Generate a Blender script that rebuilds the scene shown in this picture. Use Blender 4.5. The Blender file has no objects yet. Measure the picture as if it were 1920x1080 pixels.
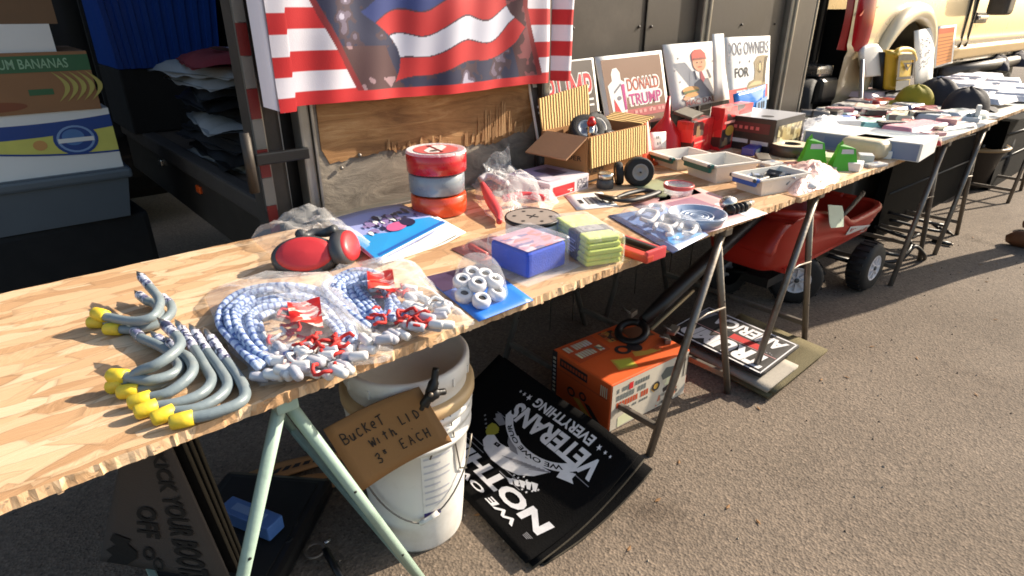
import bpy, bmesh, math, random
from math import sin, cos, pi, radians, sqrt, atan2, tan
from mathutils import Vector, Matrix, noise
SC = bpy.context.scene
COL = SC.collection
V3 = Vector
# ------------------------------------------------------------------ camera, world, sun, exposure
# world axes: X runs along the tables away from the viewer, Y across them towards the trailer, Z up
FPX, PITCH, CAMH = 1136.0, radians(24.4), 1.2
HF = Vector((0.656, 0.755, 0)).normalized()
HR = Vector((HF.y, -HF.x, 0))
CF = HF*cos(PITCH) - Vector((0, 0, 1))*sin(PITCH)
CU = HF*sin(PITCH) + Vector((0, 0, 1))*cos(PITCH)
cam_d = bpy.data.cameras.new('camera'); cam = bpy.data.objects.new('camera', cam_d); COL.objects.link(cam)
cam.location = (0, 0, CAMH); cam.rotation_euler = (pi/2-PITCH, 0, -atan2(HF.x, HF.y))
cam_d.sensor_width = 36; cam_d.lens = 36*FPX/1920; cam_d.clip_start = .02; cam_d.clip_end = 400
SC.camera = cam
SUN_AZ = Vector((.964, -.264, 0)).normalized(); SUN_EL = radians(30)
w = bpy.data.worlds.new('World'); SC.world = w; w.use_nodes = True
nt = w.node_tree; bg = nt.nodes['Background']
sky = nt.nodes.new('ShaderNodeTexSky'); sky.sky_type = 'NISHITA'; sky.sun_disc = False
sky.sun_elevation = SUN_EL; sky.sun_rotation = atan2(SUN_AZ.x, SUN_AZ.y); sky.air_density = 1.2; sky.dust_density = 2.0
nt.links.new(sky.outputs[0], bg.inputs[0]); bg.inputs[1].default_value = .11
sd = bpy.data.lights.new('sun', 'SUN'); so = bpy.data.objects.new('sun', sd); COL.objects.link(so)
sd.energy = 5.0; sd.angle = radians(.6); sd.color = (1.0, .88, .72)
sdir = -(SUN_AZ*cos(SUN_EL) + Vector((0, 0, sin(SUN_EL))))
so.rotation_euler = sdir.to_track_quat('-Z', 'Y').to_euler(); so.location = (6, -4, 6)
SC.view_settings.view_transform = 'Standard'; SC.view_settings.look = 'None'
SC.view_settings.exposure = .96; SC.view_settings.gamma = 1
SC.cycles.max_bounces = 7; SC.cycles.transparent_max_bounces = 14; SC.cycles.diffuse_bounces = 3
SC.cycles.glossy_bounces = 3; SC.cycles.caustics_reflective = False; SC.cycles.caustics_refractive = False
SC.cycles.use_denoising = True; SC.cycles.filter_width = 1.7; SC.cycles.sample_clamp_indirect = 6

H = .68            # table top height
def ray(x, y): return CF + HR*((x-960)/FPX) + CU*((540-y)/FPX)
def P(x, y, z=H):
    d = ray(x, y); t = (z-CAMH)/d.z
    return Vector((d.x*t, d.y*t, z))
def PY(x, y, Y):
    d = ray(x, y); t = Y/d.y
    return Vector((d.x*t, Y, CAMH+d.z*t))
def PX(x, y, X):
    d = ray(x, y); t = X/d.x
    return Vector((X, d.y*t, CAMH+d.z*t))
def zat(p, y):
    lo, hi = -1.0, 4.0
    for _ in range(40):
        m = (lo+hi)/2; v = Vector((p[0], p[1], m-CAMH))
        if 540-FPX*v.dot(CU)/v.dot(CF) < y: hi = m
        else: lo = m
    return m
def base3(a, b, c, z=H):
    """three pixels of a base rectangle (corner, end of width, end of depth) -> centre, angle, width, depth"""
    A, B, Cc = P(*a, z), P(*b, z), P(*c, z)
    u = B-A; r = atan2(u.y, u.x); n = Vector((-sin(r), cos(r), 0)); d = (Cc-A).dot(n)
    return (A+B)/2 + n*(d/2), r, u.length, abs(d)

# ------------------------------------------------------------------ materials
def lin(c):
    return tuple(((v/255)/12.92 if v/255 <= .04045 else ((v/255+.055)/1.055)**2.4) for v in c)+(1,)
MC = {}
def nodes(name):
    m = bpy.data.materials.new(name); m.use_nodes = True
    t = m.node_tree; return m, t, t.nodes['Principled BSDF'], t.nodes.new, t.links.new
def setspec(b, v): b.inputs['Specular IOR Level'].default_value = v
def mat(name, col, rough=.55, metal=0, var=.16, vs=14, bump=.15, bs=90, spec=.5, coat=0, dirt=None, sub=0):
    if name in MC: return MC[name]
    m, t, b, N, L = nodes(name)
    tc = N('ShaderNodeTexCoord')
    nz = N('ShaderNodeTexNoise'); nz.inputs['Scale'].default_value = vs; nz.inputs['Detail'].default_value = 5
    L(tc.outputs['Object'], nz.inputs['Vector'])
    c = lin(col)
    mx = N('ShaderNodeMix'); mx.data_type = 'RGBA'
    mx.inputs['A'].default_value = tuple(v*(1-var) for v in c[:3])+(1,)
    mx.inputs['B'].default_value = tuple(min(1, v*(1+var)) for v in c[:3])+(1,)
    L(nz.outputs['Fac'], mx.inputs['Factor']); out = mx.outputs['Result']
    if dirt:
        n2 = N('ShaderNodeTexNoise'); n2.inputs['Scale'].default_value = vs*.35; n2.inputs['Detail'].default_value = 8; n2.inputs['Roughness'].default_value = .7
        L(tc.outputs['Object'], n2.inputs['Vector'])
        r = N('ShaderNodeValToRGB'); r.color_ramp.elements[0].position = .5; r.color_ramp.elements[1].position = .72
        L(n2.outputs['Fac'], r.inputs['Fac'])
        m2 = N('ShaderNodeMix'); m2.data_type = 'RGBA'; L(r.outputs['Color'], m2.inputs['Factor'])
        L(out, m2.inputs['A']); m2.inputs['B'].default_value = lin(dirt); out = m2.outputs['Result']
    L(out, b.inputs['Base Color'])
    mr = N('ShaderNodeMapRange'); mr.inputs['To Min'].default_value = max(.03, rough-.12); mr.inputs['To Max'].default_value = min(1, rough+.12)
    L(nz.outputs['Fac'], mr.inputs['Value']); L(mr.outputs['Result'], b.inputs['Roughness'])
    b.inputs['Metallic'].default_value = metal; setspec(b, spec)
    b.inputs['Coat Weight'].default_value = coat
    if sub: b.inputs['Subsurface Weight'].default_value = sub; b.inputs['Subsurface Radius'].default_value = (.02, .02, .02)
    if bump:
        n3 = N('ShaderNodeTexNoise'); n3.inputs['Scale'].default_value = bs; n3.inputs['Detail'].default_value = 4
        L(tc.outputs['Object'], n3.inputs['Vector'])
        bp = N('ShaderNodeBump'); bp.inputs['Strength'].default_value = bump; bp.inputs['Distance'].default_value = .004
        L(n3.outputs['Fac'], bp.inputs['Height']); L(bp.outputs['Normal'], b.inputs['Normal'])
    MC[name] = m; return m
def film(name, tint=(255, 255, 255), base=.10, edge=.55, rough=.12, bump=.5, bs=35):
    """clear plastic: see-through, with glossy crinkles"""
    if name in MC: return MC[name]
    m, t, b, N, L = nodes(name)
    b.inputs['Base Color'].default_value = lin(tint); b.inputs['Roughness'].default_value = rough; setspec(b, .7)
    tr = N('ShaderNodeBsdfTransparent'); mix = N('ShaderNodeMixShader'); lw = N('ShaderNodeLayerWeight'); lw.inputs['Blend'].default_value = .35
    tr.inputs[0].default_value = tuple(.7+.3*v for v in lin(tint)[:3])+(1,)
    tc = N('ShaderNodeTexCoord')
    n = N('ShaderNodeTexNoise'); n.inputs['Scale'].default_value = bs; n.inputs['Detail'].default_value = 3; n.inputs['Distortion'].default_value = 1.4
    L(tc.outputs['Object'], n.inputs['Vector'])
    bp = N('ShaderNodeBump'); bp.inputs['Strength'].default_value = bump; bp.inputs['Distance'].default_value = .01
    L(n.outputs['Fac'], bp.inputs['Height']); L(bp.outputs['Normal'], b.inputs['Normal']); L(bp.outputs['Normal'], lw.inputs['Normal'])
    ma = N('ShaderNodeMath'); ma.operation = 'MULTIPLY_ADD'; ma.inputs[1].default_value = edge; ma.inputs[2].default_value = base; ma.use_clamp = True
    L(lw.outputs['Facing'], ma.inputs[0]); L(ma.outputs[0], mix.inputs[0]); L(tr.outputs[0], mix.inputs[1]); L(b.outputs[0], mix.inputs[2])
    L(mix.outputs[0], t.nodes['Material Output'].inputs[0]); MC[name] = m; return m
def prints(name, cols, scale=(20, 20, 20), rough=.35, coat=.2):
    """busy printed packaging: blocks of ink in a few colours"""
    if name in MC: return MC[name]
    m, t, b, N, L = nodes(name)
    tc = N('ShaderNodeTexCoord'); mp = N('ShaderNodeMapping'); mp.inputs['Scale'].default_value = scale
    L(tc.outputs['Object'], mp.inputs['Vector'])
    nz = N('ShaderNodeTexNoise'); nz.inputs['Scale'].default_value = .6; L(mp.outputs[0], nz.inputs['Vector'])
    ad = N('ShaderNodeVectorMath'); ad.operation = 'MULTIPLY_ADD'; ad.inputs[1].default_value = (.5, .5, .5)
    L(nz.outputs['Color'], ad.inputs[0]); L(mp.outputs[0], ad.inputs[2])
    v = N('ShaderNodeTexVoronoi'); v.distance = 'CHEBYCHEV'; v.inputs['Scale'].default_value = 1; L(ad.outputs[0], v.inputs['Vector'])
    s = N('ShaderNodeSeparateColor'); L(v.outputs['Color'], s.inputs[0])
    r = N('ShaderNodeValToRGB'); r.color_ramp.interpolation = 'CONSTANT'; e = r.color_ramp.elements
    e[0].position = 0; e[0].color = lin(cols[0]); e[1].position = 1/len(cols); e[1].color = lin(cols[1])
    for i, c in enumerate(cols[2:], 2): k = e.new(i/len(cols)); k.color = lin(c)
    L(s.outputs[0], r.inputs['Fac']); L(r.outputs['Color'], b.inputs['Base Color'])
    b.inputs['Roughness'].default_value = rough; b.inputs['Coat Weight'].default_value = coat
    MC[name] = m; return m
def vcol(name, rough=.6, bump=.1, bs=60):
    if name in MC: return MC[name]
    m, t, b, N, L = nodes(name); a = N('ShaderNodeAttribute'); a.attribute_name = 'Col'
    L(a.outputs['Color'], b.inputs['Base Color']); b.inputs['Roughness'].default_value = rough
    tc = N('ShaderNodeTexCoord'); n = N('ShaderNodeTexNoise'); n.inputs['Scale'].default_value = bs; L(tc.outputs['Object'], n.inputs['Vector'])
    bp = N('ShaderNodeBump'); bp.inputs['Strength'].default_value = bump; bp.inputs['Distance'].default_value = .004; L(n.outputs['Fac'], bp.inputs['Height']); L(bp.outputs['Normal'], b.inputs['Normal'])
    MC[name] = m; return m

def osb(name, tint=1.0, edge=False):
    m, t, b, N, L = nodes(name); tc = N('ShaderNodeTexCoord')
    def layer(rot, sc, off):
        mp = N('ShaderNodeMapping'); mp.inputs['Rotation'].default_value = (0, 0, rot); mp.inputs['Scale'].default_value = sc; mp.inputs['Location'].default_value = off
        nz = N('ShaderNodeTexNoise'); nz.inputs['Scale'].default_value = 9; nz.inputs['Detail'].default_value = 4; L(tc.outputs['Object'], nz.inputs['Vector'])
        ad = N('ShaderNodeVectorMath'); ad.operation = 'MULTIPLY_ADD'; ad.inputs[1].default_value = (.03, .03, 0); L(nz.outputs['Color'], ad.inputs[0]); L(tc.outputs['Object'], ad.inputs[2])
        L(ad.outputs[0], mp.inputs['Vector'])
        v = N('ShaderNodeTexVoronoi'); v.inputs['Scale'].default_value = 1; v.inputs['Randomness'].default_value = 1; L(mp.outputs[0], v.inputs['Vector'])
        d = N('ShaderNodeTexVoronoi'); d.feature = 'DISTANCE_TO_EDGE'; d.inputs['Scale'].default_value = 1; L(mp.outputs[0], d.inputs['Vector'])
        g = N('ShaderNodeTexNoise'); g.inputs['Scale'].default_value = 4; g.inputs['Detail'].default_value = 6; g.inputs['Roughness'].default_value = .7
        m2 = N('ShaderNodeMapping'); m2.inputs['Scale'].default_value = (.4, 4, 1); L(mp.outputs[0], m2.inputs['Vector']); L(m2.outputs[0], g.inputs['Vector'])
        s = N('ShaderNodeSeparateColor'); L(v.outputs['Color'], s.inputs[0])
        return s.outputs, d.outputs['Distance'], g.outputs['Fac']
    k = 2.2 if edge else 1
    lay = [layer(.95, (8*k, 30*k, 8), (0, 0, 0)), layer(-.75, (9*k, 33*k, 8), (3, 1, 0)), layer(1.75, (10*k, 36*k, 8), (7, 5, 0)), layer(.3, (9*k, 32*k, 8), (2, 8, 0))]
    def mathn(op, a, bb, clamp=False):
        q = N('ShaderNodeMath'); q.operation = op; q.use_clamp = clamp
        for i, x in enumerate((a, bb)):
            if isinstance(x, (int, float)): q.inputs[i].default_value = x
            else: L(x, q.inputs[i])
        return q.outputs[0]
    val = lay[0][0][0]; hgt = lay[0][0][1]; ed = lay[0][1]; gr = lay[0][2]
    for (s, d, g), th in zip(lay[1:], (.5, .6, .62)):
        f = mathn('GREATER_THAN', s[2], th)
        def mixv(a, bb):
            q = N('ShaderNodeMix'); q.data_type = 'FLOAT'; L(f, q.inputs['Factor']); L(a, q.inputs['A']); L(bb, q.inputs['B']); return q.outputs['Result']
        val, hgt, ed, gr = mixv(val, s[0]), mixv(hgt, s[1]), mixv(ed, d), mixv(gr, g)
    tot = mathn('ADD', mathn('MULTIPLY', val, .56), mathn('MULTIPLY', gr, .58))
    r = N('ShaderNodeValToRGB'); e = r.color_ramp.elements
    e[0].position = .1; e[0].color = lin([v*tint for v in (142, 106, 74)]); e[1].position = 1; e[1].color = lin([min(255, v*tint) for v in (222, 197, 164)])
    for p, c in ((.32, (180, 141, 102)), (.5, (196, 158, 118)), (.7, (208, 174, 136))): q = e.new(p); q.color = lin([min(255, v*tint) for v in c])
    L(tot, r.inputs['Fac'])
    er = N('ShaderNodeMapRange'); er.inputs['From Max'].default_value = .05; er.inputs['To Min'].default_value = .55; L(ed, er.inputs['Value'])
    mm = N('ShaderNodeMix'); mm.data_type = 'RGBA'; mm.blend_type = 'MULTIPLY'; mm.inputs['Factor'].default_value = .6; L(r.outputs['Color'], mm.inputs['A']); L(er.outputs['Result'], mm.inputs['B'])
    L(mm.outputs['Result'], b.inputs['Base Color']); b.inputs['Roughness'].default_value = .62; setspec(b, .3)
    bp = N('ShaderNodeBump'); bp.inputs['Strength'].default_value = .55; bp.inputs['Distance'].default_value = .003
    L(mathn('ADD', mathn('MULTIPLY', hgt, .8), mathn('MULTIPLY', gr, .5)), bp.inputs['Height']); L(bp.outputs['Normal'], b.inputs['Normal'])
    MC[name] = m; return m

# ------------------------------------------------------------------ mesh builder
class MB:
    def __init__(s, T=None):
        s.v = []; s.f = []; s.mi = []; s.sm = []; s.mats = []; s.T = T or Matrix.Identity(4); s.cols = None
    def m(s, mt):
        if mt not in s.mats: s.mats.append(mt)
        return s.mats.index(mt)
    def add(s, vs, fs, mt, smooth=False, T=None):
        o = len(s.v); M = s.T @ T if T else s.T
        s.v += [M @ Vector(q) for q in vs]
        k = [s.m(x) for x in mt] if isinstance(mt, list) else None
        i0 = s.m(mt) if k is None else 0
        for n, f in enumerate(fs):
            s.f.append([o+i for i in f]); s.mi.append(k[n] if k else i0); s.sm.append(smooth)
        return s
    def box(s, c, sz, mt, rz=0, bev=0, T=None, seg=2, rot=None):
        M = Matrix.Translation(Vector(c)) @ (rot if rot else Matrix.Rotation(rz, 4, 'Z'))
        if T: M = T @ M
        bm = bmesh.new(); bmesh.ops.create_cube(bm, size=1)
        for v in bm.verts: v.co = Vector((v.co.x*sz[0], v.co.y*sz[1], v.co.z*sz[2]))
        if bev > 0: bmesh.ops.bevel(bm, geom=bm.edges[:], offset=min(bev, min(sz)*.45), segments=seg, affect='EDGES', profile=.6)
        bm.verts.ensure_lookup_table()
        s.add([v.co.copy() for v in bm.verts], [[v.index for v in f.verts] for f in bm.faces], mt, False, M); bm.free(); return s
    def tube(s, pts, r, mt, seg=10, cap=True, smooth=True, alt=None, T=None, flat=1):
        pts = [Vector(p) for p in pts]; n = len(pts)
        rs = r if isinstance(r, (list, tuple)) else [r]*n
        tg = [(pts[min(i+1, n-1)]-pts[max(i-1, 0)]).normalized() for i in range(n)]
        up = Vector((0, 0, 1)) if abs(tg[0].z) < .9 else Vector((1, 0, 0))
        nn = (up - tg[0]*up.dot(tg[0])).normalized(); vs = []
        for i in range(n):
            nn = (nn - tg[i]*nn.dot(tg[i])); nn = nn.normalized() if nn.length > 1e-6 else Vector((0, 0, 1))
            bb = tg[i].cross(nn)
            for k in range(seg):
                a = 2*pi*k/seg; vs.append(pts[i] + (nn*cos(a)*flat + bb*sin(a))*rs[i])
        fs = []; mm = []
        for i in range(n-1):
            for k in range(seg):
                fs.append([i*seg+k, i*seg+(k+1) % seg, (i+1)*seg+(k+1) % seg, (i+1)*seg+k])
                mm.append(alt[(i//1) % len(alt)] if alt else mt)
        if cap:
            fs.append(list(range(seg))[::-1]); fs.append([(n-1)*seg+k for k in range(seg)]); mm += [mt, mt]
        return s.add(vs, fs, mm if alt else mt, smooth, T)
    def lathe(s, prof, mt, seg=32, T=None, smooth=True, ang=2*pi, mts=None):
        n = len(prof); vs = []; fs = []; mm = []
        full = abs(ang-2*pi) < 1e-6; ns = seg if full else seg+1
        for k in range(ns):
            a = ang*k/seg
            for (r, z) in prof: vs.append((r*cos(a), r*sin(a), z))
        for k in range(seg):
            k2 = (k+1) % ns
            for i in range(n-1):
                fs.append([k*n+i, k2*n+i, k2*n+i+1, k*n+i+1]); mm.append(mts[i] if mts else mt)
        return s.add(vs, fs, mm if mts else mt, smooth, T)
    def prism(s, poly, z0, z1, mt, T=None):
        n = len(poly); vs = [(x, y, z0) for x, y in poly]+[(x, y, z1) for x, y in poly]
        fs = [list(range(n))[::-1], list(range(n, 2*n))]+[[i, (i+1) % n, n+(i+1) % n, n+i] for i in range(n)]
        return s.add(vs, fs, mt, False, T)
    def grid(s, fn, nu, nv, mt, smooth=True, T=None, thick=0):
        vs = [fn(i/nu, j/nv) for j in range(nv+1) for i in range(nu+1)]
        w_ = nu+1; fs = [[j*w_+i, j*w_+i+1, (j+1)*w_+i+1, (j+1)*w_+i] for j in range(nv) for i in range(nu)]
        if thick:
            o = len(vs); vs = [Vector(q) for q in vs]; nr = (vs[1]-vs[0]).cross(vs[w_]-vs[0]).normalized()
            vs += [q-nr*thick for q in vs]
            fs += [[o+i for i in f[::-1]] for f in fs[:]]
            ring = list(range(w_))+[j*w_+nu for j in range(1, nv+1)]+[nv*w_+i for i in range(nu-1, -1, -1)]+[j*w_ for j in range(nv-1, 0, -1)]
            fs += [[ring[k], o+ring[k], o+ring[(k+1) % len(ring)], ring[(k+1) % len(ring)]] for k in range(len(ring))]
        return s.add(vs, fs, mt, smooth, T)
    def ball(s, c, r, mt, T=None, seg=14, sc=(1, 1, 1)):
        pr = [(max(1e-5, r*sin(pi*i/8)), -r*cos(pi*i/8)) for i in range(9)]
        M = Matrix.Translation(Vector(c)) @ Matrix.Diagonal((*sc, 1))
        return s.lathe(pr, mt, seg, (T @ M) if T else M)
    # ---- flat prints on a mapped surface Q(u, v, off)
    def patch(s, Q, u0, v0, u1, v1, mt, off=.0008, n=1):
        return s.grid(lambda a, b: Q(u0+(u1-u0)*a, v0+(v1-v0)*b, off), n, n, mt, False)
    def poly(s, Q, pts, mt, off=.001):
        return s.add([Q(u, v, off) for u, v in pts], [list(range(len(pts)))], mt)
    def disc(s, Q, cu, cv, ru, rv, mt, off=.001, n=24, hole=0):
        if hole:
            vs = []; 
            for k in range(n):
                a = 2*pi*k/n
                vs += [Q(cu+ru*cos(a), cv+rv*sin(a), off), Q(cu+ru*hole*cos(a), cv+rv*hole*sin(a), off)]
            return s.add(vs, [[2*k, 2*((k+1) % n), 2*((k+1) % n)+1, 2*k+1] for k in range(n)], mt)
        return s.poly(Q, [(cu+ru*cos(2*pi*k/n), cv+rv*sin(2*pi*k/n)) for k in range(n)], mt, off)
    def txt(s, Q, st, u0, v0, u1, v1, mt, off=.0012, bold=0, shear=0, fn=None, fit=True):
        vs, fs = text_geo(st, bold, shear)
        def mp(x, y):
            if fn: x, y = fn(x, y)
            return Q(u0+(u1-u0)*x, v0+(v1-v0)*y, off)
        return s.add([mp(x, y) for x, y in vs], fs, mt)
    def build(s, name, parent=None, loc=None, props=None):
        me = bpy.data.meshes.new(name)
        o = Vector(parent.location) if parent else Vector(loc if loc is not None else (0, 0, 0))
        if parent and parent.parent: o = o + Vector(parent.parent.location)
        me.from_pydata([q-o for q in s.v], [], s.f)
        for k in s.mats: me.materials.append(k)
        me.polygons.foreach_set('material_index', s.mi); me.polygons.foreach_set('use_smooth', s.sm)
        if s.cols:
            at = me.color_attributes.new('Col', 'FLOAT_COLOR', 'POINT')
            at.data.foreach_set('color', [c for q in s.cols for c in q])
        me.update(); ob = bpy.data.objects.new(name, me); COL.objects.link(ob)
        if parent: ob.parent = parent
        elif loc is not None: ob.location = o
        if props: tag(ob, *props)
        return ob
TG = {}
def text_geo(st, bold=0, shear=0):
    k = (st, bold, shear)
    if k in TG: return TG[k]
    c = bpy.data.curves.new('lettering', 'FONT'); c.body = st; c.offset = bold; c.shear = shear; c.resolution_u = 3; c.fill_mode = 'FRONT'
    o = bpy.data.objects.new('lettering', c); COL.objects.link(o)
    me = bpy.data.meshes.new_from_object(o.evaluated_get(bpy.context.evaluated_depsgraph_get()))
    vs = [(v.co.x, v.co.y) for v in me.vertices]; fs = [list(p.vertices) for p in me.polygons]
    bpy.data.objects.remove(o); bpy.data.curves.remove(c); bpy.data.meshes.remove(me)
    x0 = min(v[0] for v in vs); x1 = max(v[0] for v in vs); y0 = min(v[1] for v in vs); y1 = max(v[1] for v in vs)
    TG[k] = ([((x-x0)/(x1-x0), (y-y0)/(y1-y0)) for x, y in vs], fs); return TG[k]
def quad(c00, c10, c11, c01, lift=None):
    a, b, c, d = [Vector(q) for q in (c00, c10, c11, c01)]
    n = (b-a).cross(d-a).normalized()
    def Q(u, v, off=0):
        p = a*(1-u)*(1-v)+b*u*(1-v)+c*u*v+d*(1-u)*v
        if lift: p = p + lift(u, v)
        return p + n*off
    Q.n = n; return Q
def face_quad(c, r, w_, d, h, side):
    """mapping of one face of a box standing at c (base centre), turned r: 'front' -local y, 'left' -local x, 'top', 'right'"""
    M = Matrix.Translation(Vector(c)) @ Matrix.Rotation(r, 4, 'Z'); x, y = w_/2, d/2
    q = {'front': ((-x, -y, 0), (x, -y, 0), (x, -y, h), (-x, -y, h)), 'left': ((-x, y, 0), (-x, -y, 0), (-x, -y, h), (-x, y, h)),
         'right': ((x, -y, 0), (x, y, 0), (x, y, h), (x, -y, h)), 'top': ((-x, -y, h), (x, -y, h), (x, y, h), (-x, y, h))}[side]
    return quad(*[M @ Vector(p) for p in q])
def tag(o, label=None, cat=None, group=None, kind=None):
    if label: o['label'] = label
    if cat: o['category'] = cat
    if group: o['group'] = group
    if kind: o['kind'] = kind
    return o
def root(name, loc, label, cat, group=None):
    o = bpy.data.objects.new(name, None); COL.objects.link(o); o.location = loc; o.empty_display_size = .05
    return tag(o, label, cat, group)
def dup(r, loc, rz, label=None, group=None):
    c = r.copy(); COL.objects.link(c); c.location = loc; c.rotation_euler = (0, 0, rz)
    if label: c['label'] = label
    if group: c['group'] = group
    for ch in [o for o in r.children]:
        k = ch.copy(); COL.objects.link(k); k.parent = c
        for g in [o for o in ch.children]:
            q = g.copy(); COL.objects.link(q); q.parent = k
    return c
def TR(c, rz=0, rx=0, ry=0):
    return Matrix.Translation(Vector(c)) @ Matrix.Rotation(rz, 4, 'Z') @ Matrix.Rotation(ry, 4, 'Y') @ Matrix.Rotation(rx, 4, 'X')
def cr(pts, n=8):
    """smooth curve through points"""
    p = [Vector(q) for q in pts]; p = [p[0]*2-p[1]]+p+[p[-1]*2-p[-2]]; out = []
    for i in range(1, len(p)-2):
        for k in range(n):
            t = k/n; a, b, c, d = p[i-1:i+3]
            out.append(.5*((2*b)+(c-a)*t+(2*a-5*b+4*c-d)*t*t+(3*b-a-3*c+d)*t**3))
    return out+[p[-2]]
RND = random.Random(7)
def nz3(x, y, z, s=1): return noise.noise(Vector((x*s, y*s, z*s)))
def bag(mb, outline, height, mt, seed=0, rings=9, crease=.006, power=2.2, n=48, top=0):
    """puffy crinkled film over an outline of world points lying on a table"""
    o = [Vector(q) for q in outline]; o = cr(o+[o[0]], max(2, n//len(o)))[:-1]
    c = sum(o, Vector())/len(o); vs = [c+Vector((0, 0, height*(1+.1*nz3(seed, 0, 0))))]; k = len(o)
    for i in range(1, rings+1):
        t = i/rings
        for j, q in enumerate(o):
            p = c.lerp(q, t); h = height*max(0, 1-t**power)
            nse = nz3(p.x, p.y, seed*3.7, 22)*.9+nz3(p.x, p.y, seed*1.3+9, 55)*.6
            p = p+Vector((nz3(p.x, p.y, seed+5, 30)*crease, nz3(p.x, p.y, seed+8, 30)*crease, h+nse*crease*(1.6 if t < .97 else .5)+.003))
            vs.append(p)
    fs = [[0, 1+j, 1+(j+1) % k] for j in range(k)]
    for i in range(rings-1):
        for j in range(k):
            a = 1+i*k; fs.append([a+j, a+k+j, a+k+(j+1) % k, a+(j+1) % k])
    return mb.add(vs, fs, mt, True)
# ================================================================== SETTING
def asphalt():
    m, t, b, N, L = nodes('asphalt'); tc = N('ShaderNodeTexCoord')
    def noise_(s, d=6, r=.6):
        n = N('ShaderNodeTexNoise'); n.inputs['Scale'].default_value = s; n.inputs['Detail'].default_value = d; n.inputs['Roughness'].default_value = r; L(tc.outputs['Object'], n.inputs['Vector']); return n.outputs['Fac']
    def ramp(i, stops):
        r = N('ShaderNodeValToRGB'); e = r.color_ramp.elements; e[0].position, e[0].color = stops[0][0], lin(stops[0][1]); e[1].position, e[1].color = stops[-1][0], lin(stops[-1][1])
        for p, c in stops[1:-1]: q = e.new(p); q.color = lin(c)
        L(i, r.inputs['Fac']); return r.outputs['Color']
    big = ramp(noise_(1.3, 8), [(.3, (115, 104, 93)), (.55, (127, 115, 103)), (.75, (137, 125, 112))])
    v = N('ShaderNodeTexVoronoi'); v.inputs['Scale'].default_value = 150; L(tc.outputs['Object'], v.inputs['Vector'])
    s = N('ShaderNodeSeparateColor'); L(v.outputs['Color'], s.inputs[0])
    st = ramp(s.outputs[0], [(0, (96, 90, 82)), (.35, (150, 146, 138)), (.75, (176, 170, 160)), (.93, (205, 198, 188))])
    m1 = N('ShaderNodeMix'); m1.data_type = 'RGBA'; m1.blend_type = 'OVERLAY'; m1.inputs['Factor'].default_value = .5; L(big, m1.inputs['A']); L(st, m1.inputs['B'])
    pits = ramp(noise_(64, 3, .7), [(.28, (70, 62, 55)), (.42, (255, 255, 255))])
    m2 = N('ShaderNodeMix'); m2.data_type = 'RGBA'; m2.blend_type = 'MULTIPLY'; m2.inputs['Factor'].default_value = .75; L(m1.outputs['Result'], m2.inputs['A']); L(pits, m2.inputs['B'])
    sm = ramp(noise_(.55, 4), [(.4, (255, 255, 255)), (.7, (190, 183, 176))])
    m3 = N('ShaderNodeMix'); m3.data_type = 'RGBA'; m3.blend_type = 'MULTIPLY'; m3.inputs['Factor'].default_value = .8; L(m2.outputs['Result'], m3.inputs['A']); L(sm, m3.inputs['B'])
    cv = N('ShaderNodeTexVoronoi'); cv.feature = 'DISTANCE_TO_EDGE'; cv.inputs['Scale'].default_value = .55
    wn = N('ShaderNodeTexNoise'); wn.inputs['Scale'].default_value = 3.5; wn.inputs['Detail'].default_value = 8; L(tc.outputs['Object'], wn.inputs['Vector'])
    va = N('ShaderNodeVectorMath'); va.operation = 'MULTIPLY_ADD'; va.inputs[1].default_value = (.35, .35, 0); L(wn.outputs['Color'], va.inputs[0]); L(tc.outputs['Object'], va.inputs[2]); L(va.outputs[0], cv.inputs['Vector'])
    ck = ramp(cv.outputs['Distance'], [(.0, (96, 88, 80)), (.0035, (255, 255, 255))]); m4 = N('ShaderNodeMix'); m4.data_type = 'RGBA'; m4.blend_type = 'MULTIPLY'; m4.inputs['Factor'].default_value = .16; L(m3.outputs['Result'], m4.inputs['A']); L(ck, m4.inputs['B'])
    oil = ramp(noise_(2.1, 7, .62), [(.60, (255, 255, 255)), (.72, (176, 168, 160))]); m5 = N('ShaderNodeMix'); m5.data_type = 'RGBA'; m5.blend_type = 'MULTIPLY'; m5.inputs['Factor'].default_value = .8; L(m4.outputs['Result'], m5.inputs['A']); L(oil, m5.inputs['B'])
    L(m5.outputs['Result'], b.inputs['Base Color']); b.inputs['Roughness'].default_value = .86; setspec(b, .25)
    ad = N('ShaderNodeMath'); ad.operation = 'ADD'; L(v.outputs['Distance'], ad.inputs[0]); L(noise_(42, 4, .7), ad.inputs[1])
    bp = N('ShaderNodeBump'); bp.inputs['Strength'].default_value = .4; bp.inputs['Distance'].default_value = .005; L(ad.outputs[0], bp.inputs['Height']); L(bp.outputs['Normal'], b.inputs['Normal'])
    return m
mb = MB(); mb.add([(-60, -60, 0), (60, -60, 0), (60, 60, 0), (-60, 60, 0)], [[0, 1, 2, 3]], asphalt())
tag(mb.build('asphalt_ground'), kind='structure')
rn = random.Random(77); mb = MB(); gm = [mat('pale grit', (168, 156, 140), .8), mat('dark grit', (62, 56, 50), .8), mat('tan leaf bits', (132, 96, 58), .8)]
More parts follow.
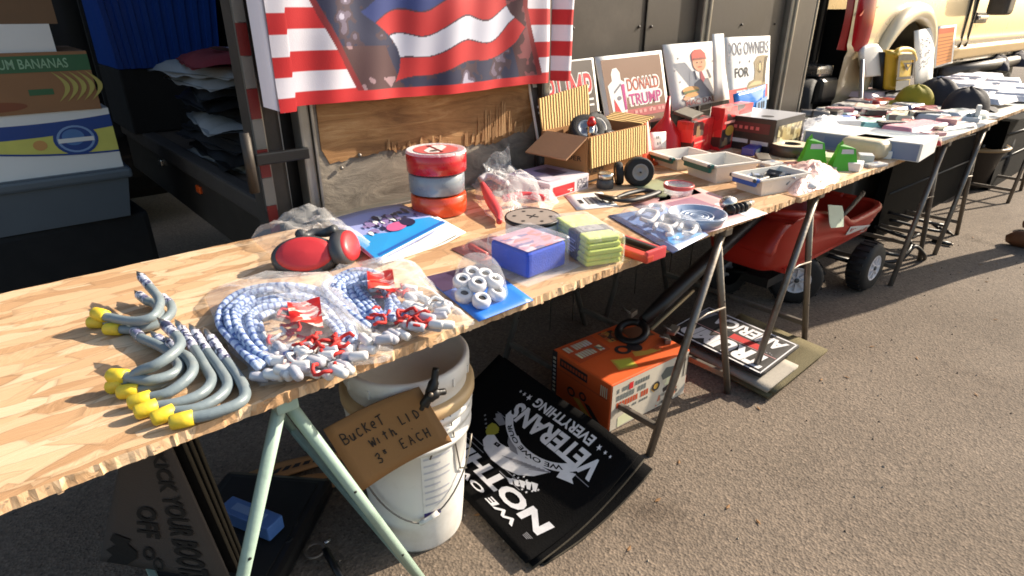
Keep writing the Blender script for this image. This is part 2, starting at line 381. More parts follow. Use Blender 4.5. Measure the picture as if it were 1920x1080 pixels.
for i in range(520):
    x, y = rn.uniform(-.3, 4.5), rn.uniform(.15, 1.3); s = rn.choice((.0015, .002, .0025, .004)); a = rn.uniform(0, 6)
    if i % 13 == 0: mb.add([(x+.012*cos(a), y+.012*sin(a), .003), (x-.004*sin(a), y+.004*cos(a), .002), (x-.012*cos(a), y-.012*sin(a), .005), (x+.005*sin(a), y-.005*cos(a), .003)], [[0, 1, 2, 3]], gm[2])
    else: mb.add([(x+s, y, 0), (x-s*.4, y+s*.9, 0), (x-s*.6, y-s*.8, 0), (x, y+s*.1, s*1.3)], [[0, 1, 3], [1, 2, 3], [2, 0, 3]], gm[i % 2])
tag(mb.build('grit'), 'loose grit and leaf bits scattered over the asphalt', 'grit', kind='stuff')

M_dark = mat('dark brown painted metal', (58, 50, 42), .5, .0, .2, 4, .08, 30, dirt=(82, 74, 64))
M_black = mat('black plastic', (22, 21, 21), .45, bump=.08)
M_blackmetal = mat('black metal', (26, 25, 25), .4, .3, bump=.1)
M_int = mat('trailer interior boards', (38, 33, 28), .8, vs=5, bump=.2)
M_alu = mat('dull aluminium trim', (150, 146, 138), .38, .85, .15, 20, .1)
M_galv = mat('galvanised steel', (128, 122, 114), .45, .7, .25, 18, .2, dirt=(92, 74, 58))
M_mint = mat('mint green paint', (150, 172, 158), .5, 0, .12, 12, .15, dirt=(120, 138, 122))
M_white = mat('white plastic', (222, 219, 212), .4, var=.05, bump=.05)
M_paper = mat('white paper', (226, 223, 216), .7, var=.04, bump=.1)
M_red = mat('red plastic', (196, 26, 24), .35, var=.1, bump=.05)
M_orange = mat('orange plastic', (226, 84, 28), .4, var=.08, bump=.05)
M_ink = mat('dark ink', (32, 28, 28), .6, var=.1, bump=0)
M_card = mat('brown cardboard', (168, 124, 82), .8, var=.12, vs=9, bump=.25, bs=160, spec=.2)
M_rust = mat('amber lens', (230, 88, 30), .25, bump=0)
M_redlens = mat('red lens', (168, 14, 20), .18, coat=.6, bump=0)
M_rubber = mat('black rubber', (24, 23, 23), .75, var=.2, vs=30, bump=.3, bs=200)
M_chrome = mat('bright metal', (196, 192, 186), .25, .95, .1, 20, .1)

# ---------------- trailer: its side runs behind the tables, its open end looks along -X
TY = 1.66
tr = root('cargo_trailer', (2.0, 2.4, 0), 'dark brown enclosed cargo trailer with its end open, standing behind the tables', 'trailer')
FZ = .675
mb = MB()
for (a, b) in ((.66, 2.52), (2.575, 3.30)): mb.box(((a+b)/2, TY+.02, 1.7), (b-a, .03, 2.2), M_dark)
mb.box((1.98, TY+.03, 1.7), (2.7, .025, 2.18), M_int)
for x in (1.05, 1.70, 2.16): mb.box((x, TY+.002, 1.7), (.006, .008, 2.2), M_blackmetal)
for z in (.72, .95, 1.15, 1.35):
    for x in (1.66, 1.74, 2.12, 2.20, 2.9, 3.22): mb.ball((x, TY+.003, z), .006, M_dark, seg=6)
mb.build('side_wall', tr)
mb = MB()
for x, w_ in ((2.548, .05), (3.335, .055)): mb.box((x, TY-.004, 1.7), (w_, .05, 2.24), M_alu, bev=.008); mb.box((x+.012, TY-.03, 1.7), (w_*.35, .02, 2.24), M_alu, bev=.006)
mb.build('corner_strip', tr)
mb = MB(); mb.box((3.50, TY+.06, 1.7), (.27, .14, 2.24), M_dark, bev=.03); mb.box((3.64, TY+.05, 1.7), (.02, .12, 2.24), M_alu, bev=.006); mb.build('front_corner_panel', tr)
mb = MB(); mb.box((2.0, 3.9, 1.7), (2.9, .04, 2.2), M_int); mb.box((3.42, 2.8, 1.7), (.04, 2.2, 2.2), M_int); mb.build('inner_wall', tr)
mb = MB(); mb.box((2.05, 2.78, 2.83), (2.95, 2.34, .06), M_dark); mb.build('roof', tr)
mb = MB(); mb.box((2.03, 2.8, FZ-.02), (2.86, 2.2, .04), mat('worn deck boards', (88, 70, 54), .8, vs=12, bump=.4, bs=40)); mb.build('floor', tr)
mb = MB(); mb.box((.62, 2.78, FZ-.03), (.06, 2.3, .07), mat('scuffed sill', (74, 64, 56), .6, vs=14, bump=.3), bev=.01)
mb.box((.63, 2.78, FZ-.16), (.04, 2.26, .19), M_dark, bev=.01); mb.build('rear_sill', tr)
mb = MB(); mb.box((2.0, 2.0, .5), (2.7, .1, .16), M_blackmetal); mb.box((2.0, 3.5, .5), (2.7, .1, .16), M_blackmetal); mb.box((3.0, 2.78, .5), (.1, 1.5, .14), M_blackmetal); mb.build('chassis', tr)
mb = MB()
for y in (1.86, 3.74):
    T_ = TR((2.0, y, .34), 0, pi/2)
    mb.lathe([(.15, -.1), (.3, -.1), (.34, -.06), (.34, .06), (.3, .1), (.15, .1)], M_rubber, 28, T_); mb.lathe([(.001, -.05), (.15, -.06), (.15, .06), (.001, .05)], M_galv, 20, T_)
mb.build('wheel', tr)
pl_ = root('clearance_light', (0, 0, 0), None, None); bpy.data.objects.remove(pl_)
for (px, py, mt, nm, s_) in ((373, 355, M_rust, 'clearance_light', (.012, .05, .03)), (303, 304, M_chrome, 'latch', (.02, .055, .03))):
    p = PX(px, py, .605); mb = MB(); mb.box(p, s_, mt, bev=.005); mb.build(nm, tr)
mb = MB(); mb.box((.575, TY+.02, 1.65), (.07, .1, 2.3), mat('weathered grey post', (80, 72, 64), .55, .3, .25, 8, .2, dirt=(60, 52, 46)), bev=.012)
mb.box((.548, TY-.036, 1.06), (.03, .02, .7), M_alu, bev=.006)
mb.build('rear_post', tr)
mb = MB(); z = 1.48; k = 0
while z > .70:
    h = .075; mb.box((.5445, TY-.048, z-h/2), (.026, .004, h-.002), (mat('dull red tape', (112, 22, 18), .5) if k % 2 == 0 else mat('dull white tape', (118, 114, 108), .5))); z -= h; k += 1
mb.build('reflective_tape', tr)
mb = MB(); mb.tube([(.612, TY-.02, 2.6), (.612, TY-.02, 1.3), (.606, TY-.02, .4)], .0035, M_white, 6); mb.build('door_seal', tr)
mb = MB(); mb.box((.63, TY+.02, 1.6), (.05, .04, 2.3), M_black); mb.build('rubber_gasket', tr)
# the door, folded back flat against the side
DY = 1.60
dr = bpy.data.objects.new('folded_door', None); COL.objects.link(dr); dr.parent = tr
def ply(name, cols, rot):
    m, t, b, N, L = nodes(name); tc = N('ShaderNodeTexCoord'); mp = N('ShaderNodeMapping'); mp.inputs['Scale'].default_value = rot; L(tc.outputs['Object'], mp.inputs['Vector'])
    n = N('ShaderNodeTexNoise'); n.inputs['Scale'].default_value = 1; n.inputs['Detail'].default_value = 9; n.inputs['Roughness'].default_value = .68; n.inputs['Distortion'].default_value = 1.1; L(mp.outputs[0], n.inputs['Vector'])
    n2 = N('ShaderNodeTexNoise'); n2.inputs['Scale'].default_value = 5; n2.inputs['Detail'].default_value = 6; L(tc.outputs['Object'], n2.inputs['Vector'])
    ad = N('ShaderNodeMath'); ad.operation = 'MULTIPLY_ADD'; ad.inputs[1].default_value = .45; L(n2.outputs['Fac'], ad.inputs[0]); L(n.outputs['Fac'], ad.inputs[2])
    r = N('ShaderNodeValToRGB'); e = r.color_ramp.elements; e[0].position = .42; e[0].color = lin(cols[0]); e[1].position = .95; e[1].color = lin(cols[-1])
    for i, c in enumerate(cols[1:-1]): q = e.new(.42+.53*(i+1)/(len(cols)-1)); q.color = lin(c)
    L(ad.outputs[0], r.inputs['Fac']); L(r.outputs['Color'], b.inputs['Base Color']); b.inputs['Roughness'].default_value = .7; setspec(b, .3)
    bp = N('ShaderNodeBump'); bp.inputs['Strength'].default_value = .8; bp.inputs['Distance'].default_value = .006; L(ad.outputs[0], bp.inputs['Height']); L(bp.outputs['Normal'], b.inputs['Normal']); return m
M_grey = ply('weathered grey plywood', ((70, 62, 54), (112, 103, 92), (140, 130, 116), (165, 152, 134)), (7, 7, 16))
M_ven = ply('torn orange veneer', ((84, 58, 36), (132, 94, 58), (164, 122, 78), (190, 152, 106)), (4, 5, 26))
M_spl = ply('pale splintered wood', ((104, 74, 46), (150, 110, 72), (182, 142, 98), (204, 170, 126)), (90, 20, 3))
mb = MB(); mb.box((1.09, DY+.02, 1.45), (.86, .03, 1.58), M_grey)
# veneer layer that still sticks to the upper part, with a ragged lower edge
rn = random.Random(3); low = []; x = .72
while x < 1.47:
    base = .815+.012*sin(x*9)+.02*nz3(x, 0, 0, 8); low.append((x, base+rn.uniform(-.004, .004))); x += rn.uniform(.006, .02)
poly = low+[(1.49, .86), (1.50, 1.6), (.705, 1.6), (.70, .86)]
mb.add([(x, DY+.002, z) for x, z in poly]+[(x, DY+.005, z) for x, z in poly], [list(range(len(poly)))]+[[i, (i+1) % len(poly), len(poly)+(i+1) % len(poly), len(poly)+i] for i in range(len(poly))], M_ven)
x = .90
while x < 1.46:                                      # long upright splinters where the face ply has pulled away
    wd = rn.uniform(.004, .014); tall = (.03 if x < 1.13 else .10 if x < 1.38 else .06)*rn.uniform(.3, 1.2); zb = .818+.012*sin(x*9)+rn.uniform(-.012, .012)
    if rn.random() < .8 and not (1.13 < x < 1.18): mb.add([(x, DY-.001, zb), (x+wd, DY-.0015, zb+rn.uniform(-.008, .008)), (x+wd*.8, DY-.002, zb+tall), (x+wd*.3, DY-.002, zb+tall*rn.uniform(.85, 1.05)), (x, DY+.004, zb), (x+wd, DY+.004, zb)], [[0, 1, 2, 3], [0, 3, 4], [1, 5, 2]], M_spl)
    x += wd*rn.uniform(.8, 1.5)
mb.build('plywood_panel', dr)
mb = MB()
mb.box((.652, DY, 1.45), (.03, .055, 1.6), M_alu, bev=.006); mb.box((.672, DY-.008, 1.45), (.008, .05, 1.6), M_alu, bev=.002)
mb.box((1.528, DY, 1.45), (.03, .055, 1.6), M_alu, bev=.006); mb.box((1.506, DY-.006, 1.45), (.008, .045, 1.6), M_dark)
mb.box((1.09, DY-.006, .662), (.9, .05, .03), M_alu, bev=.004)
mb.build('door_trim', dr)
for px, py in ((577, 295), (674, 291), (640, 315)):
    p = PY(px, py, DY); mb = MB(TR(p, 0, pi/2)); mb.lathe([(.0001, .012), (.006, .012), (.009, .009), (.012, .004), (.0125, 0)] if px < 600 else [(.0001, .006), (.004, .006), (.006, 0)], M_galv, 12); mb.build('bolt', dr)
mb = MB(); p = PY(520, 293, DY-.02); mb.box((p.x+.01, DY-.03, p.z), (.14, .014, .03), M_blackmetal, bev=.004); mb.tube([(p.x-.075, DY-.03, p.z-.08), (p.x-.075, DY-.03, p.z+.07)], .013, mat('greasy hinge steel', (62, 56, 50), .55, .4), 10); mb.build('hinge_strap', dr)
for o in dr.children: pass

# ---------------- table boards
def board(name, x0, x1, y0, y1, z, seed, label, mt, medge, thick=.017, jag=.0016):
    rn = random.Random(seed); fr = []; x = x0
    while x < x1: fr.append((x, y0+rn.uniform(-jag, jag)+jag*1.2*nz3(x, seed, 0, 7))); x += rn.uniform(.003, .011)
    fr.append((x1, y0)); bk = []; x = x1
    while x > x0: bk.append((x, y1+rn.uniform(-.003, .003))); x -= .03
    bk.append((x0, y1)); pl = fr+bk; n = len(pl)
    mb = MB(); vs = [(x, y, z) for x, y in pl]+[(x+rn.uniform(-.001, .001), y-(.0015 if i < len(fr) else 0)+rn.uniform(-.001, .001), z-thick) for i, (x, y) in enumerate(pl)]
    mb.add(vs, [list(range(n)), list(range(2*n-1, n-1, -1))], mt); mb.add(vs, [[i, n+i, n+(i+1) % n, (i+1) % n] for i in range(n)], medge)
    nf = len(fr)                                       # loose chips standing off the sawn front edge
    for _ in range(int((x1-x0)*70)):
        i = rn.randrange(nf-1); x, y = fr[i]; L_ = rn.uniform(.005, .016); a = rn.uniform(-.5, .5); zz = z-rn.uniform(.001, thick); dp = rn.uniform(.0008, .003)
        mb.add([(x, y+.002, zz), (x+L_*cos(a), y-dp*.4, zz+L_*sin(a)*.3), (x+L_*.8, y-dp, zz-.003), (x+.002, y-dp*.6, zz-.004)], [[0, 1, 2, 3]], medge)
    return mb.build(name, None, ((x0+x1)/2, (y0+y1)/2, z), (label, 'table top', 'boards laid on trestles as tables'))
M_osb = osb('oriented strand board'); M_osbe = osb('sawn strand board edge', 1.04, True); M_osb2 = osb('paler strand board', 1.12)
board('osb_table_top', -.62, 1.862, .802, 1.528, H, 1, 'nearest long table top of raw strand board carrying the grey hooks', M_osb, M_osbe)
board('osb_table_top', 1.87, 2.93, .79, 1.53, H, 2, 'second strand board table top carrying the green tags and clear bags', M_osb2, M_osbe)
M_wht = mat('white painted board', (204, 198, 186), .6, var=.06, bump=.1)
board('display_table_top', 2.96, 4.12, .80, 1.55, H, 3, 'third table top, covered with folded colourful packets', M_wht, M_osbe, .016, .002)
board('display_table_top', 4.16, 6.1, .82, 1.62, H, 4, 'farthest table top, covered with white folded shirts', M_wht, M_osbe, .016, .002)

# ---------------- trestles
def trestle(mt, x, label, spread=.235, yf=.83, yr=1.50, rad=.0115):
    r = root('folding_trestle', (x, .8, 0), label, 'trestle', 'metal trestles under the table boards')
    zt = H-.028
    mb = MB(); mb.box((x, (yf+yr)/2, zt), (.035, yr-yf+.06, .022), mt, bev=.004); mb.build('top_bar', r)
    for y in (yf, yr):
        for s in (-1, 1):
            mb = MB(); a = Vector((x+s*.008, y+s*.012, zt-.008)); b = Vector((x+s*spread, y+s*.012, .0)); mb.tube([a, b], rad, mt, 10)
            for t in (.38, .72): q = a.lerp(b, t); mb.tube([q-Vector((0, rad*1.04, 0)), q-Vector((0, rad*.9, 0))], rad*.28, M_black, 8)
            mb.build('leg', r)
        if mt is M_mint: continue
        q = .42; zz = zt*(1-q); mb = MB(); mb.tube([(x-spread*q, y, zz), (x, y, zz+.012), (x+spread*q, y, zz)], .0035, mt, 6); mb.build('spreader', r)
    for s in (-1, 1):
        q = .87; mb = MB(); mb.box((x+s*spread*q, (yf+yr)/2+s*.012, zt*(1-q)), (.016, yr-yf, .02), mt, bev=.003); mb.build('cross_bar', r)
    return r
trestle(M_mint, .246, 'mint green tubular trestle beside the white bucket', .25, .835, 1.5, .0108)
t2 = trestle(M_galv, 1.487, 'rusty grey steel trestle standing around the orange box')
for x, lb in ((2.06, 'grey steel trestle in front of the red wagon'), (3.37, 'grey steel trestle between the wagon and the black panels'), (4.0, 'grey steel trestle in front of the basket of odds and ends'), (5.5, 'farthest grey steel trestle under the white shirts')):
    c_ = dup(t2, (x, .8, 0), 0, lb)
    if x < 2.5:                                          # this one has lost the bar on its near side
        o_ = [o for o in c_.children if o.name.startswith('cross_bar')]; o_.sort(key=lambda o: o.data.vertices[0].co.x); bpy.data.objects.remove(o_[0])

# ---------------- pickup truck behind the far tables
BY = 1.78
tk = root('pickup_truck', (6.5, 2.7, 0), 'gold beige pickup truck with flared rear arch, parked behind the far tables', 'pickup truck')
M_gold = mat('gold beige car paint', (192, 174, 140), .3, .2, .04, 3, .0, coat=.7)
AX, AZ, AR = 5.36, .60, .60
ztop = 1.62
def side(u, v):
    x = 4.36+u*6.0; d = abs(x-AX); zl = .56 if x < AX else .80
    if d < AR: zl = max(zl, AZ+sqrt(AR*AR-d*d))
    z = zl+(ztop-zl)*v
    y = BY-.05*(1-((z-1.05)/.6)**2)+(.07*max(0, (z-1.3)/.3)**2)+.25*max(0, .06-(x-4.36))
    if abs(z-.98) < .03: y -= .012*(1-abs(z-.98)/.03)
    return Vector((x, y, z))
mb = MB(); mb.grid(side, 220, 28, M_gold); mb.box((7.2, 2.75, 1.72), (6.2, 1.9, .2), M_gold, bev=.06); mb.box((7.2, 3.72, 1.1), (6.2, .05, 1.1), M_gold); mb.build('body', tk)
mb = MB(); mb.box((8.5, 2.75, 2.15), (3.2, 1.6, .75), M_gold, bev=.2, seg=3); mb.build('cab', tk)
mb = MB(); mb.box((8.5, 1.925, 2.15), (2.6, .04, .5), mat('dark glass', (20, 24, 26), .06, coat=1, bump=0), bev=.03); mb.build('side_window', tk)
pts = [(AX+(AR+.02)*cos(a), BY-.035-.03*sin(a), AZ+(AR+.01)*sin(a)) for a in [pi*(.02+.96*i/30) for i in range(31)]]
mb = MB(); mb.tube(pts, [.03+.035*sin(pi*i/30) for i in range(31)], mat('paler arch flare', (216, 198, 160), .35, .1, .04, 3, 0, coat=.5), 10); mb.build('wheel_arch_flare', tk)
mb = MB(); mb.box((AX, 2.5, .85), (1.3, 1.3, .75), M_black); mb.box((7.4, 2.7, .86), (4.4, 1.6, .3), M_black); mb.build('underbody', tk)
T_ = TR((AX, 1.95, .47), 0, pi/2); wl = MB(); wl.lathe([(.27, -.14), (.42, -.15), (.47, -.1), (.47, .1), (.42, .15), (.27, .14)], M_rubber, 36, T_); wl = wl.build('wheel', tk)
mb = MB(); mb.lathe([(.001, .06), (.08, .08), (.1, .05), (.22, .05), (.26, .12), (.28, .13)], M_alu, 24, T_); mb.build('rim', wl)
mb = MB(); mb.lathe([(.26, -.14), (.47, -.12), (.47, .12), (.26, .14), (.001, .1)], M_rubber, 28, TR((8.9, 1.95, .47), 0, pi/2)); mb.build('wheel', tk)
# rear face: tailgate, lamps, bumper
mb = MB(); mb.box((4.37, 2.75, 1.25), (.05, 1.66, .72), mat('black tailgate', (20, 19, 19), .35, coat=.4), bev=.02); mb.build('tailgate', tk)
mb = MB(); mb.grid(lambda u, v: Vector((4.345+.2*u**1.2, 1.80-.105*sin(u*pi/2)**.8-.01*sin(pi*v), .985+.34*v-.02*u)), 10, 8, M_redlens); mb.grid(lambda u, v: Vector((4.345+.19*u**1.2, 1.80-.103*sin(u*pi/2)**.8, 1.33+.1*v)), 10, 3, M_white); mb.build('tail_lamp', tk)
mb = MB(); mb.box((4.26, 2.7, .74), (.24, 1.9, .16), M_blackmetal, bev=.04, seg=3); mb.box((4.25, 2.72, .86), (.2, 1.86, .07), M_chrome, bev=.02); mb.box((4.3, 2.6, .58), (.16, 1.5, .14), M_black, bev=.03); mb.build('rear_bumper', tk)
mb = MB(); mb.tube(cr([(4.06, 1.86, .62), (3.98, 1.82, .5), (4.05, 1.80, .42), (4.12, 1.84, .5)]), .012, M_black, 6); mb.build('trailer_plug', tk)
Q = quad(*(PY(a, b, BY-.062) for a, b in ((1610, 30), (1640, 26), (1648, 12), (1618, 14)))); mb = MB(); mb.txt(Q, 'FX', 0, 0, 1, 1, mat('red decal', (190, 60, 36), .4, bump=0), .004, .03, .25); mb.build('side_decal', tk)
mb = MB()
for x in (6.66, 6.84): mb.box((x, BY-.05, 1.25), (.018, .02, .86), M_black)
mb.build('door_gap', tk)
mb = MB(); mb.box((7.6, BY-.06, .88), (3.6, .05, .1), mat('dull gold sill', (176, 148, 104), .4, .2, bump=0), bev=.02, seg=3); mb.tube([(6.2, BY-.10, .74), (9.6, BY-.10, .74)], .05, M_dark, 10); mb.build('running_board', tk)
mb = MB(); p = PY(1843, 33, BY-.07); mb.box(p, (.26, .03, .035), M_chrome, bev=.012); mb.box(p+Vector((.02, .02, 0)), (.34, .02, .09), M_dark, bev=.01); mb.build('door_handle', tk)
mb = MB(); p = PY(1878, 8, BY-.2); mb.box(p, (.2, .16, .17), M_dark, bev=.04, seg=3); mb.build('side_mirror', tk)

# ---------------- bystander just outside the view, whose shadow and shoe fall into it
def person(x, y):
    r = root('person', (x, y, 0), 'person in jeans and brown shoes standing beside the far table, face to the goods', 'person')
    J = [('pel', (0, 0, .92), .13), ('sp', (0, .0, 1.12), .13), ('ch', (0, 0, 1.32), .145), ('nk', (0, .01, 1.47), .055), ('hd', (0, .02, 1.56), .085), ('tp', (0, .02, 1.68), .08),
         ('hl', (-.12, 0, .86), .09), ('kl', (-.19, .02, .48), .06), ('al', (-.21, 0, .09), .045), ('tl', (-.22, .14, .04), .038),
         ('hr', (.12, 0, .86), .09), ('kr', (.16, .02, .48), .06), ('ar', (.16, 0, .09), .045), ('tr', (.17, .14, .04), .038),
         ('sl', (-.19, 0, 1.36), .06), ('el', (-.25, .03, 1.1), .045), ('wl', (-.2, .2, .98), .032), ('ml', (-.18, .27, .95), .03),
         ('sr', (.19, 0, 1.36), .06), ('er', (.25, .03, 1.1), .045), ('wr', (.2, .2, .98), .032), ('mr', (.18, .27, .95), .03)]
    ix = {n: i for i, (n, _, _) in enumerate(J)}
    E = ['pel sp', 'sp ch', 'ch nk', 'nk hd', 'hd tp', 'pel hl', 'hl kl', 'kl al', 'al tl', 'pel hr', 'hr kr', 'kr ar', 'ar tr', 'ch sl', 'sl el', 'el wl', 'wl ml', 'ch sr', 'sr er', 'er wr', 'wr mr']
    fing = []; vs = [Vector(p) for _, p, _ in J]; rr = [q for _, _, q in J]; ed = [tuple(ix[a] for a in e.split()) for e in E]
    for s, wn in ((-1, 'ml'), (1, 'mr')):
        for k in range(4):
            b = vs[ix[wn]]; a0 = len(vs); ox = (k-1.5)*.019
            vs += [b+Vector((ox, .035, -.012)), b+Vector((ox*1.1, .065-.004*abs(k-1), -.032))]; rr += [.0085, .0075]; ed += [(ix[wn], a0), (a0, a0+1)]
        a0 = len(vs); b = vs[ix[wn]]; vs += [b+Vector((-s*.035, .0, -.015)), b+Vector((-s*.045, .03, -.03))]; rr += [.01, .0085]; ed += [(ix[wn], a0), (a0, a0+1)]
    me = bpy.data.meshes.new('body'); me.from_pydata(vs, ed, []); ob = bpy.data.objects.new('body', me); COL.objects.link(ob); ob.parent = r
    sk = ob.modifiers.new('skin', 'SKIN'); sk.use_smooth_shade = True
    for i, q in enumerate(rr): me.skin_vertices[0].data[i].radius = (q, q)
    me.skin_vertices[0].data[0].use_root = True
    su = ob.modifiers.new('sub', 'SUBSURF'); su.levels = 1; su.render_levels = 1
    me.materials.append(mat('blue grey clothing', (70, 78, 96), .85))
    mb = MB(); mb.ball((x, y+.02, 1.68), .1, mat('dark hair', (40, 30, 24), .7), sc=(1, 1.05, .8)); mb.build('hair', r)
    Sh = mat('brown leather shoe', (116, 72, 44), .5)
    for s, ox in ((-1, -.22), (1, .165)):
        mb = MB(); mb.tube([(x+ox, y-.09, .045), (x+ox, y-.03, .06), (x+ox, y+.06, .055), (x+ox, y+.15, .04), (x+ox, y+.19, .03)], [.035, .052, .05, .045, .02], Sh, 14, flat=1); mb.build('shoe', r)
    return r
pp = P(1978, 456, 0); person(pp.x, pp.y)
# ================================================================== GOODS ON THE FIRST TABLE
M_hook = mat('grey vinyl coating', (118, 130, 134), .42, var=.16, vs=60, bump=.12, bs=120, dirt=(140, 146, 144))
M_cap = mat('yellow rubber cap', (222, 194, 44), .5, var=.12, vs=80, bump=.15, dirt=(190, 160, 60))
M_zinc = mat('zinc plated screw', (150, 148, 146), .3, .8)
M_tag = prints('hook price sticker', [(214, 214, 220), (60, 62, 84), (186, 188, 200), (120, 120, 150)], (160, 160, 160))
HK = [ # cap pixel, tube pixels (each with height above the table), in a 3.375x enlargement of the region from (160, 500)
 ('uppermost grey hook, lifted on its neighbour, yellow cap', [(85, 300, .03), (140, 318, .028), (300, 345, .03), (420, 320, .034), (465, 260, .036), (465, 200, .04), (400, 120, .046), (338, 45, .05)]),
 ('grey hook lying flat under the uppermost hook', [(62, 352, .011), (120, 350, .011), (280, 372, .011), (410, 360, .012), (472, 300, .016), (440, 235, .016), (385, 215, .016), (325, 165, .018)]),
 ('grey hook with short yellow cap in front of the lifted pair', [(165, 395, .011), (215, 396, .011), (350, 392, .011), (480, 350, .012), (545, 290, .013), (535, 230, .015), (470, 180, .018)]),
 ('grey hook whose yellow cap stands farthest out to the table middle', [(195, 690, .026), (250, 695, .026), (400, 720, .024), (530, 690, .022), (592, 640, .02), (560, 575, .018), (500, 520, .016), (420, 480, .014), (345, 445, .013), (300, 393, .012)]),
 ('grey hook crossing over the others with its tip up', [(190, 752, .011), (260, 720, .02), (350, 660, .036), (450, 620, .045), (560, 545, .05), (600, 485, .05), (565, 425, .052), (480, 345, .058)]),
 ('grey hook tucked under the crossing hook', [(262, 790, .011), (310, 785, .011), (450, 750, .011), (560, 705, .011), (610, 650, .012), (590, 590, .012), (530, 520, .012), (430, 425, .014)]),
 ('grey hook curling round in the middle of the pile', [(332, 850, .011), (385, 835, .012), (520, 800, .016), (640, 715, .022), (682, 640, .024), (645, 572, .024), (590, 540, .024), (520, 460, .022)]),
 ('grey hook fourth from the front of the pile, long straight shank', [(372, 908, .011), (425, 890, .011), (600, 860, .011), (740, 800, .011), (800, 720, .011), (762, 640, .012), (680, 500, .016), (582, 355, .022)]),
 ('grey hook second from the table edge, silver tip', [(480, 945, .011), (530, 925, .011), (700, 900, .011), (840, 830, .011), (902, 750, .011), (862, 660, .012), (760, 520, .015), (670, 382, .02)]),
 ('grey hook nearest the table edge beside the rope bag', [(595, 975, .011), (650, 962, .011), (800, 930, .011), (960, 870, .011), (1012, 810, .011), (982, 720, .012), (880, 580, .014), (760, 405, .018)])]
for lb, pts in HK:
    w3 = [P(160+x/3.375, 500+y/3.375, H+h) for x, y, h in pts]
    r = root('utility_hook', w3[3].copy(), lb, 'hook', 'grey utility hooks with yellow caps')
    r.location.z = H
    d = (w3[1]-w3[0]).normalized(); c = cr(w3, 7)
    c = [w3[0]+d*.012]+[q for q in c if (q-w3[0]).dot(d) > .013 or (q-w3[0]).length > .05]
    e = c[-1]; tipd = (c[-1]-c[-5]).normalized(); body = c[:-2]
    mb = MB(); mb.tube(body, .0082, M_hook, 14); mb.build('shank', r)
    mb = MB(); mb.tube([body[-1], e-tipd*.004, e+tipd*.016], [.0056, .0052, .0004], M_zinc, 8); mb.build('screw_tip', r)
    mb = MB(); q = c[-5]; mb.tube([body[-7], body[-1]], .0087, M_tag, 12, cap=False); mb.build('sticker', r)
    mb = MB(); a = w3[0]; mb.tube([a-d*.013, a-d*.012, a-d*.009, a+d*.004, a+d*.017, a+d*.0175], [.004, .0085, .0108, .0114, .0112, .0085], M_cap, 16); mb.build('end_cap', r)

# ---- two bags of bungee cords
M_film = film('clear bag film', base=.045, edge=.42, rough=.07, bump=.7, bs=24)
M_film2 = film('soft clear bag film', base=.08, edge=.5, rough=.12)
M_rope1 = mat('pale blue braid', (172, 188, 216), .7, var=.05, bump=.2, bs=300); M_rope2 = mat('navy braid fleck', (92, 112, 166), .7, var=.1, bump=.2, bs=300)
M_rope3 = mat('red braid', (190, 44, 38), .7, bump=.2); M_wcap2 = mat('grey cord end', (176, 176, 184), .4, var=.1, bump=.05); M_wcap = mat('white cord end', (214, 212, 210), .35, var=.05, bump=.03)  # cord ends come in white and a greyer tone, picked at random
def coil(r, pxs, n, z0, rn, alt, rad=.0062, jit=7):
    for k in range(n):
        pts = [P(x+rn.uniform(-jit, jit)*.5, y+rn.uniform(-jit, jit)*.5, H+z0+rn.uniform(0, .022)) for x, y in pxs(k)]
        mb = MB(); c = cr(pts, 12); mb.tube(c, rad, alt[0], 8, alt=alt); mb.build('cord', r)
def bungee_bag(label, out, loops, ends, reds, hgt, loc, seed, card):
    r = root('bungee_cord_bag', P(*loc), label, 'bag of cords', 'clear bags of bungee cords'); rn = random.Random(seed)
    coil(r, lambda k: loops(k), 9, .008, rn, [M_rope1, M_rope1, M_rope2])
    for x, y in ends:
        p = P(x, y, H+.012+rn.uniform(0, .02)); a = rn.uniform(-.6, .6)-1.1; d = Vector((cos(a), sin(a), rn.uniform(-.2, .2)))
        mb = MB(); mb.tube([p-d*.016, p-d*.012, p+d*.008, p+d*.012], [.0062, .0082, .0078, .0066], rn.choice([M_wcap, M_wcap, M_wcap2]), 10); mb.build('cord_end', r)
    for x, y in reds:
        p = P(x, y, H+.02+rn.uniform(0, .018)); a = rn.uniform(0, 6); q = [p+Vector((cos(a+t)*.017, sin(a+t)*.017, .004*sin(3*t))) for t in [i*.5 for i in range(10)]]
        mb = MB(); mb.tube(q, .0031, M_rope3 if rn.random() < .75 else M_wcap, 8); mb.build('hook', r)
    Q = quad(*(P(x, y, H+hgt*.88+.008) for x, y in card)); mb = MB()
    mb.grid(lambda u, v: Q(u, v, .004*sin(u*5+v*3)), 8, 6, prints('red cord card', [(196, 40, 34), (214, 78, 64), (222, 200, 190), (184, 30, 30)], (30, 90, 30))); mb.build('card_label', r)
    mb = MB(); bag(mb, [P(x, y, H) for x, y in out], hgt, M_film, seed, crease=.008); mb.build('film', r)
    return r
def lp1(k):
    t = k/8; cx, cy = 562+30*t, 612-6*t; rx, ry = 150-72*t, 78-34*t
    return [(cx+rx*cos(a)*.95+(38 if a > 4.2 else 0), cy-ry*sin(a)+10*t) for a in [i*.55 for i in range(-1, 9)]][::-1]
def L1(k):
    d = k*9
    return [(484+d*.9, 688-d*.3), (446+d*.8, 650), (412+d, 604), (424+d*.9, 566+d*.35), (478+d*.6, 538+d*.55), (545+d*.3, 532+d*.7), (610, 548+d*.7), (655-d*.3, 590+d*.5), (672-d*.6, 640)]
rn = random.Random(11)
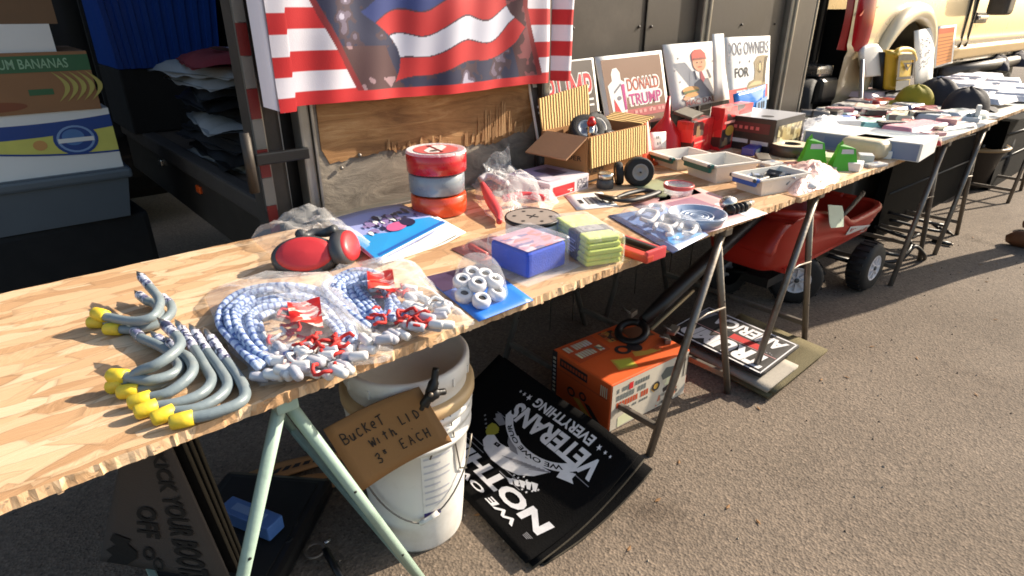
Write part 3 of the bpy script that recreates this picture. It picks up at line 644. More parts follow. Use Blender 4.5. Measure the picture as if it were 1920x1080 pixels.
E1 = [(490+i*16+rn.uniform(-4, 4), 706-i*2.2+rn.uniform(-6, 6)) for i in range(7)]+[(500+rn.uniform(0, 150), 650+rn.uniform(0, 42)) for i in range(34)]+[(640+rn.uniform(0, 60), 620+rn.uniform(0, 55)) for i in range(12)]+[(510+rn.uniform(0, 140), 668+rn.uniform(0, 36)) for i in range(18)]
R1 = [(520+rn.uniform(0, 130), 585+rn.uniform(0, 80)) for i in range(16)]+[(608, 690), (545, 672), (515, 625)]
bungee_bag('bulging clear bag of blue and white bungee cords nearest the hooks', [(384, 560), (396, 545), (470, 520), (560, 512), (622, 520), (672, 560), (712, 618), (736, 668), (690, 688), (600, 704), (492, 728), (462, 690), (420, 640)], L1, E1, R1, .05, (560, 625), 11, [(545, 605), (606, 610), (600, 560), (538, 566)])
def L2(k):
    d = k*8
    return [(690+d*.5, 610-d*.2), (640+d*.8, 575-d*.2), (612+d, 540), (622+d*.9, 522+d*.25), (668+d*.6, 508+d*.4), (712+d*.2, 520+d*.5), (742-d*.2, 560+d*.3), (770-d*.8, 596)]
rn = random.Random(5)
E2 = [(710+i*11+rn.uniform(-3, 3), 632-i*1.5+rn.uniform(-6, 6)) for i in range(5)]+[(760+rn.uniform(0, 80), 570+rn.uniform(0, 45)) for i in range(26)]+[(770+rn.uniform(0, 30), 540+rn.uniform(0, 24)) for i in range(6)]
R2 = [(700+rn.uniform(0, 120), 525+rn.uniform(0, 80)) for i in range(17)]
bungee_bag('clear bag of striped bungee cords with red hooks beside the white bucket', [(600, 530), (640, 500), (715, 486), (772, 494), (802, 520), (842, 572), (888, 606), (850, 618), (790, 630), (728, 646), (690, 612), (640, 572)], L2, E2, R2, .045, (740, 570), 5, [(690, 542), (742, 544), (736, 508), (688, 508)])

# ---- ear defenders in a bag
r = root('ear_defenders', P(600, 480), 'red and grey ear defenders in a crumpled clear bag', 'ear defenders')
M_gry = mat('charcoal plastic', (62, 64, 66), .45, bump=.08); M_redp = mat('matt red shell', (190, 48, 52), .4, bump=.05)
for (px, py, nx, ny, s) in ((572, 478, -.30, -.62, 1.3), (652, 462, .62, -.55, 1.1)):
    c = P(px, py, H+.034); d = Vector((nx, ny, .62 if px < 600 else .35)).normalized(); q = d.to_track_quat('Z', 'Y').to_matrix().to_4x4(); T_ = Matrix.Translation(c) @ q @ Matrix.Diagonal((1.12*s, .74*s, .9, 1))
    mb = MB(T_); mb.lathe([(.0001, -.03), (.042, -.03), (.05, -.022), (.05, -.006), (.046, .002), (.042, .006)], M_gry, 28); cup = mb.build('ear_cup', r)
    mb = MB(T_); mb.lathe([(.042, .006), (.040, .012), (.03, .017), (.0001, .019)], M_redp, 28); mb.build('shell', cup)
mb = MB(); ca, cb = P(570, 476, H+.042)+Vector((.015, .03, 0)), P(652, 458, H+.042)+Vector((-.01, .02, 0)); mb.tube(cr([ca+Vector((0, .02, .03)), ca.lerp(cb, .22)+Vector((0, .035, .016)), ca.lerp(cb, .55)+Vector((0, .045, .018)), ca.lerp(cb, .85)+Vector((0, .035, .018)), cb+Vector((0, .015, .03))], 7), .011, M_gry, 10); mb.build('headband', r)
mb = MB(); bag(mb, [P(*q) for q in ((472, 448), (520, 424), (566, 404), (606, 400), (640, 425), (690, 458), (706, 476), (660, 484), (630, 478), (600, 514), (545, 510), (516, 484))], .046, film('thin clear film', base=.02, edge=.34, rough=.07, bump=.6, bs=24), 21, crease=.011, power=5); mb.build('film', r)

# ---- printed booklet on loose white sheets
r = root('colouring_booklet', P(735, 435), 'blue booklet printed with a picture, lying against the tape rolls', 'booklet')
Q = quad(P(706, 487, H+.016), P(836, 418, H+.016), P(752, 382, H+.016), P(618, 412, H+.018), lambda u, v: Vector((0, 0, .006*sin(pi*u)*v)))
mb = MB(); mb.grid(lambda u, v: Q(u, v), 12, 8, mat('lilac blue print', (152, 160, 208), .35, var=.08, bump=.03), thick=.008)
M_cy = mat('sky blue print', (40, 146, 208), .32, bump=.02); M_nv = mat('navy print', (34, 34, 66), .35, var=.3, vs=60, bump=.02); M_pk = mat('pink print', (196, 92, 138), .35, bump=.02); M_lil = mat('mauve print', (138, 120, 166), .35, var=.3, vs=70, bump=.02)
mb.poly(Q, [(0.0, 0), (1, 0), (.97, .3), (.8, .38), (.6, .36), (.4, .3), (.2, .42), (0, .5)], M_cy, .0016)
mb.poly(Q, [(.05, .02), (1, .02), (1, .07), (.05, .06)], mat('deep blue print', (32, 92, 172), .35, bump=.02), .0022)
for i in range(46):
    rn = random.Random(i); u = .2+.72*rn.random(); v = .36+.28*rn.random()+.12*u; s_ = .02+.03*rn.random()
    mb.poly(Q, [(u+s_*(1+.4*rn.random())*cos(a)*.7, v+s_*1.6*sin(a)) for a in [k*1.05+rn.uniform(-.3, .3) for k in range(6)]], rn.choice([M_nv, M_lil, M_lil, M_nv, M_paper]), .0024+i*.00002)
mb.disc(Q, .52, .36, .13, .1, M_pk, .0036); mb.disc(Q, .68, .37, .09, .11, M_nv, .0038)
mb.build('cover', r)
r2 = root('white_sheets', P(790, 460), 'sheaf of plain white paper sheets under the blue booklet', 'paper sheets')
for k, (dx, dy, z) in enumerate(((0, 0, .002), (6, 3, .004), (-4, 6, .006))):
    Q = quad(P(716+dx, 492+dy, H+z), P(868+dx, 438+dy*.5, H+z), P(800+dx, 402, H+z), P(640+dx, 440, H+z), lambda u, v: Vector((0, 0, .014*max(0, u-.75)+.004*sin(6*u+k))))
    mb = MB(); mb.grid(lambda u, v: Q(u, v), 14, 6, M_paper, thick=.0012); mb.build('sheet', r2)

# ---- three rolls of duct tape
M_core = mat('printed tape label', (226, 214, 206), .4, bump=.02)
tz = H+.001; tp = P(824, 396)
for nm, (dx, dy), col, lb in (('o', (0, 0), (216, 70, 30), 'orange tape roll at the bottom of the three-roll stack'), ('g', (-.001, .004), (128, 136, 144), 'silver grey tape roll in the middle of the three-roll stack'), ('r', (-.001, .001), (190, 24, 34), 'red tape roll with white label on top of the stack')):
    R_ = .083 if nm == 'r' else .078; h = .058; c = Vector((tp.x+dx, tp.y+dy, tz))
    r = root('duct_tape_roll', c, lb, 'tape roll', 'stacked rolls of duct tape')
    mt = mat('tape '+nm, col, .28, var=.08, vs=30, bump=.06, bs=50, coat=.5)
    mb = MB(TR(c)); mb.lathe([(.05, .002), (R_-.003, .0015), (R_, .004), (R_+.0008, h*.5), (R_, h-.004), (R_-.003, h-.002), (.05, h-.003), (.046, h-.006), (.046, .006), (.05, .002)], mt, 56); mb.build('tape', r)
    mb = MB(TR(c)); mb.lathe([(.047, .004), (.047, h-.003)], M_card, 32); mb.build('core', r)
    if nm == 'r':
        mb = MB(TR(c)); mb.lathe([(.0001, h+.0005), (R_-.008, h+.0005), (R_-.004, h+.003), (R_-.001, h+.002), (R_+.0015, h-.004)], film('shrink wrap', base=.25, edge=.5), 48); mb.build('wrap', r)
        Q = quad(c+Vector((-.05, -.05, h)), c+Vector((.05, -.05, h)), c+Vector((.05, .05, h)), c+Vector((-.05, .05, h)))
        mb = MB(); mb.disc(Q, .5, .5, .62, .62, mat('label red', (200, 96, 92), .4, bump=0), .0018, 32); mb.poly(Q, [(.05, .2), (.3, .05), (.9, .55), (.95, .8), (.7, .95), (.1, .5)], M_core, .0026)
        mb.poly(Q, [(.36, .02), (.44, .02), (.62, 1.02), (.54, 1.02)], mat('label dark red', (120, 40, 44), .4, bump=0), .0032); mb.disc(Q, .3, .3, .13, .1, M_galv, .0034); mb.disc(Q, .72, .72, .15, .09, M_paper, .0034, hole=.6); mb.build('label', r)
    tz += h+.0008

# ---- clamps in a thin bag, white box, price card
r = root('bagged_clamps', P(965, 380), 'red clamps showing through a torn clear bag beside the tape rolls', 'bag of clamps')
M_cl = mat('faded red clamp', (206, 70, 74), .4, bump=.05)
mb = MB(); mb.tube(cr([P(905, 345, H+.035), P(918, 372, H+.03), P(934, 400, H+.02), P(936, 416, H+.014)], 6), [.008+.008*sin(pi*min(1, i/15)) for i in range(19)], M_cl, 12); mb.build('clamp_handle', r)
mb = MB(); mb.tube(cr([P(945, 372, H+.03), P(985, 366, H+.03), P(1022, 372, H+.024)], 6), .011, M_cl, 12); mb.build('clamp_handle', r)
mb = MB(); mb.tube(cr([P(900, 338, H+.04), P(918, 330, H+.05), P(950, 345, H+.04)], 6), .012, M_wcap, 12); mb.build('clamp_jaw', r)
mb = MB(); bag(mb, [P(*q) for q in ((884, 350), (896, 326), (935, 316), (968, 322), (1010, 352), (1042, 368), (1036, 396), (985, 402), (945, 418), (920, 410), (898, 380))], .062, M_film2, 33, crease=.014, power=2); mb.build('film', r)
mb = MB(); mb.grid(lambda u, v: P(912+50*u, 330-8*u, H+.04)+Vector((0, .02*v, .085*v*(.5+.5*u)+.008*sin(9*u+4*v))), 10, 8, M_film2); mb.build('film_flap', r)

def carton(name, label, cat, b, h, mt, group=None, bev=.003):
    c, rz, w_, d = b; r = root(name, c, label, cat, group); mb = MB(); mb.box((c[0], c[1], c[2]+h/2), (w_, d, h), mt, rz, bev); mb.build('carton', r)
    return r, lambda side: face_quad(c, rz, w_, d, h, side)
b = base3((1030, 376), (1103, 353), (985, 345)); r, F = carton('boxed_tool', 'flat white retail box with red panel in front of the cardboard box', 'retail box', b, .05, mat('white box print', (220, 206, 210), .4, bump=.03))
mb = MB(); Q = F('front'); mb.patch(Q, .08, .12, .62, .72, mat('box red', (206, 34, 44), .4, bump=0)); mb.patch(Q, .7, .15, .95, .8, prints('fine print', [(210, 206, 206), (90, 84, 96), (170, 166, 176)], (300, 300, 300))); mb.patch(Q, .44, .3, .58, .36, M_paper, .0014); mb.patch(Q, .5, .18, .56, .26, M_paper, .0014)
Q = F('top'); mb.patch(Q, .05, .5, .95, .98, mat('box lilac', (176, 158, 186), .4, bump=0)); mb.patch(Q, .45, .3, .8, .8, prints('tool picture', [(92, 82, 106), (130, 120, 140), (70, 62, 84)], (40, 40, 40)), .0014); mb.patch(Q, .1, .1, .4, .4, mat('box pale', (206, 196, 206), .4, bump=0), .0014); mb.build('print', r)
Q = quad(P(1082, 394, H+.002), P(1160, 386, H+.002), P(1128, 360, H+.002), P(1058, 366, H+.002))
r = root('pliers_card', P(1110, 378), 'white hang card with barcode under the black pliers', 'hang card'); mb = MB(); mb.grid(Q, 4, 4, M_paper, thick=.001); mb.build('card', r)
mb = MB()
for i in range(14): u = .38+i*.034; mb.patch(Q, u, .25, u+(.012 if i % 3 else .022), .72, M_ink, .001)
mb.patch(Q, .2, .35, .3, .6, M_ink, .001); mb.build('barcode', r)
r = root('pliers', P(1185, 372), 'black handled pliers lying closed on a white hang card', 'pliers')
M_pl = mat('black grip', (30, 28, 28), .5, bump=.1)
for k, pts in enumerate(([(1150, 372), (1180, 362), (1210, 357), (1234, 362)], [(1150, 376), (1182, 376), (1214, 368), (1236, 360)])):
    mb = MB(); mb.tube(cr([P(x, y, H+.014) for x, y in pts], 6), [.004+.006*min(1, i/5) for i in range(19)], M_pl, 10, flat=.7); mb.build('handle', r)
mb = MB(); mb.tube([P(1116, 363, H+.012), P(1128, 368, H+.014), P(1146, 373, H+.016), P(1160, 372, H+.014)], [.004, .013, .016, .01], mat('dark tool steel', (62, 54, 44), .35, .8), 10, flat=.55); mb.build('jaw', r)

# ---- open corrugated box with old wheels in it
rz, w_, d = .10, .335, .19; c = P(1097, 349)+Vector((cos(rz), sin(rz), 0))*(w_/2)+Vector((-sin(rz), cos(rz), 0))*(d/2)
hb = zat(P(1097, 345), 255)-H
r = root('open_cardboard_box', c, 'open corrugated cardboard box of wheels in front of the signs, flaps folded out', 'cardboard box')
Mx = TR(c, rz); t = .006
m_, T2, B2, N2, L2_ = nodes('corrugated board'); tc = N2('ShaderNodeTexCoord'); wv = N2('ShaderNodeTexWave'); wv.bands_direction = 'X'; wv.inputs['Scale'].default_value = 22; wv.inputs['Distortion'].default_value = 1.6; wv.inputs['Detail'].default_value = 2; wv.inputs['Detail Scale'].default_value = .6
L2_(tc.outputs['Object'], wv.inputs['Vector']); rp = N2('ShaderNodeValToRGB'); rp.color_ramp.elements[0].position = .25; rp.color_ramp.elements[0].color = lin((150, 108, 58)); rp.color_ramp.elements[1].position = .7; rp.color_ramp.elements[1].color = lin((216, 186, 122)); L2_(wv.outputs['Fac'], rp.inputs['Fac']); L2_(rp.outputs['Color'], B2.inputs['Base Color']); B2.inputs['Roughness'].default_value = .8
bp = N2('ShaderNodeBump'); bp.inputs['Strength'].default_value = .8; bp.inputs['Distance'].default_value = .006; L2_(wv.outputs['Fac'], bp.inputs['Height']); L2_(bp.outputs['Normal'], B2.inputs['Normal']); M_cor = m_
mb = MB(Mx)
mb.box((0, -d/2, hb/2), (w_, t, hb), M_card); mb.box((0, d/2, hb/2), (w_, t, hb), M_card); mb.box((-w_/2, 0, hb/2), (t, d-t, hb), M_card); mb.box((w_/2, 0, hb/2), (t, d-t, hb), M_card); mb.box((0, 0, .004), (w_-t, d-t, .004), M_card); mb.build('box_walls', r)
fh = hb*.62
mb = MB(Mx @ TR((0, -d/2-.004, hb), 0, -.1)); mb.box((.0, -.005, -fh/2), (w_, .005, fh), M_cor); mb.build('front_flap', r)          # folded down over the front
mb = MB(Mx @ TR((0, d/2, hb), 0, -.12, -.10)); mb.box((-.03, 0, .06), (w_*.8, .005, .12), M_cor); mb.build('back_flap', r)
mb = MB(Mx @ TR((-w_/2, 0, hb), 0, 0, -2.05)); mb.box((0, -.01, .06), (.005, d*.9, .12), mat('plain board', (150, 112, 80), .85, bump=.1)); mb.build('side_flap', r)
mb = MB(Mx @ TR((w_/2, 0, hb), 0, 0, 1.35)); mb.box((0, 0, .04), (.005, d*.9, .08), M_cor); mb.build('side_flap', r)
Q = face_quad(c, rz, w_+t, d+t, hb, 'front'); mb = MB()
mb.patch(Q, .05, .06, .5, .1, M_ink, .001); mb.txt(Q, 'VIEW', .03, .25, .3, .36, M_ink, .001); Q = face_quad(c, rz, w_+t, d+t, hb, 'left'); mb.txt(Q, 'OR OLDER', .1, .5, .9, .6, M_ink, .001, .01); mb.build('print', r)
M_whl = mat('grey plastic wheel', (142, 138, 134), .4, bump=.05)
def small_wheel(c, n, R_, wd, label, hub=M_whl, group=None, name='loose_caster'):
    r = root(name, c, label, 'wheel', group); q = Vector(n).normalized().to_track_quat('Z', 'Y').to_matrix().to_4x4(); T_ = Matrix.Translation(Vector(c)) @ q
    mb = MB(T_); mb.lathe([(R_*.56, -wd*.4), (R_*.9, -wd*.5), (R_, -wd*.3), (R_, wd*.3), (R_*.9, wd*.5), (R_*.56, wd*.4)], M_rubber, 32); mb.build('tyre', r)
    mb = MB(T_); mb.lathe([(.0001, wd*.34), (R_*.12, wd*.34), (R_*.16, wd*.24), (R_*.4, wd*.22), (R_*.5, wd*.42), (R_*.58, wd*.4), (R_*.58, -wd*.4), (.0001, -wd*.3)], hub, 24)
    mb.tube([(0, 0, wd*.3), (0, 0, wd*.5)], R_*.06, M_ink, 8); mb.build('hub', r); return r
zt = H+hb
small_wheel(Mx @ Vector((-.02, .02, hb-.012)), (-.35, -.6, .7), .062, .04, 'black tyred wheel lying at the top of the open cardboard box', mat('blue grey hub', (112, 122, 134), .4), 'old wheels and castors')
small_wheel(Mx @ Vector((.06, .03, hb-.01)), (.0, -.8, .6), .055, .036, 'second black wheel in the open box, beside the first', M_whl, 'old wheels and castors')
small_wheel(P(1198, 322, H+.045), (-.55, -.8, .12), .048, .042, 'black wheel with pale hub standing in front of the orange cone', M_whl, 'old wheels and castors')
small_wheel(P(1160, 325, H+.036), (.75, -.66, .1), .038, .024, 'bare metal castor wheel leaning on the black wheel', mat('tan hub', (150, 132, 110), .4, .4), 'old wheels and castors')
r = root('tyre_valve_kit', Mx @ Vector((-.07, -.05, hb)), 'red capped pressure gauge poking out of the open box', 'gauge'); p = Mx @ Vector((-.075, -.04, hb-.03))
mb = MB(); mb.tube([p, p+Vector((0, 0, .05))], .012, M_chrome, 10); mb.build('stem', r); mb = MB(); mb.tube([p+Vector((0, 0, .05)), p+Vector((0, 0, .06)), p+Vector((0, 0, .078))], [.013, .016, .008], M_red, 12); mb.build('cap', r)
for k, (ux, uy) in enumerate(((.02, -.03), (.05, -.045), (-.03, -.05))):
    small_wheel(Mx @ Vector((ux, uy, hb-.03)), (.2*k-.1, -.3, .9), .034, .02, ['little castor wheel by the front wall inside the open box', 'little castor wheel nearest the front corner inside the open box', 'little castor wheel beside the red capped gauge in the open box'][k], M_chrome, 'old wheels and castors')
r = root('caster_post', Mx @ Vector((.09, .06, hb)), 'dark metal rod standing up in the open cardboard box', 'rod'); p = Mx @ Vector((.085, .05, hb-.05)); mb = MB(); mb.tube([p, p+Vector((0, 0, .085))], .007, mat('rusty brown steel', (74, 40, 30), .6, .4), 10); mb.tube([p+Vector((0, 0, .085)), p+Vector((0, 0, .09))], .012, M_blackmetal, 10); mb.build('rod', r)
r = root('jar', P(1134, 350), 'small dark jar with silver screw lid beside the pliers', 'jar'); T_ = TR(P(1134, 352)); mb = MB(T_); mb.lathe([(.0001, 0), (.026, 0), (.028, .004), (.028, .026), (.024, .03)], M_gry, 24); mb.build('glass', r)
mb = MB(T_); mb.lathe([(.024, .03), (.026, .03), (.026, .048), (.022, .05), (.018, .046), (.0001, .046)], M_chrome, 24); mb.build('lid', r)
r = root('spray_can', P(1018, 335), 'black can with white cap behind the flat retail box', 'can'); T_ = TR(P(1016, 330)); mb = MB(T_); mb.lathe([(.0001, 0), (.02, 0), (.02, .075), (.015, .08)], M_black, 20); mb.build('can', r); mb = MB(T_); mb.lathe([(.017, .08), (.017, .1), (.012, .105), (.0001, .105)], M_white, 20); mb.build('cap', r)
r = root('orange_cone', P(1197, 305), 'bright orange cone tucked behind the cardboard box', 'cone'); T_ = TR(P(1200, 305)); mb = MB(T_); mb.lathe([(.07, 0), (.07, .008), (.05, .01), (.016, .16), (.0001, .162)], M_orange, 32); mb.build('cone', r)

# ---- lidded tin, blister packs, cloths
c = P(998, 452, H); R_ = .068; T_ = TR(c)
r = root('lidded_tin', c, 'white tin with a flat grey lid punched with holes', 'tin')
mb = MB(T_); mb.lathe([(.0001, 0), (R_-.003, 0), (R_-.001, .004), (R_-.001, .06)], M_white, 48); mb.build('tin', r)
mb = MB(T_); mb.lathe([(R_+.001, .056), (R_+.002, .062), (R_, .066), (R_-.003, .065)], M_blackmetal, 48); mb.build('rim', r)
mb = MB(T_); mb.lathe([(R_-.003, .0648), (.0001, .0648)], mat('grey printed lid', (146, 134, 124), .5, bump=.05), 48)
for k in range(6): a = k*pi/3+.3; mb.lathe([(.005, .0655), (.0001, .0655)], M_ink, 10, TR((.045*cos(a), .045*sin(a), 0)))
for a in (.4, .4+pi/2): mb.box((0, 0, .0655), (.032, .004, .0008), M_ink, a)
mb.build('lid', r); mb = MB(T_)
for a, s in ((-2.6, .012), (-1.9, .014), (-1.2, .012)): mb.box(((R_+.0005)*cos(a), (R_+.0005)*sin(a), .03), (.002, s, .014), M_ink, a)
mb.build('print', r)

b = base3((955, 540), (1052, 508), (918, 508)); c, rz, w_, d = b
c = P(990, 500, H); r = root('blue_sponge_pack', c, 'blue sponge cloths in a clear square clamshell pack', 'clamshell pack')
rz = base3((962, 543), (1060, 505), (915, 512))[1]; w_, d = .135, .135; T_ = TR(c, rz)
M_blue = mat('royal blue foam', (12, 66, 186), .8, var=.2, vs=60, bump=.5, bs=260, spec=.3); M_clam = film('clear blister', base=.02, edge=.26, rough=.06, bump=.12, bs=12)
mb = MB(T_); mb.box((0, 0, .034), (w_*.9, d*.9, .06), M_blue, 0, .012, seg=3); mb.build('sponge', r)
mb = MB(T_); mb.box((0, 0, .04), (w_, d, .074), M_clam, 0, .012, seg=3); mb.box((0, 0, .004), (w_+.035, d+.035, .003), M_clam); mb.build('clamshell', r)
Q = face_quad(c, rz, w_*.86, d*.86, .0655, 'top'); mb = MB(); mb.grid(lambda u, v: Q(u, v, .001), 4, 4, prints('pink insert print', [(190, 150, 168), (176, 140, 160), (206, 190, 200), (190, 150, 168), (120, 110, 150), (206, 120, 120), (180, 146, 166)], (46, 90, 40), .4, .1)); mb.build('insert_card', r)
for i in range(7): pass
Q = quad(P(916, 500, H+.003), P(962, 476, H+.003), P(930, 440, H+.003), P(846, 466, H+.003)); r = root('red_blister_pack', P(905, 470), 'flat red tinted blister pack behind the blue sponge pack', 'blister pack')
mb = MB(); mb.grid(lambda u, v: Q(u, v), 4, 4, mat('coral card', (214, 128, 108), .45, var=.2, vs=20, bump=.05), thick=.002); mb.build('card', r); mb = MB(); mb.grid(lambda u, v: Q(.1+.8*u, .1+.8*v, .002+.02*min(1, 4*u*(1-u)*2)*min(1, 8*v*(1-v))), 12, 12, M_clam); mb.build('blister', r)
mb = MB()
for u in (.25, .5, .75): mb.tube([Q(u, .25, .008), Q(u, .75, .008)], .007, mat('coral plastic', (204, 84, 70), .4), 10)
mb.build('red_insert', r)

r = root('knob_blister_pack', P(900, 545), 'blue card with a clear bubble of white knobs at the table edge', 'blister pack')
Q = quad(P(898, 602, H+.002), P(1000, 562, H+.002), P(906, 494, H+.002), P(796, 520, H+.002)); mb = MB(); mb.grid(Q, 8, 8, mat('bright blue card', (46, 116, 206), .4, var=.1, bump=.03), thick=.0015)
mb.poly(Q, [(0, .62), (1, .7), (1, 1), (0, 1)], mat('dark purple print', (74, 60, 86), .4, var=.3, vs=50, bump=.02), .001); mb.poly(Q, [(0, .4), (.25, .45), (.3, .62), (0, .62)], mat('mid blue print', (110, 134, 196), .4, bump=.02), .0012); mb.build('card', r)
M_kn = mat('pale grey knob', (208, 206, 208), .35, var=.05, bump=.03)
for k, (px, py, pz) in enumerate(((870, 556, .012), (902, 566, .012), (930, 552, .012), (866, 530, .03), (895, 536, .03), (926, 530, .03), (884, 516, .034), (908, 520, .034))):
    T_ = TR(P(px, py, H+pz), 0, .35, .1*(k % 3-1)); mb = MB(T_); mb.lathe([(.0001, -.008), (.014, -.008), (.018, -.003), (.019, .006), (.015, .013), (.009, .013), (.008, .009), (.0001, .009)], M_kn, 18); kb = mb.build('knob', r)
    mb = MB(T_); mb.lathe([(.0078, .0095), (.0001, .0095)], M_ink, 12); mb.build('hole', kb)
mb = MB(); o = [P(x, y, H) for x, y in ((846, 556), (852, 530), (866, 512), (900, 508), (934, 520), (952, 545), (944, 566), (905, 578), (870, 574))]; bag(mb, o, .058, M_clam, 3, crease=.001, power=6, rings=10); mb.build('bubble', r)

r = root('microfibre_cloth_pack', P(1100, 480), 'lime yellow folded cloth pack with a black paper band', 'cloth pack'); b = base3((1108, 506), (1176, 488), (1030, 470)); 
A, B, Cc = P(1098, 508), P(1168, 492), P(1032, 456); rz = atan2((Cc-A).y, (Cc-A).x); ln = (Cc-A).length; wd = .088; ctr = (A+Cc)/2+(B-A)*.5; ctr.z = H
M_lime = mat('lime microfibre', (202, 212, 110), .9, var=.08, vs=60, bump=.5, bs=300, spec=.2); T_ = TR(ctr, rz)
mb = MB(T_)
for k in range(5):
    z0 = .003+k*.013; s = 1-.02*k*(k > 2)
    mb.box((rn.uniform(-.002, .002), rn.uniform(-.002, .002), z0+.006), ((ln-.004)*s, wd*s, .0128), M_lime, 0, .006, seg=3)
mb.build('cloth', r)
mb = MB(T_); mb.box((-.022, 0, .034), (.05, wd+.006, .068), mat('black paper band', (26, 25, 30), .45, bump=.03), 0, .006, seg=2)
Qb = quad(*(T_ @ Vector(p) for p in ((.003, wd/2+.0035, .006), (-.047, wd/2+.0035, .006), (-.047, wd/2+.0035, .062), (.003, wd/2+.0035, .062)))); Qf = quad(*(T_ @ Vector(p) for p in ((-.047, -wd/2-.0035, .006), (.003, -wd/2-.0035, .006), (.003, -wd/2-.0035, .062), (-.047, -wd/2-.0035, .062))))
M_pg = mat('pale grey print', (190, 190, 196), .45, bump=0); mb.T = Matrix.Identity(4)
for Qx in (Qb, Qf):
    for v, u1 in ((.72, .85), (.6, .7), (.42, .9), (.3, .8), (.2, .6)): mb.patch(Qx, .12, v, u1, v+.06, M_pg, .001)
mb.T = T_; mb.box((-.02, 0, .0688), (.036, .05, .001), mat('silver sticker', (150, 148, 156), .3, .5, .4, 60), 0); mb.build('paper_band', r)
mb = MB(T_); mb.box((0, 0, .036), (ln+.012, wd+.014, .074), M_film, 0, .016, seg=4); mb.build('wrap', r)

M_wood = mat('brown wooden strip', (122, 78, 44), .7, bump=.3)
r = root('bar_clamp', P(1170, 460), 'long red and black bar clamp lying behind the lime cloth pack', 'clamp')
a, b_ = P(1062, 418, H+.012), P(1218, 470, H+.014); mb = MB(); mb.tube([a, b_], .008, M_wood, 4, smooth=False); mb.build('bar', r)
d_ = (b_-a).normalized(); s_ = Vector((-d_.y, d_.x, 0)); mb = MB()
mb.box(b_-d_*.03, (.1, .012, .028), M_black, atan2(d_.y, d_.x), .002); mb.build('grip', r)
mb = MB(); mb.box(b_-d_*.03+s_*.011, (.11, .008, .026), M_cl, atan2(d_.y, d_.x), .002); mb.box(b_-d_*.03-s_*.034-Vector((0, 0, .004)), (.12, .026, .018), mat('red jaw', (188, 62, 44), .4), atan2(d_.y, d_.x), .004); mb.box(b_+d_*.024-s_*.01, (.01, .07, .028), M_cl, atan2(d_.y, d_.x), .003); mb.build('jaw', r)

r = root('cup_hook_pack', P(1240, 428), 'blue card with white plastic hooks under a clear blister', 'blister pack')
Q = quad(P(1262, 474, H+.003), P(1328, 440, H+.003), P(1246, 386, H+.003), P(1140, 404, H+.003)); mb = MB(); mb.grid(Q, 6, 6, mat('slate blue card', (112, 138, 186), .4, var=.2, vs=18, bump=.03), thick=.0015); mb.poly(Q, [(0, 0), (.16, 0), (.12, .9), (0, .95)], mat('navy edge', (40, 52, 92), .4, bump=0), .001); mb.poly(Q, [(.2, .1), (.9, .06), (.9, .24), (.2, .3)], mat('cyan print', (90, 156, 212), .4, bump=0), .001); mb.build('card', r)
for k, pts in enumerate(([(.3, .78), (.5, .86), (.62, .74), (.5, .62), (.3, .55), (.24, .66)], [(.45, .5), (.66, .6), (.82, .5), (.7, .38), (.5, .32), (.38, .4)], [(.55, .24), (.76, .32), (.9, .24), (.8, .12), (.6, .08), (.48, .15)], [(.2, .4), (.34, .46), (.42, .34), (.3, .2), (.2, .22)], [(.6, .9), (.74, .95), (.84, .86), (.74, .76)])):
    mb = MB(); mb.tube(cr([Q(u, v, .014) for u, v in pts], 6), .0062, M_wcap, 8); mb.build('white_hook', r)
mb = MB(); mb.grid(lambda u, v: Q(.06+.88*u, .04+.9*v, .002+.026*min(1, 14*u*(1-u))*min(1, 14*v*(1-v))*(1+.12*sin(20*u)*sin(17*v))), 22, 22, M_clam); mb.build('blister', r)

Q = quad(P(1322, 438, H+.002), P(1440, 400, H+.002), P(1310, 352, H+.002), P(1180, 382, H+.002)); r = root('pink_card', P(1310, 400), 'faded pink card lying under the clear round dish', 'card'); mb = MB(); mb.grid(Q, 6, 6, mat('faded pink card', (206, 158, 156), .5, var=.25, vs=10, bump=.04), thick=.001); mb.patch(Q, .3, .45, .7, .8, mat('mauve card print', (156, 112, 128), .5, var=.2, bump=0), .0008); mb.patch(Q, .72, .05, .97, .5, M_paper, .0008); mb.build('card', r)
def dish(c, R_, h, mt, label, name='round_dish', rimm=None, content=None):
    r = root(name, c, label, 'dish'); T_ = TR(c); mb = MB(T_); mb.lathe([(.0001, .003), (R_*.35, .003), (R_*.36, .008), (R_*.6, .008), (R_*.62, .004), (R_*.86, .004), (R_*.96, h), (R_, h+.001), (R_, h-.004), (R_*.92, 0), (.0001, 0)], mt, 48); mb.build('dish', r)
    if rimm: mb = MB(T_); mb.lathe([(R_*.93, h), (R_*.97, h+.003), (R_*1.01, h), (R_*1.01, h-.008), (R_*.98, h-.01)], rimm, 48); mb.build('rim', r)
    if content:
        mb = MB(T_)
        for k in range(3): mb.lathe([(R_*(.2+.17*k), h*.7), (R_*(.22+.17*k), h*.78), (R_*(.24+.17*k), h*.7)], content, 36)
        mb.build('inset_ring', r)
    return r
dish(P(1305, 416, H+.003), .078, .026, mat('smoky blue plastic', (150, 164, 186), .15, coat=.6, bump=.02), 'round pale blue plastic dish on the pink card', 'round_dish', M_clam, mat('pale ring', (196, 204, 216), .2, bump=0))
Q = quad(P(1236, 378, H+.002), P(1316, 362, H+.002), P(1262, 332, H+.002), P(1180, 342, H+.002)); r = root('green_card', P(1240, 355), 'dull green card under the small red ring dish', 'card'); mb = MB(); mb.grid(Q, 4, 4, mat('dull green card', (150, 156, 120), .5, var=.25, vs=14, bump=.03), thick=.001); mb.build('card', r)
dish(P(1271, 362, H+.003), .047, .028, film('clear cup', base=.22, edge=.5, rough=.1), 'small clear dish with a red rim beside the green card', 'ring_dish', mat('rosy red ring', (206, 88, 82), .3, bump=0), None)

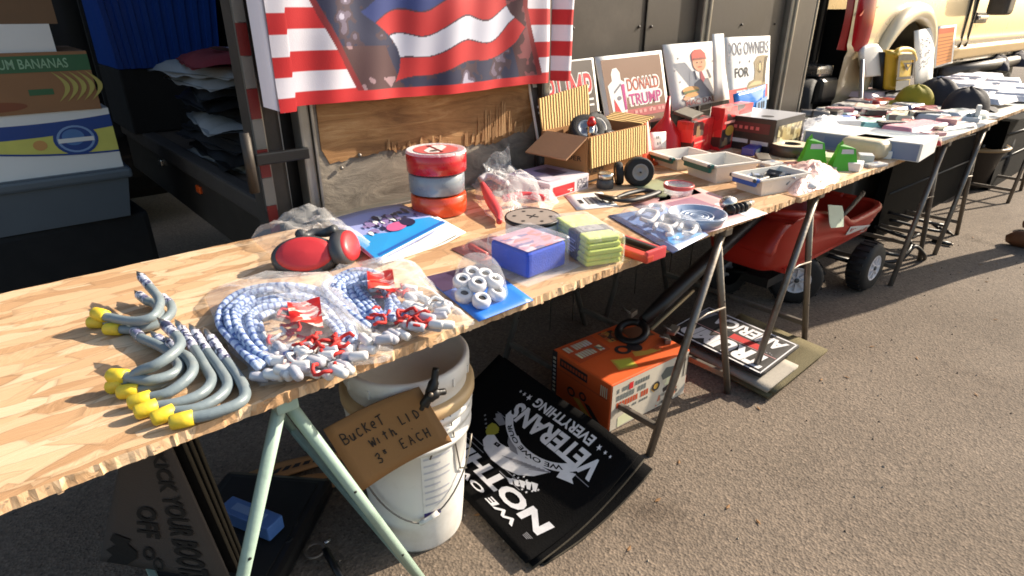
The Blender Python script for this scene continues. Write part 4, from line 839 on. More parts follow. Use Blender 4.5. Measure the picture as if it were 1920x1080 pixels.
r = root('tap_fitting', P(1378, 385), 'chrome tap fitting with dark threads near the blue latched bin', 'fitting')
mb = MB(); mb.ball(P(1366, 380, H+.026), .024, M_chrome, sc=(1.3, 1, .8)); mb.build('knob', r); mb = MB(); mb.tube([P(1362, 396, H+.012), P(1402, 384, H+.014)], .013, mat('dark bronze', (52, 46, 34), .35, .7), 12); 
for k in range(4): q = P(1370+8*k, 394-2*k, H+.014); mb.ball(q, .0145, M_blackmetal, sc=(.35, 1.1, 1.1))
mb.build('thread', r); mb = MB(); mb.tube([P(1396, 386, H+.014), P(1410, 380, H+.014)], [.012, .009], M_chrome, 12); mb.build('spout', r)
# ================================================================== FLAG, SIGNS, BINS AND THE FAR TABLES
# ---- cloth flag draped over the trailer door: red and white stripes either side of a dark printed panel
FX0, FX1, FZ0, FZ1, FY = .585, 1.64, .985, 1.66, 1.535
def flag_col(u, v, x, z):
    st = int((z-1.018)/.0485 + 10) % 2
    red, wht = lin((186, 24, 30)), lin((216, 212, 220))
    zz = z-.985
    if zz < .026: return red
    lb = .775+.012*sin(z*30)-.11*max(0, (1.13-z))*-1; lb = .80-.12*min(1, max(0, (z-1.0)/.25)); rb = 1.455-.06*min(1, max(0, (z-1.02)/.2))
    if x < lb or x > rb: return red if st else wht
    if x < lb+.018 or x > rb-.018: return lin((122, 22, 30))
    a = (x-lb)/(rb-lb)
    w_ = z+.11*sin(2.4*x+.6)+.05*nz3(x, z, 2, 6)           # wavy ribbons over a dark, mottled ground
    q = (w_-1.055)/.052
    if 0 < q < 4 and .2 < a+.35*nz3(x, z, 7, 5) < .88:
        k = int(q); c = (lin((178, 28, 34)), lin((196, 198, 212)), lin((178, 28, 34)), lin((38, 56, 118)))[k]
        return c if (q-k) > .06 else lin((70, 40, 56))
    n = nz3(x, z*.6, 4, 16)+.6*nz3(x, z, 9, 45); 
    base = (30, 34, 66) if n < .08 else (60, 40, 54) if n < .35 else (96, 84, 104)
    if n > .62: base = (168, 164, 184)
    if a < .22 and z < 1.12: base = (72, 44, 48) if n < .3 else (150, 122, 128)
    if a > .86: base = (64, 26, 36) if n < .25 else (120, 60, 66)
    return lin(base)
r = root('striped_flag', (1.1, FY, 1.3), 'red and white striped flag with dark blue printed middle hanging on the trailer door', 'flag')
mb = MB(); cols = []
def flag_pt(u, v):
    x = FX0+(FX1-FX0)*u; z = FZ0+(FZ1-FZ0)*v
    edge = 1-v*.5
    y = FY+.007*sin(x*17+z*4)*edge+.003*sin(x*51-z*7)+.005*nz3(x, z, 1, 7)
    if x > 1.47: y += .025*(1-cos((x-1.47)*40))
    zz = z+.003*sin(u*9+.5)*(1-v)-(.012 if u < .04 else 0)
    cols.append(flag_col(u, v, x, z)); return Vector((x-(.03*max(0, (x-1.5)/.14) if x > 1.5 else 0)+.012*(1-v)*(u-.5), y, zz))
mb.grid(flag_pt, 430, 270, vcol('flag cloth print', .55, .12, 400)); mb.cols = cols; mb.build('flag_cloth', r)
cols = []
mb = MB(); mb.grid(lambda u, v: (cols.append(lin((214, 210, 218))), Vector((FX0-.035+.06*v*0+.05*u, FY+.03-.02*sin(u*3), .99+.66*v-.02*u)))[1], 6, 12, vcol('flag cloth print', .55, .12, 400)); mb.cols = cols; mb.build('white_hem', r)

# ---- yard signs leaning on the trailer side
SY = 1.645
def sign(name, label, a, b, c, d, frame=M_paper):
    """corner pixels: bottom left, bottom right, top right, top left; the foot stands nearer than the top"""
    pa, pb = PY(*a, SY-.085), PY(*b, SY-.085); pc, pd = PY(*c, SY-.03), PY(*d, SY-.03)
    r = root(name, (pa+pb)/2, label, 'sign', 'yard signs leaning on the trailer'); Q = quad(pa, pb, pc, pd)
    mb = MB()
    for u in (.3, .7): q = Q(u, 0); mb.tube([Vector((q.x, q.y+.012, 0)), q+Vector((0, .012, .06))], .0025, M_galv, 6)
    mb.tube([Q(.3, 0)+Vector((0, .012, -.03)), Q(.7, 0)+Vector((0, .012, -.03))], .0025, M_galv, 6); mb.build('wire_stake', r)
    mb = MB(); mb.grid(lambda u, v: Q(u, v), 6, 6, frame, thick=.006); return r, Q, mb
M_sb = mat('brown sign ground', (124, 92, 70), .5, var=.06, bump=.02); M_sg = mat('dark brown sign ground', (74, 62, 54), .5, var=.06, bump=.02)
M_sr = mat('sign red', (206, 40, 46), .45, bump=0); M_sp = mat('sign magenta', (176, 52, 120), .45, bump=0); M_so = mat('sign orange brown', (172, 82, 56), .45, bump=0)
M_skin = mat('printed skin tone', (216, 152, 118), .5, bump=0); M_sk2 = mat('sign grey', (112, 112, 122), .5, bump=0); M_bun = mat('printed bun', (206, 148, 82), .5, bump=0)
r, Q, mb = sign('yard_sign', 'brown sign with big red and white letters, partly behind the flag', (1008, 262), (1128, 240), (1112, 108), (985, 122))
mb.patch(Q, .02, .02, .97, .98, M_sg, .001); mb.txt(Q, 'TRUMP', .05, .3, .93, .82, M_paper, .0016, .05); mb.txt(Q, 'TRUMP', .06, .32, .92, .8, M_sr, .0024)
for v in (.34, .42): mb.patch(Q, .06, v, .92, v+.03, M_paper, .0032)
mb.build('panel', r)
r, Q, mb = sign('yard_sign', 'brown sign reading Donald Trump in orange and magenta letters beside a drinks cup', (1140, 246), (1256, 222), (1240, 94), (1116, 107))
mb.patch(Q, .06, .04, .96, .95, M_sb, .001)
mb.txt(Q, 'DONALD', .35, .47, .9, .68, M_paper, .0016, .09); mb.txt(Q, 'TRUMP', .35, .27, .92, .47, M_paper, .0018, .09); mb.patch(Q, .38, .32, .86, .62, M_paper, .0014)
mb.txt(Q, 'DONALD', .38, .49, .88, .66, M_so, .0026, .015); mb.txt(Q, 'TRUMP', .38, .29, .89, .45, M_sp, .0028, .02)
mb.poly(Q, [(.12, .2), (.33, .22), (.36, .62), (.3, .66), (.3, .76), (.26, .83), (.2, .82), (.17, .75), (.17, .66), (.1, .6)], M_paper, .0016); mb.poly(Q, [(.15, .22), (.24, .22), (.16, .42)], M_sr, .0026); mb.poly(Q, [(.3, .24), (.33, .25), (.34, .6), (.29, .6)], M_sp, .0026); mb.disc(Q, .24, .42, .03, .03, M_sk2, .0028)
mb.poly(Q, [(.18, .52), (.29, .62), (.29, .59), (.18, .49)], M_sk2, .0028); mb.patch(Q, .3, .12, .95, .235, mat('sign rose', (176, 88, 88), .5, bump=0), .0014)
for i, u in enumerate((.46, .53, .6, .69, .75, .84, .9)): mb.patch(Q, u-.02, .165, u+.022, .21, mat('sign pale rose', (214, 150, 140), .5, bump=0), .0022)
mb.build('panel', r)
r, Q, mb = sign('yard_sign', 'white sign with a cartoon cook in cap and tie holding a burger and fries', (1262, 208), (1368, 186), (1352, 76), (1243, 84))
mb.poly(Q, [(.52, .58), (.36, .56), (.32, .3), (.3, .12), (.8, .12), (.76, .36), (.72, .58)], M_paper, .0012); mb.poly(Q, [(.38, .12), (.4, .36), (.5, .42), (.66, .42), (.72, .2), (.72, .12)], M_sk2, .0024)
mb.disc(Q, .54, .68, .115, .14, M_skin, .0026); mb.poly(Q, [(.42, .72), (.42, .82), (.48, .89), (.6, .89), (.66, .82), (.67, .72), (.54, .76)], mat('sign cap red', (190, 72, 62), .5, bump=0), .0032); mb.patch(Q, .44, .73, .66, .755, mat('cap peak', (140, 66, 60), .5, bump=0), .004)
mb.disc(Q, .5, .685, .012, .01, M_ink, .0036, 8); mb.disc(Q, .58, .685, .012, .01, M_ink, .0036, 8); mb.poly(Q, [(.5, .62), (.58, .62), (.57, .608), (.51, .608)], M_so, .0036)
mb.poly(Q, [(.53, .54), (.56, .54), (.6, .42), (.56, .36), (.52, .42)], mat('tie red', (164, 74, 84), .5, bump=0), .003); mb.poly(Q, [(.42, .56), (.45, .57), (.46, .42), (.43, .42)], M_sk2, .0028); mb.poly(Q, [(.65, .57), (.68, .55), (.72, .42), (.69, .42)], M_sk2, .0028)
mb.disc(Q, .33, .27, .14, .06, M_bun, .0036); mb.poly(Q, [(.2, .26), (.46, .27), (.46, .235), (.2, .225)], mat('lettuce', (92, 104, 52), .5, bump=0), .0042); mb.disc(Q, .33, .19, .12, .035, M_bun, .0036); mb.disc(Q, .24, .15, .06, .03, M_skin, .0044)
mb.poly(Q, [(.78, .46), (.92, .46), (.9, .3), (.8, .3)], mat('fries box', (206, 92, 70), .5, bump=0), .0026)
for i in range(6): mb.patch(Q, .78+.023*i, .46, .795+.023*i, .54+.03*(i % 3), mat('fries', (222, 190, 110), .5, bump=0), .0026)
mb.disc(Q, .85, .28, .05, .035, M_skin, .0032); mb.txt(Q, 'MAC DADDY', .22, .03, .92, .115, mat('sign dark red', (120, 40, 46), .5, bump=0), .0024, .012)
for u, v in ((.2, .78), (.18, .42), (.78, .68), (.12, .6)): mb.disc(Q, u, v, .012, .014, M_sk2, .0014, 6)
mb.build('panel', r)
r, Q, mb = sign('yard_sign', 'white sign reading Dog Owners For with a printed brown dog', (1366, 204), (1441, 186), (1444, 67), (1358, 70))
mb.txt(Q, 'DOG OWNERS', .04, .74, .97, .93, M_sk2, .0014, .012); mb.txt(Q, 'FOR', .18, .42, .5, .56, M_ink, .0014, .02)
M_dog = mat('printed dog tan', (150, 132, 100), .5, var=.25, vs=50, bump=0); M_dog2 = mat('printed dog brown', (96, 82, 62), .5, bump=0)
mb.poly(Q, [(.42, .22), (.5, .33), (.62, .36), (.64, .48), (.62, .62), (.7, .7), (.82, .71), (.96, .7), (.92, .64), (.9, .5), (.9, .22)], M_dog, .0014); mb.disc(Q, .76, .54, .07, .085, mat('dog pale', (202, 180, 132), .5, bump=0), .0022); mb.disc(Q, .76, .54, .05, .09, M_dog2, .0028, hole=.7); mb.poly(Q, [(.44, .26), (.62, .33), (.8, .32), (.8, .27)], mat('dog pale', (202, 180, 132), .5, bump=0), .0022); mb.poly(Q, [(.88, .68), (.96, .7), (.92, .6), (.88, .3), (.84, .3)], M_dog2, .0026)
mb.patch(Q, .02, .03, .97, .26, mat('sign coral', (214, 92, 88), .5, bump=0), .001); mb.txt(Q, 'TRUMP', .2, .06, .9, .23, M_paper, .0018, .03)
for u in (.06, .3, .52): mb.disc(Q, u, .64, .014, .02, M_sk2, .0014, 6)
mb.build('panel', r)
r = root('white_card_strip', PY(1350, 120, SY-.1), 'narrow white card standing between the cook sign and the dog sign', 'card'); Q = quad(*(PY(a, b, SY-.1) for a, b in ((1340, 190), (1362, 186), (1357, 63), (1336, 64)))); mb = MB(); mb.grid(lambda u, v: Q(u, v), 3, 3, M_paper, thick=.003); mb.build('card', r)

# ---- funnel, retail boxes
c = P(1243, 288); r = root('red_funnel', c, 'upturned red funnel with a white price card, spout pointing up', 'funnel'); T_ = TR(c); hh = zat(c, 180)-H
mb = MB(T_); mb.lathe([(.078, 0), (.08, .006), (.072, .03), (.066, hh*.36), (.018, hh*.62), (.013, hh*.66), (.006, hh), (.004, hh)], M_red, 40); mb.build('cone', r)
mb = MB(T_); mb.tube([(.045, -.03, hh*.5), (.075, -.045, hh*.25), (.085, -.05, .01)], .006, mat('pale red rib', (226, 120, 100), .4, bump=0), 8); mb.build('rib', r)
Q = quad(P(1219, 288, H+.03), P(1249, 284, H+.03), P(1249, 284, H+.03)+Vector((0, .01, .075)), P(1217, 288, H+.03)+Vector((0, .01, .078))); r2 = root('price_card', P(1234, 287), 'white price card standing against the red funnel', 'price card'); mb = MB(); mb.grid(lambda u, v: Q(u, v), 3, 3, M_paper, thick=.002)
for u, v in ((.42, .68), (.52, .68), (.46, .38), (.6, .4)): mb.patch(Q, u, v, u+.05, v+.12, M_ink, .001)
mb.build('card', r2)
M_prr = prints('red tool packaging', [(190, 30, 36), (206, 40, 44), (170, 24, 34), (60, 28, 30), (216, 96, 80), (196, 30, 36), (206, 50, 54)], (16, 16, 22)); M_prk = prints('dark tool picture', [(50, 40, 42), (90, 82, 74), (150, 120, 90), (60, 28, 30)], (30, 30, 30))
def rbox(name, label, pts, top_y, mt, cat='retail box', group=None, skew=0, dmin=None):
    b = base3(*pts) if isinstance(pts[0], tuple) else pts; c, rz, w_, d = b
    if dmin: d = dmin
    h = (zat(P(*pts[0]), top_y) if isinstance(pts[0], tuple) else zat(c, top_y))-H
    r = root(name, c, label, cat, group); mb = MB(); mb.box((c.x, c.y, c.z+h/2), (w_, d, h), mt, rz, .002); mb.build('carton', r)
    return r, (lambda s: face_quad(c, rz, w_, d, h, s)), c, rz, w_, d, h
r, F, *_ = rbox('tool_carton', 'red retail box with printed tools between the funnel and the red sack', (Vector((2.20, 1.40, H)), .16, .2, .07), 222, M_prr, group='red retail packaging'); Q = F('front'); mb = MB(); mb.patch(Q, .1, .3, .7, .5, M_sr, .001); mb.patch(Q, .12, .35, .6, .4, mat('pale rose print', (226, 150, 140), .4, bump=0), .0018); mb.patch(Q, .15, .55, .5, .9, M_prk, .001); mb.build('print', r)
r, F, *_ = rbox('tool_carton', 'taller red retail box with black lid edge standing behind the storage bins', (Vector((2.42, 1.375, H)), .06, .25, .06), 196, M_prr, group='red retail packaging'); Q = F('front'); mb = MB(); mb.patch(Q, .05, .62, .95, .68, mat('pale rose print', (226, 150, 140), .4, bump=0), .001); mb.patch(Q, .0, .1, .35, .5, M_prk, .001); mb.disc(Q, .25, .45, .14, .12, mat('yellow print', (206, 160, 70), .4, bump=0), .0016); mb.poly(Q, [(.45, .1), (.95, .12), (.97, .9), (.55, .85)], mat('sack rose', (196, 52, 60), .4, bump=0), .0012); mb.build('print', r)
mb = MB(); mb.box((0, 0, 0), (.16, .08, .012), mat('dark olive tray', (76, 70, 56), .5), 0, .003, T=TR(Vector((2.2, 1.44, H+.15)), .3, .25)); mb.build('black_tray', r)
bq = [PY(1384, 232, 1.44), PY(1432, 214, 1.44), PY(1436, 158, 1.47), PY(1378, 176, 1.47)]
r = root('blue_packet', bq[0], 'bright blue glossy packet standing in front of the dog sign', 'packet'); Q = quad(*bq); mb = MB(); mb.grid(lambda u, v: Q(u, v, .012*sin(pi*u)*sin(pi*v)), 8, 8, mat('azure packet', (26, 120, 206), .25, coat=.5, bump=.05), thick=.01); mb.poly(Q, [(.55, .05), (.95, .15), (.98, .62), (.6, .5)], mat('pale blue print', (150, 184, 220), .3, bump=0), .014); mb.poly(Q, [(0, .0), (.3, .05), (.5, .5), (.1, .4)], mat('light blue print', (90, 170, 220), .3, bump=0), .0135)
for u in (.66, .76, .84): mb.patch(Q, u, .25, u+.04, .48, M_ink, .0155)
mb.build('packet', r)
r, F, c, rz, w_, d, h = rbox('boxed_battery', 'black retail box with silver top and red lettering behind the blue bins', ((1446, 289), (1500, 272), (1376, 258)), 226, mat('black carton', (30, 24, 25), .4, bump=.04), dmin=None)
mb = MB(); Q = F('left'); mb.patch(Q, .05, .55, .92, .85, mat('maroon print', (84, 20, 30), .4, bump=0), .001)
for i in range(8): mb.patch(Q, .12+.085*i, .64, .17+.085*i, .74, mat('pale red print', (196, 96, 96), .4, bump=0), .0018)
mb.patch(Q, .08, .24, .34, .36, M_pg, .001); mb.patch(Q, .38, .22, .62, .34, M_pg, .001); mb.patch(Q, .66, .2, .93, .32, M_pg, .001)
Q = F('top'); mb.patch(Q, .0, .0, 1, 1, mat('silver top', (176, 176, 180), .35, .3, .1, 30, .05), .001); mb.disc(Q, .25, .25, .09, .09, M_ink, .002, 16); Q = F('front'); mb.patch(Q, .1, .15, .9, .8, prints('tan picture', [(190, 170, 120), (120, 104, 70), (210, 196, 150)], (40, 40, 40)), .001); mb.build('print', r)

# ---- latched storage bins
M_bin = mat('milky plastic', (226, 221, 210), .3, var=.05, bump=.02, sub=0); M_teal = mat('teal latch', (14, 92, 88), .35, bump=.02); M_blat = mat('blue latch', (20, 84, 172), .35, bump=.02)
def bin_(label, pts, top_y, latch, fill=None):
    c, rz, w_, d = base3(*pts); h = zat(P(*pts[0]), top_y)-H; r = root('latched_bin', c, label, 'storage bin', 'open plastic storage bins'); T_ = TR(c, rz)
    def ring(s, z): return [Vector((sx*w_/2*s, sy*d/2*s, z)) for sx, sy in ((-1, -1), (1, -1), (1, 1), (-1, 1))]
    lv = [ring(.86, 0), ring(.97, h*.9), ring(1.06, h*.9), ring(1.06, h), ring(.95, h), ring(.84, .006)]
    vs = [p for l in lv for p in l]; fs = [[0, 3, 2, 1]]+[[i*4+k, i*4+(k+1) % 4, (i+1)*4+(k+1) % 4, (i+1)*4+k] for i in range(5) for k in range(4)]+[[20, 21, 22, 23]]
    mb = MB(T_); mb.add(vs, fs, M_bin); mb.build('tub', r)
    mb = MB(T_); y = -d/2*1.06; mb.box((0, y-.006, h*.72), (w_*.82, .012, h*.32), latch, 0, .004); mb.box((0, y-.01, h*.98), (w_*.78, .02, .012), M_bin, 0, .003)
    for s in (-1, 1): mb.box((s*w_*.4, y-.005, h*.92), (.018, .016, h*.25), latch, 0, .004); mb.tube([(s*w_*.4-.006, y-.014, h*.95), (s*w_*.4+.006, y-.014, h*.95)], .006, M_gry, 8)
    mb.build('latch', r)
    if fill:
        mb = MB(T_); rn = random.Random(9)
        for i in range(34):
            p = Vector((rn.uniform(-.38, .38)*w_, rn.uniform(-.36, .36)*d, h*rn.uniform(.55, .86))); a = rn.uniform(0, 3); mb.box(p, (rn.uniform(.02, .05), rn.uniform(.01, .03), .004), rn.choice(fill), a, rot=Matrix.Rotation(a, 4, 'Z') @ Matrix.Rotation(rn.uniform(-.6, .6), 4, 'X'))
        mb.box((0, 0, h*.5), (w_*.8, d*.8, .006), fill[0]); mb.build('contents', r)
    return r
bin_('milky plastic bin with teal latch behind the red funnel card', ((1220, 306), (1268, 322), (1256, 288)), 283, M_teal)
bin_('empty milky plastic bin with teal latch, middle of the three bins', ((1281, 326), (1340, 346), (1318, 305)), 293, M_teal)
bin_('milky plastic bin with blue latch filled with small grey parts', ((1372, 354), (1424, 370), (1405, 325)), 323, M_blat, [mat('grey fitting', (146, 146, 142), .4, .3), M_chrome, M_gry, mat('pale label', (176, 182, 196), .4)])
bin2 = film('tinted bag', (255, 236, 228), .28, .5, .2)

# ---- second table top: bags, tags, rolls
r = root('clear_goods_bag', P(1512, 335), 'soft clear bag of pinkish goods hanging over the table edge above the wagon', 'clear bag'); mb = MB(); bag(mb, [P(*q) for q in ((1468, 352), (1472, 330), (1500, 312), (1540, 316), (1572, 328), (1566, 345), (1520, 362), (1490, 370))], .05, film('pinkish film', (250, 214, 204), .5, .4, .3), 41, crease=.012); mb.build('film', r)
mb = MB()
for k, (x, y) in enumerate(((1490, 340), (1510, 330), (1530, 340), (1545, 328), (1520, 348))): mb.ball(P(x, y, H+.016), .02, [mat('pale pink goods', (206, 168, 156), .6), M_paper, mat('tan goods', (170, 130, 112), .6)][k % 3], sc=(1.3, 1, .7))
mb.build('contents', r)
mb = MB(); mb.tube(cr([P(1470, 318, H+.01), P(1490, 306, H+.02), P(1512, 312, H+.02), P(1530, 304, H+.012), P(1560, 318, H+.01)], 6), .008, mat('salmon cord', (206, 130, 110), .6), 8); mb.build('drawstring', r)
M_grn = mat('leaf green plastic', (70, 166, 34), .4, var=.12, bump=.05)
for k, (px, py, ty, lb) in enumerate(((1520, 312, 250, 'lime green nozzle tag with white label nearer the clear bag'), (1578, 318, 262, 'lime green nozzle tag with white label nearer the pale cushion bag'))):
    p = P(px, py); hh = zat(p, ty)-H; r = root('green_nozzle', p, lb, 'nozzle', 'green nozzles with white labels'); T_ = TR(p, -.75)
    mb = MB(T_); mb.add([(-.05, -.022, 0), (.05, -.022, 0), (.05, .022, 0), (-.05, .022, 0), (-.034, -.012, hh*.55), (.034, -.012, hh*.55), (.034, .012, hh*.55), (-.034, .012, hh*.55), (-.03, -.008, hh*.82), (.03, -.008, hh*.72), (.03, .008, hh*.72), (-.03, .008, hh*.82), (-.02, -.004, hh), (-.012, .0, hh*.85)], [[0, 1, 5, 4], [1, 2, 6, 5], [2, 3, 7, 6], [3, 0, 4, 7], [4, 5, 9, 8], [5, 6, 10, 9], [6, 7, 11, 10], [7, 4, 8, 11], [8, 9, 13, 12], [10, 11, 12, 13], [11, 8, 12], [9, 10, 13]], M_grn); mb.build('body', r)
    mb = MB(T_); mb.add([(-.02, -.0125, hh*.5), (.026, -.0125, hh*.5), (.022, -.0105, hh*.7), (-.018, -.0105, hh*.7)], [[0, 1, 2, 3]], mat('grey white label', (186, 186, 192), .4)); mb.build('label', r)
r = root('cushion_bag', P(1635, 285), 'rounded pale cream cushion in clear wrap beside the long white box', 'cushion'); c = P(1636, 288); mb = MB(TR(c, -.1)); mb.box((0, 0, .035), (.24, .17, .07), mat('cream cushion', (206, 192, 160), .6, vs=20, bump=.4, bs=30), 0, .033, seg=5); mb.build('cushion', r)
for k, (x, y, rz, s, mt, lb) in enumerate(((1556, 300, .4, (.1, .06, .02), mat('pale green card', (196, 204, 156), .5), 'pale green card between the two green nozzles'), (1600, 318, .2, (.07, .05, .03), M_paper, 'small white carton at the table edge by the second green nozzle'), (1620, 306, .5, (.06, .05, .035), mat('pale grey carton', (184, 186, 184), .5), 'small pale grey carton in front of the cushion'), (1548, 322, .1, (.08, .05, .014), mat('cream packet', (210, 200, 176), .5), 'cream packet lying in front of the first green nozzle'), (1660, 296, .3, (.05, .04, .03), M_paper, 'small white carton between cushion and table corner'), (1500, 296, .9, (.09, .05, .012), mat('steel tool', (140, 136, 128), .35, .7), 'flat steel tool behind the clear pink bag'), (1470, 322, .3, (.09, .07, .02), mat('milky wrap', (206, 204, 198), .3, coat=.4, bump=.4), 'milky wrapped packet between blue latched bin and pale tape roll'), (1446, 312, -.2, (.08, .06, .016), prints('leaflet print', [(210, 206, 198), (180, 176, 170), (120, 130, 150), (214, 210, 204)], (40, 60, 40)), 'printed leaflet behind the blue latched bin'), (1640, 312, -.3, (.09, .04, .012), prints('leaflet print', [(210, 206, 198), (180, 176, 170), (120, 130, 150), (214, 210, 204)], (40, 60, 40)), 'printed leaflet at the table edge beyond the second green nozzle'), (1524, 290, .1, (.1, .08, .012), mat('off white card', (212, 206, 192), .5), 'off white card behind the first green nozzle'), (1490, 318, 1.0, (.08, .05, .022), mat('salmon carton', (200, 140, 120), .5), 'salmon carton beside the pale tape roll'), (1430, 300, .6, (.12, .05, .016), mat('dusty tools', (120, 112, 100), .5, .4), 'flat grey tool behind the blue latched bin'), (1408, 288, .2, (.1, .05, .03), mat('violet carton', (64, 60, 140), .4), 'small violet carton beside the black retail box'))):
    p = P(x, y); r = root('small_carton', p, lb, 'small packet', 'small packets on the second table'); mb = MB(TR(p, rz)); mb.box((0, 0, s[2]/2), s, mt, 0, .003); mb.box((0, -s[1]/2-.0005, s[2]/2), (s[0]*.5, .001, s[2]*.5), M_pg); mb.build('carton', r)
r = root('tape_roll_pale', P(1478, 284), 'wide roll of pale tape with dark side in front of the black retail box', 'tape roll'); r.name = 'wide_tape_roll'; T_ = TR(P(1480, 290)); mb = MB(T_); mb.lathe([(.035, 0), (.075, 0), (.078, .004), (.078, .04), (.074, .044), (.035, .044), (.035, 0)], mat('brown tape side', (66, 52, 44), .35), 36, mts=None); mb.build('tape', r); mb = MB(T_); mb.lathe([(.036, .0446), (.074, .0446)], mat('cream tape top', (206, 190, 158), .5), 36); mb.build('top_label', r)
p = P(1466, 258); r = root('blister_sheet', p, 'clear crumpled wrap with white packets behind the black retail box', 'wrapped packet'); mb = MB(); bag(mb, [P(*q) for q in ((1500, 232), (1560, 222), (1600, 232), (1560, 262), (1512, 268), (1490, 256))], .05, film('whitish film', (255, 255, 255), .55, .4, .25), 61, crease=.01); mb.build('film', r)
# alloy wheel standing on a crate in the gap between trailer and truck
wc = PY(1500, 205, 1.84); r = root('black_crate', (wc.x+.05, 1.88, 0), 'black crate in the gap between the trailer and the truck', 'crate'); mb = MB(); mb.box((wc.x+.05, 1.92, (wc.z-.19)/2), (.46, .3, wc.z-.19), M_black, 0, .02); mb.build('crate', r)
r = root('alloy_wheel', wc, 'silver five spoke alloy wheel with tyre standing behind the packets by the trailer corner', 'wheel'); T_ = TR(wc, .35, pi/2)
mb = MB(T_); mb.lathe([(.15, -.06), (.18, -.065), (.19, -.04), (.19, .04), (.18, .065), (.15, .06)], M_rubber, 40); mb.build('tyre', r)
mb = MB(T_); M_all = mat('silver alloy', (196, 194, 190), .3, .6, .06, 10, .02); mb.lathe([(.152, .06), (.148, .05), (.142, .02), (.142, -.05), (.15, -.06)], M_all, 40); mb.lathe([(.001, .05), (.03, .05), (.04, .04)], M_all, 20)
for k in range(5): a = 2*pi*k/5+.4; mb.box((.088*cos(a), .088*sin(a), .038), (.12, .036, .016), M_all, a, .004)
mb.lathe([(.001, -.02), (.14, -.02)], M_ink, 24); mb.build('rim', r)

# ---- third table: folded packets
def packet(name, px, py, w_, d, h, rz, mt, label, cat, lift=0, seed=0, band=None, group='folded packets on the third table'):
    p = P(px, py, H+lift); p.z = H+lift; r = root(name, p, label, cat, group); T_ = TR(p, rz); mb = MB(T_)
    def f(u, v):
        x, y = (u-.5)*w_, (v-.5)*d; e = min(u, 1-u)*w_; g = min(v, 1-v)*d; q = min(1, e/(.35*h+.004))*1.0; s = min(1, g/(.35*h+.004))
        return Vector((x, y, h*(q*s)**.3*(1+.12*nz3(x+seed, y, seed, 14))+.004*nz3(x, y, seed+3, 40)))
    mb.grid(f, 18, 12, mt); mb.build('folded_cloth' if cat != 'box' else 'carton', r)
    if band:
        mb = MB(T_); mb.grid(lambda u, v: f(.2+.35*u, .12+.76*v)+Vector((0, 0, .0016)), 4, 5, band); mb.build('label', r)
    return r
C = lambda n, c, ro=.6: mat(n, c, ro, var=.1, vs=22, bump=.35, bs=50)
def CP(n, c, sd):
    q = random.Random(sd); k = lambda f: tuple(max(10, min(228, v*f+q.uniform(-12, 12))) for v in c)
    return prints(n+' print', [c, c, k(1.12), c, k(.6), (210, 206, 200), c], (14+q.uniform(0, 16), 30, 14), .3, .3)
TD = -.02
PK = [(1628, 178, .36, .18, .05, 'white pink cloth', (214, 190, 190), 'white and pink folded shirt at the back corner near the chair'), (1690, 182, .30, .16, .035, 'pale grey cloth', (176, 170, 170), 'pale grey folded shirt beside the yellow cap'), (1656, 193, .26, .13, .034, 'brick red cloth', (164, 44, 40), 'brick red folded shirt in the back row of packets'), (1612, 192, .14, .13, .03, 'warm grey cloth', (132, 124, 122), 'warm grey folded packet beside the brick red shirt'), (1590, 200, .16, .12, .03, 'cream cloth', (214, 206, 190), 'cream folded packet near the back corner'), (1566, 208, .17, .12, .028, 'ivory cloth', (220, 212, 194), 'ivory folded packet closest to the alloy wheel'),
 (1622, 206, .2, .12, .038, 'peach cloth', (206, 166, 146), 'peach coloured packet in the middle of the row'), (1664, 208, .2, .12, .04, 'taupe cloth', (146, 124, 114), 'taupe packet beside the peach packet'), (1702, 202, .16, .11, .04, 'slate blue cloth', (104, 114, 144), 'slate blue packet in front of the yellow cap'), (1734, 206, .18, .11, .03, 'crimson cloth', (132, 30, 46), 'crimson packet in front of the black caps'), (1796, 222, .26, .14, .07, 'white grey stack', (196, 200, 202), 'tall white stack at the table corner under the black cap'),
 (1580, 216, .16, .1, .035, 'mint print cloth', (176, 204, 190), 'mint green packet beside the blue packet'), (1574, 228, .2, .1, .035, 'blue print cloth', (90, 122, 188), 'blue packet on the wrapped white packets'), (1636, 221, .3, .1, .03, 'scarlet cloth', (186, 32, 40), 'long scarlet packet across the middle of the table'), (1690, 221, .2, .12, .04, 'butter cloth', (208, 200, 168), 'butter coloured packet beside the long scarlet one'), (1757, 224, .24, .13, .06, 'silver grey bag', (186, 192, 192), 'silver grey plump packet near the table edge'), (1770, 240, .3, .12, .035, 'steel grey cloth', (140, 146, 148), 'steel grey packet sticking out over the table edge'),
 (1630, 236, .2, .12, .05, 'teal white box', (150, 206, 198), 'teal topped packet with red side in front of the scarlet one'), (1716, 245, .34, .13, .055, 'pink clear bag', (200, 138, 150), 'long pink packet in shiny wrap above the basket'), (1694, 262, .1, .06, .03, 'coral box', (204, 82, 68), 'small coral carton behind the long white box'), (1745, 268, .1, .07, .03, 'orange red box', (214, 62, 36), 'small orange red carton at the table edge'), (1712, 264, .12, .06, .028, 'charcoal box', (44, 40, 44), 'small charcoal carton beside the orange red one'), (1540, 236, .2, .12, .02, 'plain white packet', (216, 216, 216), 'flat white packet nearest the trailer corner'), (1650, 248, .22, .08, .02, 'grey paper', (190, 190, 186), 'flat grey packet behind the long white box')]
for i, (x, y, w_, d, h, cn, cc, lb) in enumerate(PK):
    packet('folded_packet', x, y, w_*1.12, d*1.2, h*.62, TD+.3*sin(i*2.3), (C(cn, cc, .4) if i % 3 == 0 else CP(cn, cc, i)), lb, 'packet', 0, i*1.7, C('pale band', (206, 204, 200), .3) if i % 4 == 0 else None)
